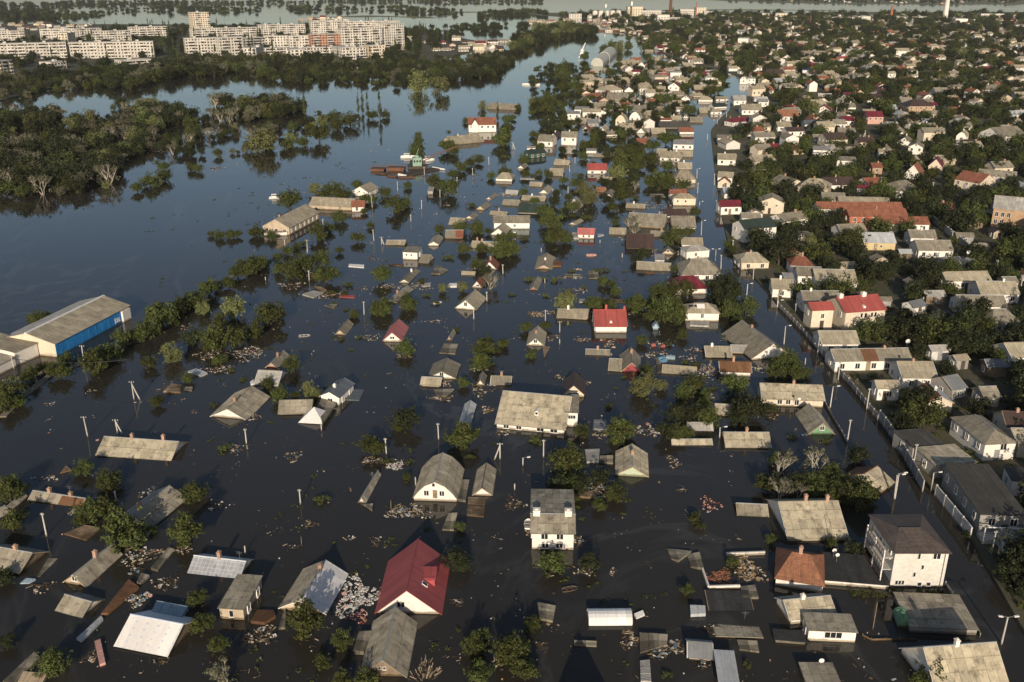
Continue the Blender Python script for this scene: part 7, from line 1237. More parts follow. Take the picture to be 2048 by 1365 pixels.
PROTO = {'': [tree_mesh('round', 'leaf', s, .72) for s in (1, 2, 3, 4, 5)], 'd': [tree_mesh('round', 'leaf_dark', s, .74) for s in (6, 7, 8)],
         'l': [tree_mesh('round', 'leaf_pale', s, .74) for s in (9, 10, 11)], 'b': [tree_mesh('bush', 'leaf', s, .3) for s in (12, 13, 14)],
         's': [tree_mesh('dead', 'leaf_grey', s, .7) for s in (15, 16)], 'p': [tree_mesh('poplar', 'leaf', s, 4) for s in (17, 18)],
         'g': [tree_mesh('round', 'leaf_grey', s, .8) for s in (19, 20)]}
for i, (x, y, R, kd, lab) in enumerate(TREES):
    rnd = random.Random(4000 + i)
    z = .4 if x > shore_x(y) + .5 else 0
    root = empty('bush' if kd == 'b' else ('poplar_tree' if kd == 'p' else ('bare_tree' if kd == 's' else 'tree')), (x, y, z), rnd.uniform(0, 6.28))
    R *= 1.08
    wd = 3.2 if kd == 'p' else 1
    root.scale = (R * wd * rnd.uniform(.9, 1.1), R * wd * rnd.uniform(.9, 1.1), R * rnd.uniform(.88, 1.12))
    tag(root, lab, 'bush' if kd == 'b' else 'tree', 'bushes in the flood' if kd == 'b' else 'trees among the houses')
    c, t = rnd.choice(PROTO[kd])
    link('crown', c, root); link('trunk', t, root)

# far woods: instanced stuff
pc = bpy.data.collections.new('wood_prototypes')
NAMES = []
for kd in ('', 'd', 'l', 'g', 's', 'p', 'b'):
    for j, (c, t) in enumerate(PROTO[kd][:3]):
        me = bpy.data.meshes.new('wood_tree')
        cv = [tuple(v.co) for v in c.vertices]; tv = [tuple(v.co) for v in t.vertices]
        me.from_pydata(cv + tv, [], [tuple(p.vertices) for p in c.polygons] + [tuple(q + len(cv) for q in p.vertices) for p in t.polygons])
        me.materials.append(c.materials[0]); me.materials.append(t.materials[0])
        me.polygons.foreach_set('material_index', [0] * len(c.polygons) + [1] * len(t.polygons))
        at = me.attributes.new('tint', 'FLOAT', 'FACE')
        vals = [0.0] * len(c.polygons); c.attributes['tint'].data.foreach_get('value', vals)
        at.data.foreach_set('value', vals + [.5] * len(t.polygons))
        o = bpy.data.objects.new('wood_%02d' % len(NAMES), me); pc.objects.link(o); NAMES.append(kd)
PICK = {k: [i for i, n in enumerate(NAMES) if n == k] for k in set(NAMES)}
def instancer(name, pts, label, cat):
    """pts: (x, y, z, scale, kind)"""
    me = bpy.data.meshes.new(name); me.from_pydata([p[:3] for p in pts], [], [])
    rnd = random.Random(len(pts))
    for an, ty, vals in (('iscale', 'FLOAT', [p[3] for p in pts]), ('irot', 'FLOAT', [rnd.uniform(0, 6.28) for _ in pts]), ('ipick', 'INT', [rnd.choice(PICK[p[4]]) for p in pts])):
        a = me.attributes.new(an, ty, 'POINT'); a.data.foreach_set('value', vals)
    o = link(name, me); tag(o, label, cat, kind='stuff')
    ng = bpy.data.node_groups.new(name, 'GeometryNodeTree')
    ng.interface.new_socket('Geometry', in_out='INPUT', socket_type='NodeSocketGeometry'); ng.interface.new_socket('Geometry', in_out='OUTPUT', socket_type='NodeSocketGeometry')
    N, L = ng.nodes, ng.links
    gi, go = N.new('NodeGroupInput'), N.new('NodeGroupOutput')
    ci = N.new('GeometryNodeCollectionInfo'); ci.inputs['Collection'].default_value = pc; ci.inputs['Separate Children'].default_value = True; ci.inputs['Reset Children'].default_value = True
    ip = N.new('GeometryNodeInstanceOnPoints'); ip.inputs['Pick Instance'].default_value = True
    def attr(nm, ty):
        a = N.new('GeometryNodeInputNamedAttribute'); a.data_type = ty; a.inputs['Name'].default_value = nm
        return [q for q in a.outputs if q.enabled and q.name == 'Attribute'][0]
    cx = N.new('ShaderNodeCombineXYZ'); L.new(attr('irot', 'FLOAT'), cx.inputs['Z'])
    L.new(gi.outputs[0], ip.inputs['Points']); L.new(ci.outputs[0], ip.inputs['Instance'])
    L.new(attr('ipick', 'INT'), ip.inputs['Instance Index']); L.new(cx.outputs[0], ip.inputs['Rotation']); L.new(attr('iscale', 'FLOAT'), ip.inputs['Scale'])
    L.new(ip.outputs[0], go.inputs[0])
    md = o.modifiers.new('scatter', 'NODES'); md.node_group = ng
    return o
def inside(p, poly):
    x, y = p; c = False; n = len(poly)
    for i in range(n):
        x0, y0 = poly[i]; x1, y1 = poly[i - 1]
        if (y0 > y) != (y1 > y) and x < (x1 - x0) * (y - y0) / (y1 - y0) + x0: c = not c
    return c
def blocked(x, y, pad=1.0, front=0.0):
    for fx, fy, yaw, hw, hd in FOOT:
        dx, dy = x - fx, y - fy
        if abs(dx) > 30 or abs(dy) > 34: continue
        c, s = math.cos(yaw), math.sin(yaw); u = dx * c + dy * s; v = -dx * s + dy * c
        if abs(u) < hw + pad and -hd - pad - front < v < hd + pad: return True
    return False
def fill(poly, step, rlo, rhi, kinds, rnd, z=0, keep=.95, avoid=False, gaps=False):
    xs = [p[0] for p in poly]; ys = [p[1] for p in poly]; out = []
    y = min(ys)
    while y < max(ys):
        x = min(xs)
        while x < max(xs):
            p = (x + rnd.uniform(-.5, .5) * step, y + rnd.uniform(-.5, .5) * step)
            if rnd.random() < keep and inside(p, poly) and not (avoid and blocked(*p)):
                if gaps and math.sin(p[0] * .05 + 2 * math.sin(p[1] * .031)) * math.sin(p[1] * .043 + 1.5 * math.sin(p[0] * .027)) > .3: x += step; continue
                q = .5 + .5 * math.sin(p[0] * .021 + 1.3 * math.sin(p[1] * .017)) 
                out.append((p[0], p[1], z, rnd.uniform(rlo, rhi) * (.7 + .45 * q), rnd.choice(kinds)))
            x += step
        y += step
    return out
rnd = random.Random(77)
for q in range(6): hp = Vector((79.04, 900.81)).lerp(Vector((115.21, 1057.89)), q / 5); FOOT.append((hp.x, hp.y, .1, 9, 18))
instancer('river_wood', fill(WOODS['W1'], 6.0, 1.8, 5.6, ['', 'd', 'd', 'd', 'd', 's', 'd', 'g', '', 's', 'd', 'l'], rnd, keep=.84, gaps=True), 'flooded wood on the left river bank', 'wood')
p2 = fill(WOODS['W2'], 10.5, 3.2, 6.6, ['', 'd', 'd', '', 'd', 'g', 'd'], rnd, .1, .85)
p2 += fill(WOODS['W3'], 12.0, 3.6, 9.0, ['', 'd', 'd', '', 'l'], rnd, 0, .8)
instancer('bank_wood', p2, 'dark trees lining the river below the apartment blocks', 'wood')
p4 = []
for poly in WOODS['W4']: p4 += fill(poly, 26.0 if poly[0][1] > 2000 else 17, 4, 8, ['d', 'd', ''], rnd, 0, .62, gaps=True)
for _ in range(900):
    x, y = rnd.uniform(750, 3000), rnd.uniform(2650, 3900); hzv = hill_z(x, y)
    if hzv is not None and hzv > .2: p4.append((x, y, hzv - .3, rnd.uniform(3.5, 7), 'd'))
instancer('horizon_wood', p4, 'dark tree belts on the far river islands', 'wood')
# trees among the apartment blocks
apt_pts = []
for _ in range(900):
    x = rnd.uniform(-640, -80); y = rnd.uniform(770, 1650)
    if inside((x, y), LEFT_BANK): apt_pts.append((x, y, .4, rnd.uniform(3.5, 6.5), rnd.choice('dd' + 'd')) if rnd.random() < .8 else (x, y, .4, rnd.uniform(1.4, 2.1), 'p'))
# suburb trees beyond the ones built singly
sub = []
y = 60.0
while y < 2250:
    step = 5.0 + y * .0075
    x = shore_x(y) + 2
    lim = 40 + y * .62
    while x < lim:
        px, py = x + rnd.uniform(-.45, .45) * step, y + rnd.uniform(-.45, .45) * step
        far = y > 205
        if far and px > shore_x(py + (36 if 370 < py < 650 else 0)) + (5.5 if y < 900 else 2) and rnd.random() < (.86 if y < 430 else .62 if y < 1000 else .6) and not blocked(px, py, .6, 2.6 if y < 430 else 4.6):
            sub.append((px, py, .35, (1.7 + rnd.random() ** 1.6 * 2.6) * (1 + y * .0006), rnd.choice(['', 'd', 'd', 'd', '', 'd', ''] if rnd.random() < .95 else ['l', ''])))
        x += step
    y += step
for _ in range(1500):     # low garden green between the near plots
    y = rnd.uniform(85, 430); x = rnd.uniform(shore_x(y) + 1.5, 30 + y * .56)
    if not blocked(x, y, .1): sub.append((x, y, .36, rnd.uniform(.5, 1.3), 'b'))
instancer('suburb_trees', sub, 'dark garden trees filling the far suburb', 'trees')
flo = [(x, y, 0, R, k) for x, y, R, k in FAR_TREES]
for _ in range(620):     # shrubs between the far flooded houses
    y = rnd.uniform(300, 900); x = rnd.uniform(.02 * y, min(shore_x(y) - 12, 30 + .2 * y))
    if y < 430 and rnd.random() < .6: continue
    if abs(x - shore_x(y)) < (30 if 380 < y < 720 else 15) or blocked(x, y, .6, 3.5): continue
    flo.append((x, y, 0, rnd.uniform(.8, 2.6) * (1 + .0005 * y), rnd.choice(['', 'd', 'b', 'd'])))
instancer('flood_shrubs', flo, 'small trees and shrubs between the far flooded houses', 'trees')
def leafy(x, y): return True

# ------------------------------------------------------------------ poles, lamps and wires
TOPS = []
for i, (x, y, z0, h, lean, kd, lab) in enumerate(POLES):
    n = {'l': 'street_lamp', 'l2': 'street_lamp', 'w': 'wooden_post'}.get(kd, 'utility_pole')
    root = empty(n, (x, y, z0)); tag(root, lab, {'street_lamp': 'lamp', 'wooden_post': 'post'}.get(n, 'pole'), {'street_lamp': 'street lamps', 'wooden_post': 'wooden posts'}.get(n, 'utility poles'))
    far = 1 + max(0, y - 200) * .001
    top = Vector((lean * h, 0, h)); r = (.05 if kd == 'w' else .125) * far
    m = MB(); m.tube((0, 0, -1.5), top, r, r * .72, 8); m.build('pole', 'timber' if kd == 'w' else 'concrete', root)
    if kd in ('a', 'am'):
        s = 1 if kd == 'a' else -1
        m = MB(); m.tube(Vector((lean * h * .85, 0, h * .85)), (s * h * .34, -.2, -.3), r * .8, r, 8); m.build('brace', 'concrete', root)
    if kd in ('t', 'a', 'am', 'p') and h > 2:
        m = MB(); m.box(-.55 if kd != 'p' else -.28, .55 if kd != 'p' else .28, -.05, .05, -.04, .04); c = m.build('crossarm', 'iron', root); c.location = top - Vector((0, 0, .25))
        for q in (-.42, 0, .42):
            if kd == 'p': q *= .5
            m = MB(); m.tube((0, 0, .03), (0, 0, .2), .045, .03, 6); ins = m.build('insulator', 'white_paint', c); ins.location = (q, 0, 0)
    if kd in ('l', 'l2'):
        for s in ((1,) if kd == 'l' else (1, -1)):
            m = MB(); m.tube(top - Vector((0, 0, .05)), top + Vector((s * .75, -.1, .2)), .045, .035, 6); a = m.build('lamp_arm', 'iron', root)
            m = MB(); m.obox((0, 0, 0), (.55, .24, .13), 0, 0, -s * .15); hd = m.build('lamp_head', 'white_paint', root); hd.location = top + Vector((s * .95, -.1, .2))
    TOPS.append((x + top.x, y, z0 + h, kd))
def wire(a, c, sag, lab):
    m = MB(); a, c = Vector(a), Vector(c); n = 8; P = [a.lerp(c, t / n) - Vector((0, 0, sag * 4 * (t / n) * (1 - t / n))) for t in range(n + 1)]
    for p, q in zip(P, P[1:]): m.tube(p, q, .018, .018, 4)
    o = m.build('power_cable', 'cable'); tag(o, lab, 'cable', 'overhead cables')
st = sorted([t for t in TOPS if 50 < t[0] < 66 and t[1] < 260 and t[2] > 3], key=lambda t: t[1])
lx = [t for t in st if t[0] < 57.5]; rx = [t for t in st if t[0] >= 57.5]
for name, run in (('left', lx), ('right', rx)):
    for j, (a, c) in enumerate(zip(run, run[1:])): wire((a[0], a[1], a[2] - .1), (c[0], c[1], c[2] - .1), .5, 'thin cable along the %s kerb of the flooded street, %s span' % (name, ['first', 'second', 'third', 'fourth', 'fifth', 'sixth', 'seventh', 'eighth', 'ninth', 'tenth', 'eleventh', 'twelfth', 'thirteenth', 'fourteenth', 'fifteenth', 'sixteenth'][j]))
for q, qn in ((-.4, 'left'), (0, 'middle'), (.4, 'right')): wire(((-99.84, 172.03)[0] + q, (-99.84, 172.03)[1], 4.6), ((-76.23, 171.03)[0] + q, (-76.23, 171.03)[1], 4.8), .8, '%s of three thin power cables spanning the water near the embankment' % qn)

# ------------------------------------------------------------------ floating debris heaps and scattered litter
DM = ['litter_white', 'timber', 'pale_timber', 'dark_timber', 'litter_red', 'litter_blue', 'litter_pink', 'straw', 'tile_red', 'slate_sheet']
MIX = {'w': [0, 0, 0, 0, 1, 1, 2, 3, 9, 9, 6, 3, 1, 3, 7, 5], 'W': [0] * 12 + [9, 6], 'R': [4, 4, 6, 6, 0, 1], 't': [3, 3, 1, 1, 2, 0], 'b': [3, 3, 1, 1, 7, 2, 0], 's': [7, 7, 7, 2, 1, 0], 'k': [8, 8, 8, 8, 1], 'f': [2, 1, 1, 2]}
def chunk(m, rnd, x, y, mx, big=1.0):
    big *= .68
    mi = rnd.choice(MIX[mx]); t = rnd.random(); z = rnd.uniform(.0, .14)
    if mx == 'f': sz = (rnd.uniform(.9, 1.6), .09, .05)
    elif mi in (1, 2, 3, 7) and t < .65: sz = (rnd.uniform(.4, 1.5), rnd.uniform(.06, .14), .06)
    elif t < .6: sz = (rnd.uniform(.12, .34), rnd.uniform(.1, .26), rnd.uniform(.05, .2))
    elif t < .9: sz = (rnd.uniform(.25, .6), rnd.uniform(.2, .4), rnd.uniform(.04, .2))
    else: sz = (rnd.uniform(.6, 1.1), rnd.uniform(.4, .8), .06)
    rz = rnd.uniform(0, 6.28)
    if mx == 'f': rz = math.atan2(y + 2.2, x) + rnd.gauss(0, .15)
    m.obox((x, y, z), [q * big for q in sz], rz, rnd.uniform(-.35, .35), rnd.uniform(-.25, .25), mi)
for i, (x, y, rx_, ry_, n, mx, lab) in enumerate(DEBRIS):
    rnd = random.Random(6000 + i); m = MB(); ph = rnd.uniform(0, 6)
    z = .42 if x > shore_x(y) + 1 else 0
    n = int(n * (1.5 if y < 260 else 1.0))
    for _ in range(n):
        a = rnd.uniform(0, 6.28); r = math.sqrt(rnd.random()) * (1 + .35 * math.sin(3 * a + ph))
        chunk(m, rnd, r * math.cos(a) * rx_, r * math.sin(a) * ry_, mx, .95 + max(0, y - 200) * .0015)
    o = m.build('floating_debris', DM); o.location = (x, y, z); tag(o, lab, 'debris', kind='stuff')
m = MB(); rnd = random.Random(88)
for _ in range(1500):
    y = 80 + 420 * rnd.random() ** 1.5; x = rnd.uniform(-.52 * y - 5, 54) if y < 180 else rnd.uniform(-.3 * y, min(54, .19 * y))
    if blocked(x, y, .2): continue
    for _ in range(rnd.choice([1, 1, 1, 2, 3, 5])):
        chunk(m, rnd, x + rnd.gauss(0, .6), y + rnd.gauss(0, .8), rnd.choice('wwtbb'), rnd.uniform(.35, .85))
o = m.build('drifting_litter', DM); tag(o, 'scattered litter and sticks drifting between the houses', 'litter', kind='stuff')
# drifting weed rafts
m = MB(); tt = []; rnd = random.Random(91)
for _ in range(230):
    y = 85 + 330 * rnd.random() ** 1.2; x = rnd.uniform(-.4 * y, min(50, .18 * y))
    if blocked(x, y, .3): continue
    k = rnd.uniform(.25, .9)
    for _ in range(rnd.choice([2, 3, 5])):
        leaf_quads(m, tt, (x + rnd.gauss(0, k), y + rnd.gauss(0, k), .08), k * .5, 24, .2, rnd, .35)
o = m.build('drifting_weed', 'leaf'); a_ = o.data.attributes.new('tint', 'FLOAT', 'FACE'); a_.data.foreach_set('value', tt)
tag(o, 'clumps of green weed and twigs drifting on the water', 'weed', kind='stuff')

# ------------------------------------------------------------------ walls and fences
def wall_run(name, pts, z0, h, th, mat, label, cat, step=2.4, post=True, group=None):
    root = empty(name, (*pts[0], z0)); tag(root, label, cat, group)
    o = Vector(pts[0])
    for p, q in zip(pts, pts[1:]):
        p, q = Vector(p), Vector(q); L = (q - p).length; n = max(1, round(L / step)); a = math.atan2(q.y - p.y, q.x - p.x)
        for i in range(n):
            c = p.lerp(q, (i + .5) / n) - o
            key = ('panel', round(L / n, 2), h, th, mat)
            if key not in _cache:
                m = MB(); m.box(-L / n / 2 + .04, L / n / 2 - .04, -th / 2, th / 2, -.8, h); _cache[key] = m.mesh('panel', mat)
            w_ = link('panel', _cache[key], root); w_.location = (*c, 0); w_.rotation_euler = (0, 0, a)
            if post:
                key = ('post', h, th, mat)
                if key not in _cache:
                    m = MB(); m.box(-th * .65, th * .65, -th * .65, th * .65, -.8, h + .1); _cache[key] = m.mesh('post', 'pale_grey_wall' if mat != 'timber' else 'timber')
                w_ = link('post', _cache[key], root); w_.location = (*(p.lerp(q, i / n) - o), 0); w_.rotation_euler = (0, 0, a)
wall_run('garden_wall', [(65.43, 216.92), (66.18, 200.76), (66.52, 186.58)], .2, .9, .16, 'grey_wall', 'grey pillared fence along the right side of the flooded street', 'fence')
wall_run('garden_wall', [(66.42, 184.86), (66.80, 167.12), (66.66, 153.33)], .2, 1.1, .14, 'grey_wall', 'grey fence along the street below the long slate roof', 'fence')
wall_run('street_wall', [(66.93, 153.33), (66.53, 144.67), (65.36, 134.76), (64.42, 127.89)], .2, 1.9, .2, 'grey_wall', 'tall grey wall along the street before the dark flat roof', 'wall', 3.0)
wall_run('street_wall', [(65.93, 126.82), (65.92, 120.59), (65.90, 114.83)], .2, 1.7, .2, 'pale_grey_wall', 'grey wall along the street below the large dark warehouse', 'wall', 3.0)
wall_run('yard_wall', [(77.06, 158.00), (77.81, 151.69)], .4, 1.2, .2, 'concrete', 'concrete yard wall left of the white house with red gate', 'wall')
wall_run('yard_wall', [(101.32, 179.86), (106.93, 180.41)], .4, 1.3, .2, 'concrete', 'pale wall below trees at the right edge', 'wall')
wall_run('street_fence', [(59.23, 161.10), (58.56, 151.69), (58.07, 144.29)], 0, .7, .08, 'grey_wall', 'low dark fence beside the green-gabled house', 'fence', 2.0)
wall_run('street_fence', [(57.47, 103.67), (57.47, 97.12), (57.25, 93.28)], 0, .6, .08, 'grey_wall', 'low fence beside the stepped flat roof', 'fence', 2.0)
wall_run('long_wall', [(138.78, 300.59), (134.95, 268.85), (130.49, 248.30)], .4, 2.2, .25, 'concrete', 'long concrete wall along the dry street near the orange brick building', 'wall', 3.0)
wall_run('ruined_wall', [(25.86, 107.04), (25.93, 102.91), (30.14, 103.13)], 0, .55, .25, 'white_wall', 'broken white wall around the fallen red tiles', 'wall', 3.0, False)
wall_run('ruined_wall', [(29.88, 110.59), (35.42, 110.95)], 0, .5, .25, 'pale_grey_wall', 'broken rear wall behind the fallen red tiles', 'wall', 3.0, False)
wall_run('picket_fence', [(42.97, 93.56), (43.72, 92.72), (47.28, 92.81), (49.38, 92.72)], 0, .25, .06, 'timber', 'top rail of a drowned fence right of the white box house', 'fence', 1.6)

# ------------------------------------------------------------------ blue warehouse
ang = math.atan2(-.24, .97)
wr = empty('warehouse', (-96.9, 184.0, 0), ang); tag(wr, 'long warehouse with bright blue side wall and tan roof at the left', 'warehouse')
LW, LL, EW, RW_ = 13.2, 25.5, 3.2, 5.0
m = MB(); m.profile([(-LW, -2), (0, -2), (0, EW - .1), (-LW / 2, RW_ - .1), (-LW, EW - .1)], 'y', 0, LL); m.build('wall', 'cream_wall', wr)
m = MB(); m.box(.003, .06, .05, LL - 3.2, -2, EW - .15); sidew = m.build('blue_wall', 'deep_blue_wall', wr)
m = MB(); m.box(.003, .5, LL - 3.1, LL - .2, -2, EW - .5); m.build('end_wall', 'white_wall', wr)
rb = MB(); rb.slope((.35, -.3, EW - .1), (.35, LL + .4, EW - .1), (-LW / 2, LL + .4, RW_), (-LW / 2, -.3, RW_)); rb.slope((-LW - .35, LL + .4, EW - .1), (-LW - .35, -.3, EW - .1), (-LW / 2, -.3, RW_), (-LW / 2, LL + .4, RW_), mi=1)
ro = rb.build('roof', ['tan', 'lslate'], wr)
m = MB(); m.box(-LW / 2 - .3, -LW / 2 + .3, -.35, LL + .45, RW_ - .04, RW_ + .1); m.build('ridge_cap', 'white_paint', ro)
for q in range(3):
    m = MB(); m.box(.065, .12, 0, .25, .9, 1.8 - .1 * q); w_ = m.build('white_mark', 'white_paint', sidew); w_.location = (0, LL - 5.6 + q * .7, 0)
m = MB(); m.box(.065, .12, LL - 5.7, LL - 3.7, .6, .9); m.build('white_mark', 'white_paint', sidew)
for q in range(9):
    m = MB(); m.box(.065, .10, 0, .06, -.3, EW - .2); w_ = m.build('wall_rib', 'deep_blue_wall', sidew); w_.location = (0, 1.6 + q * 2.3, 0)
def annex(name, A, B, depth, h, mat, roofm, lab):
    A, B = Vector(A), Vector(B); L = (B - A).length; a = math.atan2(B.y - A.y, B.x - A.x)
    r = empty(name, (*A, 0), a); tag(r, lab, 'building')
    m = MB(); m.box(0, L, 0, depth, -2, h); m.build('wall', mat, r)
    m = MB(); m.slope((-.25, -.25, h + .03), (L + .25, -.25, h + .03), (L + .25, depth + .2, h + .9), (-.25, depth + .2, h + .9)); m.build('roof', roofm, r)
    FOOT.append((A.x, A.y, a, L, depth))
annex('annex_building', (-103.19, 179.35), (-101.06, 184.72), 11, 3.0, 'white_wall', 'tan', 'white-walled annex joined to the near end of the blue warehouse')
annex('annex_building', (-105.65, 169.55), (-103.11, 179.05), 12, 2.1, 'white_wall', 'tan', 'low white building at the left edge before the warehouse annex')

# ------------------------------------------------------------------ boats, barges, crane boat, dock
def hull(m, L, W, h, mi=0, z=-.15):
    st = [(-.5, .75), (-.2, 1.0), (.2, .95), (.38, .6), (.5, .04)]
    ring = []
    for t, wv in st:
        ring.append([(t * L, -W / 2 * wv, z + h), (t * L, -W / 2 * wv * .7, z), (t * L, W / 2 * wv * .7, z), (t * L, W / 2 * wv, z + h)])
    for a, c in zip(ring, ring[1:]):
        for i in range(3): m.face([a[i], a[i + 1], c[i + 1], c[i]][::-1], None, mi)
        m.face([(a[0][0], a[0][1] * .9, z + h * .55), (a[3][0], a[3][1] * .9, z + h * .55), (c[3][0], c[3][1] * .9, z + h * .55), (c[0][0], c[0][1] * .9, z + h * .55)][::-1], None, mi)
        for s in (0, 3): m.face([a[s], c[s], (c[s][0], c[s][1] * .9, z + h * .55), (a[s][0], a[s][1] * .9, z + h * .55)], None, mi)
    m.face([ring[0][i] for i in range(4)], None, mi)
def boat(p, L, W, h, mat, rz, lab, cabin=False):
    r = empty('boat', (*p, 0), rz); tag(r, lab, 'boat', 'boats and barges')
    m = MB(); hull(m, L, W, h); m.build('hull', mat, r)
    for t in (-.22, .1):
        m = MB(); m.box(t * L - .12, t * L + .12, -W * .42, W * .42, h * .45, h * .55); m.build('seat', 'timber', r)
    if cabin:
        m = MB(); m.box(-L * .3, L * .05, -W * .32, W * .32, h * .4, h + 1.0); c = m.build('cabin', 'white_paint', r)
        m = MB(); m.box(-L * .28, L * .055, -W * .33, W * .33, h + .4, h + .8); m.build('pane', 'glass', c)
boat((2.36, 118.53), 2.6, 1.2, .45, 'white_paint', 1.5, 'small white boat with luggage moored at the white two-storey house')
boat((7.65, 102.80), 2.2, 1.0, .4, 'dark_timber', .3, 'small dark boat adrift in open water')
boat((-46.81, 196.57), 2.6, 1.2, .4, 'grey_paint', .2, 'dark little boat left of the small pinkish-red roof')
boat((-46.54, 422.82), 7.5, 2.4, 1.0, 'white_paint', .1, 'white motor boat beside the green crane boat', True)
boat((-36.88, 415.33), 5.5, 2.2, .9, 'white_paint', .5, 'white launch behind the green crane boat', True)
boat((14.49, 733.35), 14, 4, 1.3, 'white_paint', 2.9, 'white boat on the wide river left of the lone tall tree')
boat((23.17, 262.37), 3.0, 1.4, .5, 'litter_pink', .1, 'pale pink boat adrift before the large dark brown roof')
boat((-18.52, 219.58), 2.2, 1.0, .4, 'white_paint', .4, 'little white boat in the water left of the mirrored white gable')
boat((37.75, 244.53), 2.4, 1.1, .4, 'rust_iron', 0, 'small brown boat before the long tan roof near the street')
boat((-86.87, 339.06), 5, 2.4, .6, 'white_paint', .2, 'white pontoon boat left of the riverside trees', True)
def barge(p, L, W, h, rz, lab, rail=True, mat='rust_iron'):
    r = empty('barge', (*p, 0), rz); tag(r, lab, 'barge', 'boats and barges')
    m = MB(); m.hexa([(-L / 2 + .6, -W / 2 + .2, -.5), (L / 2 - .6, -W / 2 + .2, -.5), (L / 2 - .6, W / 2 - .2, -.5), (-L / 2 + .6, W / 2 - .2, -.5)], [(-L / 2, -W / 2, h), (L / 2, -W / 2, h), (L / 2, W / 2, h), (-L / 2, W / 2, h)]); m.build('hull', mat, r)
    if rail:
        m = MB()
        for s in (-1, 1):
            m.box(-L / 2, L / 2, s * W / 2 - .05, s * W / 2 + .05, h + .85, h + .95)
            for t in range(9): m.box(-L / 2 + L * t / 8 - .05, -L / 2 + L * t / 8 + .05, s * W / 2 - .05, s * W / 2 + .05, h, h + .9)
        m.build('railing', mat, r)
    m = MB(); m.box(-L * .36, L * .36, -W * .32, W * .32, h, h + .25); m.build('hatch', 'dark_timber', r)
barge((-48.77, 393.17), 7.6, 4.2, 1.3, -.08, 'rusty open barge with railing, the right one of two')
barge((-56.37, 393.17), 6.0, 4.6, .9, -.1, 'rusty work barge with white deck house, the left one of two')
barge((-54.31, 385.55), 6.5, 2.0, .4, -.6, 'sunken rusty pontoon before the left barge', False)
barge((-48.99, 379.24), 5.0, 1.6, .35, -.5, 'narrow rusty pontoon before the right barge', False)
barge((-43.06, 377.18), 7.0, 2.4, .4, .25, 'rusty pontoon at the foot of the dark dock', False)
r = empty('dock', (*(-38.23, 388.78), 0), .85); tag(r, 'dark floating dock with white front edge', 'dock')
m = MB(); m.box(-10, 9, -2.3, 2.3, -.6, .55); m.build('deck', 'dark_timber', r)
m = MB(); m.box(-10.5, -10.01, -2.3, 2.3, -.6, .75); m.build('front_edge', 'white_paint', r)
m = MB(); m.box(9.01, 9.4, -5, 2.3, .2, .8); m.build('rear_edge', 'white_paint', r)
r = empty('crane_boat', (*(-40.22, 398.78), 0), .15); tag(r, 'green floating crane boat with long red jib', 'boat')
m = MB(); m.box(-4.2, 4.2, -2.6, 2.6, -.5, 1.0); m.build('hull', 'dark_timber', r)
m = MB(); m.box(-2.2, 1.6, -1.8, 1.8, 1.0, 4.6); m.box(-1.0, .3, -.9, .9, 4.6, 5.4); c = m.build('cabin', 'crane_green', r)
for q in range(3):
    m = MB(); m.box(-.35, .35, -1.86, -1.80, 2.6, 3.5); w_ = m.build('window', 'glass', c); w_.location = (-1.5 + q * 1.2, 0, 0)
m = MB()
for s in (-.35, .35): m.tube((1.6, s, 2.5), (17, s * .4, 8.5), .12, .09, 5); m.tube((1.6, s, 3.6), (17, s * .4, 8.8), .10, .08, 5)
for q in range(12):
    t = q / 12; m.tube((1.6 + 15.4 * t, -.35, 2.5 + 6 * t), (1.6 + 15.4 * (t + .08), .35, 3.6 + 5.2 * (t + .08)), .06, .06, 4)
m.build('jib', 'rust_iron', r)
m = MB(); m.tube((-2, -1, 1), (.5, 0, 8.2), .12, .1, 6); m.tube((-2, 1, 1), (.5, 0, 8.2), .12, .1, 6); m.build('mast', 'crane_green', r)
# barrels, tank and dishes
def barrel(p, R, L, mat, rz, lab, z=.25):
    r = empty('barrel' if L < 2 else 'tank', (*p, z), rz); tag(r, lab, 'barrel' if L < 2 else 'tank')
    m = MB(); m.tube((-L / 2, 0, 0), (L / 2, 0, 0), R, R, 14); m.build('body', mat, r)
    for t in (-.3, .3): 
        m = MB(); m.tube((t * L - .05, 0, 0), (t * L + .05, 0, 0), R * 1.05, R * 1.05, 14); m.build('hoop', mat, r)
    m = MB(); m.tube((0, 0, R * .9), (0, 0, R * 1.15), R * .3, R * .3, 8); m.build('cap', mat, r)
barrel((31.60, 182.33), .55, 1.6, 'litter_blue', .3, 'blue plastic barrel left of another by the long L-shaped roof')
barrel((31.86, 181.23), .5, 1.4, 'litter_blue', .8, 'blue plastic barrel lying before its twin by the long L-shaped roof')
barrel((33.64, 183.17), .6, 1.9, 'lblue', -.2, 'light blue barrel floating behind the long L-shaped roof')
barrel((30.94, 190.41), .4, .9, 'litter_red', .2, 'red canister floating right of the bright red-roofed house')
barrel((32.94, 189.81), .4, .9, 'litter_red', .5, 'red canister nearer to the tiny blue shed water')
barrel((48.84, 96.33), .9, 2.4, 'green_wall', 1.45, 'green tank beside the stepped flat roof', .4)
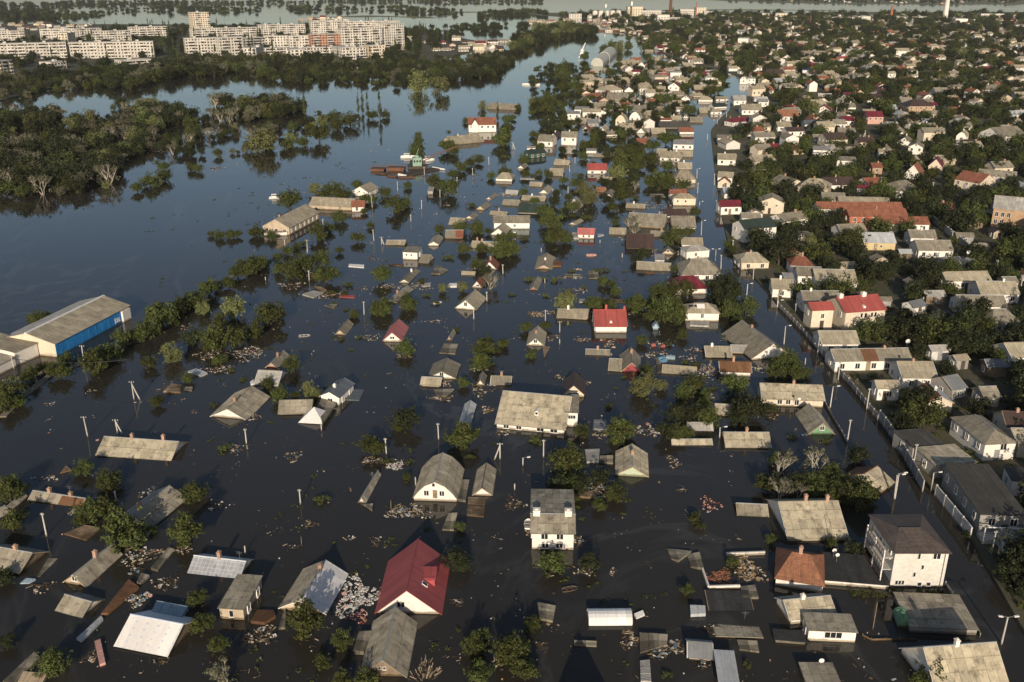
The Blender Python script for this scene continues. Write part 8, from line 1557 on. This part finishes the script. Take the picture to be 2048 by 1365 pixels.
def dish(p, z, lab, s=.5, rz=0):
    s *= .62
    r = empty('satellite_dish', (*p, z), rz); tag(r, lab, 'satellite dish', 'satellite dishes')
    m = MB(); n = 14
    for i in range(n):
        a, c = 2 * PI * i / n, 2 * PI * (i + 1) / n
        for r0, r1 in ((0, .55), (.55, 1)):
            q = [(r0 * math.cos(a) * s, -.25 * s * r0 * r0, r0 * math.sin(a) * s), (r1 * math.cos(a) * s, -.25 * s * r1 * r1, r1 * math.sin(a) * s), (r1 * math.cos(c) * s, -.25 * s * r1 * r1, r1 * math.sin(c) * s), (r0 * math.cos(c) * s, -.25 * s * r0 * r0, r0 * math.sin(c) * s)]
            m.face(q if r0 else [q[0], q[1], q[2]]); m.face([(x_, y_ + .03, z_) for x_, y_, z_ in (q if r0 else q[:3])][::-1])
    d = m.build('reflector', 'white_paint', r); d.location = (0, 0, .5)
    m = MB(); m.tube((0, .1, -.8), (0, .05, .5), .04, .04, 6); m.build('mast', 'iron', r)
    m = MB(); m.tube((0, 0, .5 - s), (0, -.45 * s - .2, .5), .02, .02, 5); m.build('feed_arm', 'iron', r)
dish((35.75, 87.12), 1.2, 'white satellite dish on the roof at the bottom edge')
dish((44.20, 108.82), 1.6, 'white satellite dish at the left rear corner of the black felt roof')
dish((44.26, 107.75), 1.6, 'lower of the two dishes by the black felt roof', .45)
dish((52.87, 156.16), 2.6, 'white satellite dish on the front of the cream streetside house', .45)
dish((84.48, 185.56), 2.6, 'big white satellite dish at the right end of the long slate roof', .8)
dish((127.07, 251.10), 3.8, 'satellite dish on the scalloped white house', .8)

# ------------------------------------------------------------------ apartment blocks
def block(rec, i):
    x, y, yaw, w, d, h, mat, lab = rec
    rnd = random.Random(300 + i)
    r = empty('apartment_block', (x, y, .4), yaw); tag(r, lab, 'building', 'apartment blocks')
    FOOT.append((x, y, yaw, w / 2 + 1, d / 2 + 1))
    m = MB(); m.box(-w / 2, w / 2, -d / 2, d / 2, -1, h); m.build('wall', mat, r)
    m = MB(); m.box(-w / 2 - .3, w / 2 + .3, -d / 2 - .3, d / 2 + .3, h + .003, h + .5)
    for q in range(max(1, int(w / 18))): xx = -w / 2 + 9 + q * 18; m.box(xx, xx + 3, -1.5, 1.5, h + .5, h + 2)
    m.build('roof', 'concrete', r)
    n = max(2, round(h / 2.9)); fl = h / n
    wm, bm, pm = MB(), MB(), MB()
    def facade(L, y_, rot, bal):
        k = max(2, int(L / 3.1))
        for a in range(n):
            for q in range(k):
                c = -L / 2 + L * (q + .5) / k; z = a * fl + .9
                bx = [(c - .85, c + .85)] if rnd.random() < .75 else [(c - .5, c + .5)]
                for (p, s) in bx:
                    A = [(p, y_ - .05), (s, y_ - .05), (s, y_ + .2), (p, y_ + .2)]
                    R = lambda t: (t[0], t[1]) if not rot else (-t[1] * rot, t[0] * rot)
                    wm.hexa([(*R(t), z) for t in A], [(*R(t), z + 1.45) for t in A])
                if bal and q % bal in (1, 2):
                    A = [(c - 1.5, y_ - 1.0), (c + 1.5, y_ - 1.0), (c + 1.5, y_), (c - 1.5, y_)]
                    bm.hexa([(*R(t), z - 1.0) for t in A], [(*R(t), z + .1) for t in A])
                    if rnd.random() < .55:
                        A = [(c - 1.45, y_ - .95), (c + 1.45, y_ - .95), (c + 1.45, y_ - .1), (c - 1.45, y_ - .1)]
                        wm.hexa([(*R(t), z + .12) for t in A], [(*R(t), z + 1.5) for t in A])
    facade(w, -d / 2, 0, rnd.choice([4, 5, 3]))
    facade(d, -w / 2, 1 if x > 0 else -1, 0) if False else None
    # end walls
    for s in (-1, 1):
        k = max(1, int(d / 4))
        for a in range(n):
            for q in range(k):
                c = -d / 2 + d * (q + .5) / k; z = a * fl + .9
                wm.box(s * w / 2 - .05 if s > 0 else -w / 2 - .05, w / 2 + .05 if s > 0 else -w / 2 + .05, c - .6, c + .6, z, z + 1.4)
    o = wm.build('windows', 'glass', r); o['kind'] = 'stuff'
    o = bm.build('balconies', 'pale_panel_wall' if mat == 'panel_wall' else 'panel_wall', r); o['kind'] = 'stuff'
    # panel joints
    for a in range(1, n): pm.box(-w / 2 - .02, w / 2 + .02, -d / 2 - .03, -d / 2 - .003, a * fl - .08, a * fl + .08)
    o = pm.build('panel_joints', 'grey_wall', r); o['kind'] = 'stuff'
for i, rec in enumerate(BLOCKS): block(rec, i)
instancer('estate_trees', [p for p in apt_pts if not blocked(p[0], p[1], 1, 2)], 'dark trees standing between the apartment blocks', 'trees')

# ------------------------------------------------------------------ greenhouse hall, pontoon bridge, factory, chimneys
def hall(A, B, L, lab):
    A, B = Vector(A), Vector(B); w = (B - A).length; a = math.atan2(B.y - A.y, B.x - A.x)
    r = empty('arched_hall', (*((A + B) / 2), 0), a - .18); tag(r, lab, 'hall')
    n = 14; pr = [(-w / 2 * math.cos(PI * q / n), 2.2 + w * .48 * math.sin(PI * q / n)) for q in range(n + 1)]
    for j, (y0, y1, k) in enumerate(((0, L * .48, .93), (L * .48 + .02, L, 1.0))):
        m = MB(); m.profile([(-w / 2 * k, -1), (w / 2 * k, -1)] + [(p * k, z * k) for p, z in pr][::-1], 'y', y0, y1); h = m.build('shell', 'hall_metal', r)
        for q in range(12):
            yy = y0 + (y1 - y0) * (q + .5) / 12; m = MB()
            for (p, z), (s, t) in zip(pr, pr[1:]): m.tube((p * k, yy, z * k), (s * k, yy, t * k), .12, .12, 4)
            m.build('rib', 'lmetal', h)
weathered('hall_metal', (.42, .42, .36), (.36, .36, .31), .55, .05, .5, 0, (.25, .24, .2), .4)
hall((72.99, 900.81), (85.08, 900.81), 150, 'long grey arched hall standing in the river')
r = empty('pontoon_bridge', (*(163.21, 1532.76), 0), 0); tag(r, 'long rusty pontoon bridge across the far river', 'bridge')
m = MB(); m.box(-45, 45, -4, 4, -.5, 2.2); m.build('deck', 'rust_iron', r)
for q in range(7):
    m = MB(); m.box(-5, 5, -6, 6, -1, 1.4); o = m.build('pontoon', 'rust_iron', r); o.location = (-42 + q * 14, 0, 0)
def stack(p, R, h, mat, lab, bands=None, name='chimney_stack'):
    r = empty(name, (*p, .4)); tag(r, lab, 'chimney')
    m = MB(); m.tube((0, 0, -1), (0, 0, h), R, R * .62, 16); m.build('shaft', mat, r)
    m = MB(); m.tube((0, 0, h), (0, 0, h + 1.2), R * .72, R * .72, 16); m.build('rim', mat, r)
    for q in (bands or []):
        k = 1 - .38 * q; m = MB(); m.tube((0, 0, h * q), (0, 0, h * q + h * .05), R * k * 1.04, R * k * 1.02, 16); m.build('band', 'tile_red', r)
stack((848.45, 1932.74), 5.2, 62, 'pale_panel_wall', 'tall white chimney stack with red bands at the top right', [.9, .97])
stack((334.42, 2087.62), 3.6, 76, 'rust_iron', 'tall dark brown factory chimney at the top', None)
stack((733.57, 1909.10), 3.2, 27, 'tile_red', 'short red brick chimney in the far suburb', None)
stack((532.63, 1758.36), 2.0, 14, 'rust_iron', 'small dark chimney left of the far fuel tanks', None)
stack((378.44, 2033.35), 2.0, 30, 'tile_red', 'slim factory chimney right of the tall dark one', None)
def tank_far(p, R, h, lab):
    r = empty('storage_tank', (*p, .4)); tag(r, lab, 'tank', 'far storage tanks')
    m = MB(); m.tube((0, 0, -1), (0, 0, h), R, R, 24); m.build('shell', 'pale_panel_wall', r)
    m = MB(); m.tube((0, 0, h), (0, 0, h + 1.5), R, R * .1, 24); m.build('roof', 'pale_panel_wall', r)
tank_far((656.54, 1841.49), 13, 11, 'big white fuel tank in the far suburb')
tank_far((738.24, 1886.03), 12, 9, 'white fuel tank right of the bigger one')
for q in range(5): tank_far(tuple(Vector((175.68, 2087.62)) + Vector((13 * q, 6 * q))), 5.5, 13, 'grey far factory silo, %s from the left' % ['first', 'second', 'third', 'fourth', 'fifth'][q])
def shedbox(p, w, d, h, mat, lab, rz=0):
    r = empty('factory_building', (*p, .4), rz); tag(r, lab, 'building', 'factory buildings')
    FOOT.append((p[0], p[1], rz, w / 2, d / 2))
    m = MB(); m.box(-w / 2, w / 2, -d / 2, d / 2, -1, h); m.build('wall', mat, r)
    m = MB(); m.box(-w / 2 - .4, w / 2 + .4, -d / 2 - .4, d / 2 + .4, h + .003, h + .8); m.build('roof', 'concrete', r)
    m = MB()
    for z in [2 + 3.4 * q for q in range(max(1, int(h / 3.6)))]:
        k = max(2, int(w / 4.5))
        for q in range(k): c = -w / 2 + w * (q + .5) / k; m.box(c - 1.2, c + 1.2, -d / 2 - .06, -d / 2 + .1, z, z + 1.5)
    o = m.build('windows', 'glass', r); o['kind'] = 'stuff'
FB = [((1150, 37), 26, 20, 8, 'panel_wall', 'long low factory hall left of the silos'), ((1268, 40), 30, 24, 24, 'cream_wall', 'tall beige factory block by the cranes'), ((1300, 40), 40, 26, 17, 'panel_wall', 'beige factory hall right of the tall block'), ((1325, 47), 22, 18, 14, 'pale_panel_wall', 'white factory house before the dark chimney'), ((1240, 48), 26, 16, 6, 'pale_panel_wall', 'low pale shed on the factory quay'), ((1375, 37), 36, 22, 17, 'panel_wall', 'grey factory hall right of the dark chimney'), ((1400, 27), 26, 16, 12, 'cream_wall', 'far cream factory house behind the slim chimney'), ((1415, 36), 18, 14, 12, 'pale_panel_wall', 'white far factory house right of the slim chimney'), ((1545, 38), 52, 30, 10, 'cream_wall', 'wide cream industrial hall in the far suburb'), ((1270, 55), 50, 20, 5, 'panel_wall', 'low wide quay building under the factory'), ((1360, 44), 60, 16, 7, 'grey_wall', 'long grey factory shed before the far halls'), ((1850, 43), 60, 22, 8, 'pale_panel_wall', 'long white hall left of the white chimney stack'), ((1690, 41), 60, 18, 5, 'pale_panel_wall', 'long low white hall behind the fuel tank'), ((1980, 38), 48, 18, 9, 'pale_panel_wall', 'white far building right of the chimney stack')]
FBW = [(131.61, 2060.13), (245.32, 1981.79), (277.49, 1981.79), (278.27, 1819.99), (197.42, 1798.98), (366.64, 2060.13), (451.38, 2371.95), (413.80, 2087.62), (537.24, 2033.35), (208.27, 1664.28), (321.73, 1886.03), (800.44, 1909.10), (661.32, 1956.96), (985.80, 2033.35)]
for p, f in zip(FBW, FB): shedbox(p, *f[1:6])
def crane(p, h, rz, mat, lab):
    r = empty('tower_crane', (*p, .4), rz); tag(r, lab, 'crane', 'harbour cranes')
    m = MB(); m.tube((-3, 0, 0), (0, 0, h * .55), .6, .5, 4); m.tube((3, 0, 0), (0, 0, h * .55), .6, .5, 4); m.tube((0, 0, h * .2), (0, 0, h * .6), 1.2, .8, 6); m.build('tower', mat, r)
    m = MB(); m.tube((0, 0, h * .5), (-h * .25, 0, h), .7, .4, 4); m.build('jib', mat, r)
    m = MB(); m.box(-1.5, 1.5, -1.5, 1.5, h * .45, h * .58); m.build('cab', 'white_paint', r)
crane((185.69, 1956.96), 52, 1.4, 'crane_green', 'green harbour crane at the far factory quay')
crane((236.33, 1956.96), 60, .1, 'field', 'yellowish leaning crane beside the tall factory block')
crane((70.76, 989.09), 15, 3.4, 'white_paint', 'pale crane jib rising from the river bush by the arched hall')

# ------------------------------------------------------------------ distant houses too many to build singly
def far_house(m, x, y, z, w, d, h, rise, yaw, ri, wi):
    mt = Matrix.Translation((x, y, z)) @ Matrix.Rotation(yaw, 4, 'Z'); q = MB()
    q.profile([(-d / 2, -.5), (d / 2, -.5), (d / 2, h), (0, h + rise - .05), (-d / 2, h)], 'x', -w / 2, w / 2, wi)
    q.slope((-w / 2 - .3, -d / 2 - .4, h - .1), (w / 2 + .3, -d / 2 - .4, h - .1), (w / 2 + .3, 0, h + rise), (-w / 2 - .3, 0, h + rise), .08, ri)
    q.slope((w / 2 + .3, d / 2 + .4, h - .1), (-w / 2 - .3, d / 2 + .4, h - .1), (-w / 2 - .3, 0, h + rise), (w / 2 + .3, 0, h + rise), .08, ri)
    k = max(1, int(w / 3.2))
    for c in range(k): xx = -w / 2 + w * (c + .5) / k; q.box(xx - .45, xx + .45, -d / 2 - .04, -d / 2 + .02, h * .35, h * .35 + 1.1, 12)
    q.box(w * .2, w * .2 + .6, -.3, .3, h, h + rise + .8, 13)
    o = len(m.v); m.v += [tuple(mt @ Vector(v)) for v in q.v]; m.f += [tuple(i + o for i in f) for f in q.f]; m.uv += q.uv; m.mi += q.mi
FM = ['slate', 'tan', 'lslate', 'tan', 'slate', 'orust', 'burg', 'dbrown', 'white_wall', 'cream_wall', 'pale_grey_wall', 'brick_wall', 'glass', 'chimney_brick', 'lmetal', 'dgreen']
rnd = random.Random(5)
m = MB(); cnt = 0
def try_house(x, y, z, s=1.0):
    global cnt
    if 370 < y < 650 and shore_x(y) < x < shore_x(y + 26) + 3: return
    if blocked(x, y, 5.0, 1.5): return
    w = rnd.uniform(6.5, 11) * s; d = rnd.uniform(5.5, 8) * s
    yaw = rnd.choice([0, 0, PI / 2, .15]) + rnd.gauss(.12, .12)
    far_house(m, x, y, z, w, d, rnd.uniform(2.0, 3.0) if rnd.random() < .88 else rnd.uniform(4.5, 5.6), d * rnd.uniform(.2, .36), yaw, rnd.choice([0, 1, 1, 3, 4, 1, 0, 2, 5, 3, 7, 14, 1, 0, 5, 3, 6]), rnd.choice([8, 8, 9, 9, 10, 10, 11]))
    FOOT.append((x, y, yaw, w / 2 + .5, d / 2 + .5)); cnt += 1
y = 250.0
while y < 2150:
    st = 14.5 + y * .0028
    x = shore_x(y) + 8
    while x < 40 + y * .6:
        if rnd.random() < (.42 if y < 420 else .66 if y < 1200 else .5): try_house(x + rnd.uniform(-4, 4), y + rnd.uniform(-4, 4), .38)
        x += st
    y += st
for _ in range(230):     # among the far flooded streets
    y = rnd.uniform(470, 980); x = rnd.uniform(.075 * y, shore_x(y) - (34 if y < 720 else 12))
    if blocked(x, y, 2.5, 1.0): continue
    try_house(x, y, -1.7)
for (x0, x1, y0, y1, n) in ((-190, 20, 1080, 1300, 46), (-900, -720, 1550, 1750, 40), (900, 2700, 2750, 3700, 200), (60, 190, 1500, 1900, 30), (-420, -330, 1900, 2050, 16), (30, 120, 1750, 2000, 14)):
    for _ in range(n):
        x, y = rnd.uniform(x0, x1), rnd.uniform(y0, y1); hzv = -.3 if y < 2500 else hill_z(x, y)
        if hzv is not None and (y < 2500 or hzv > .3): try_house(x, y, hzv - .3, 1.25)
o = m.build('distant_houses', FM); tag(o, 'many small pale houses of the distant suburb', 'houses', kind='stuff')

# ------------------------------------------------------------------ air
m = MB(); m.box(-9100, 9100, -450, 16100, -4, 132)
hz = m.build('haze', 'glass'); hz.data.materials.clear()
hm = bpy.data.materials.new('haze'); hm.use_nodes = True
hn = hm.node_tree; hn.nodes.remove(hn.nodes['Principled BSDF'])
pv = hn.nodes.new('ShaderNodeVolumePrincipled'); pv.inputs['Color'].default_value = (.82, .85, .88, 1); pv.inputs['Density'].default_value = HAZE; pv.inputs['Anisotropy'].default_value = .1
hn.links.new(pv.outputs[0], hn.nodes['Material Output'].inputs['Volume'])
hz.data.materials.append(hm); tag(hz, None, None, kind='stuff')
print('sheets', SHEET_COUNT[0], 'objects', len(bpy.data.objects), 'far houses', cnt)
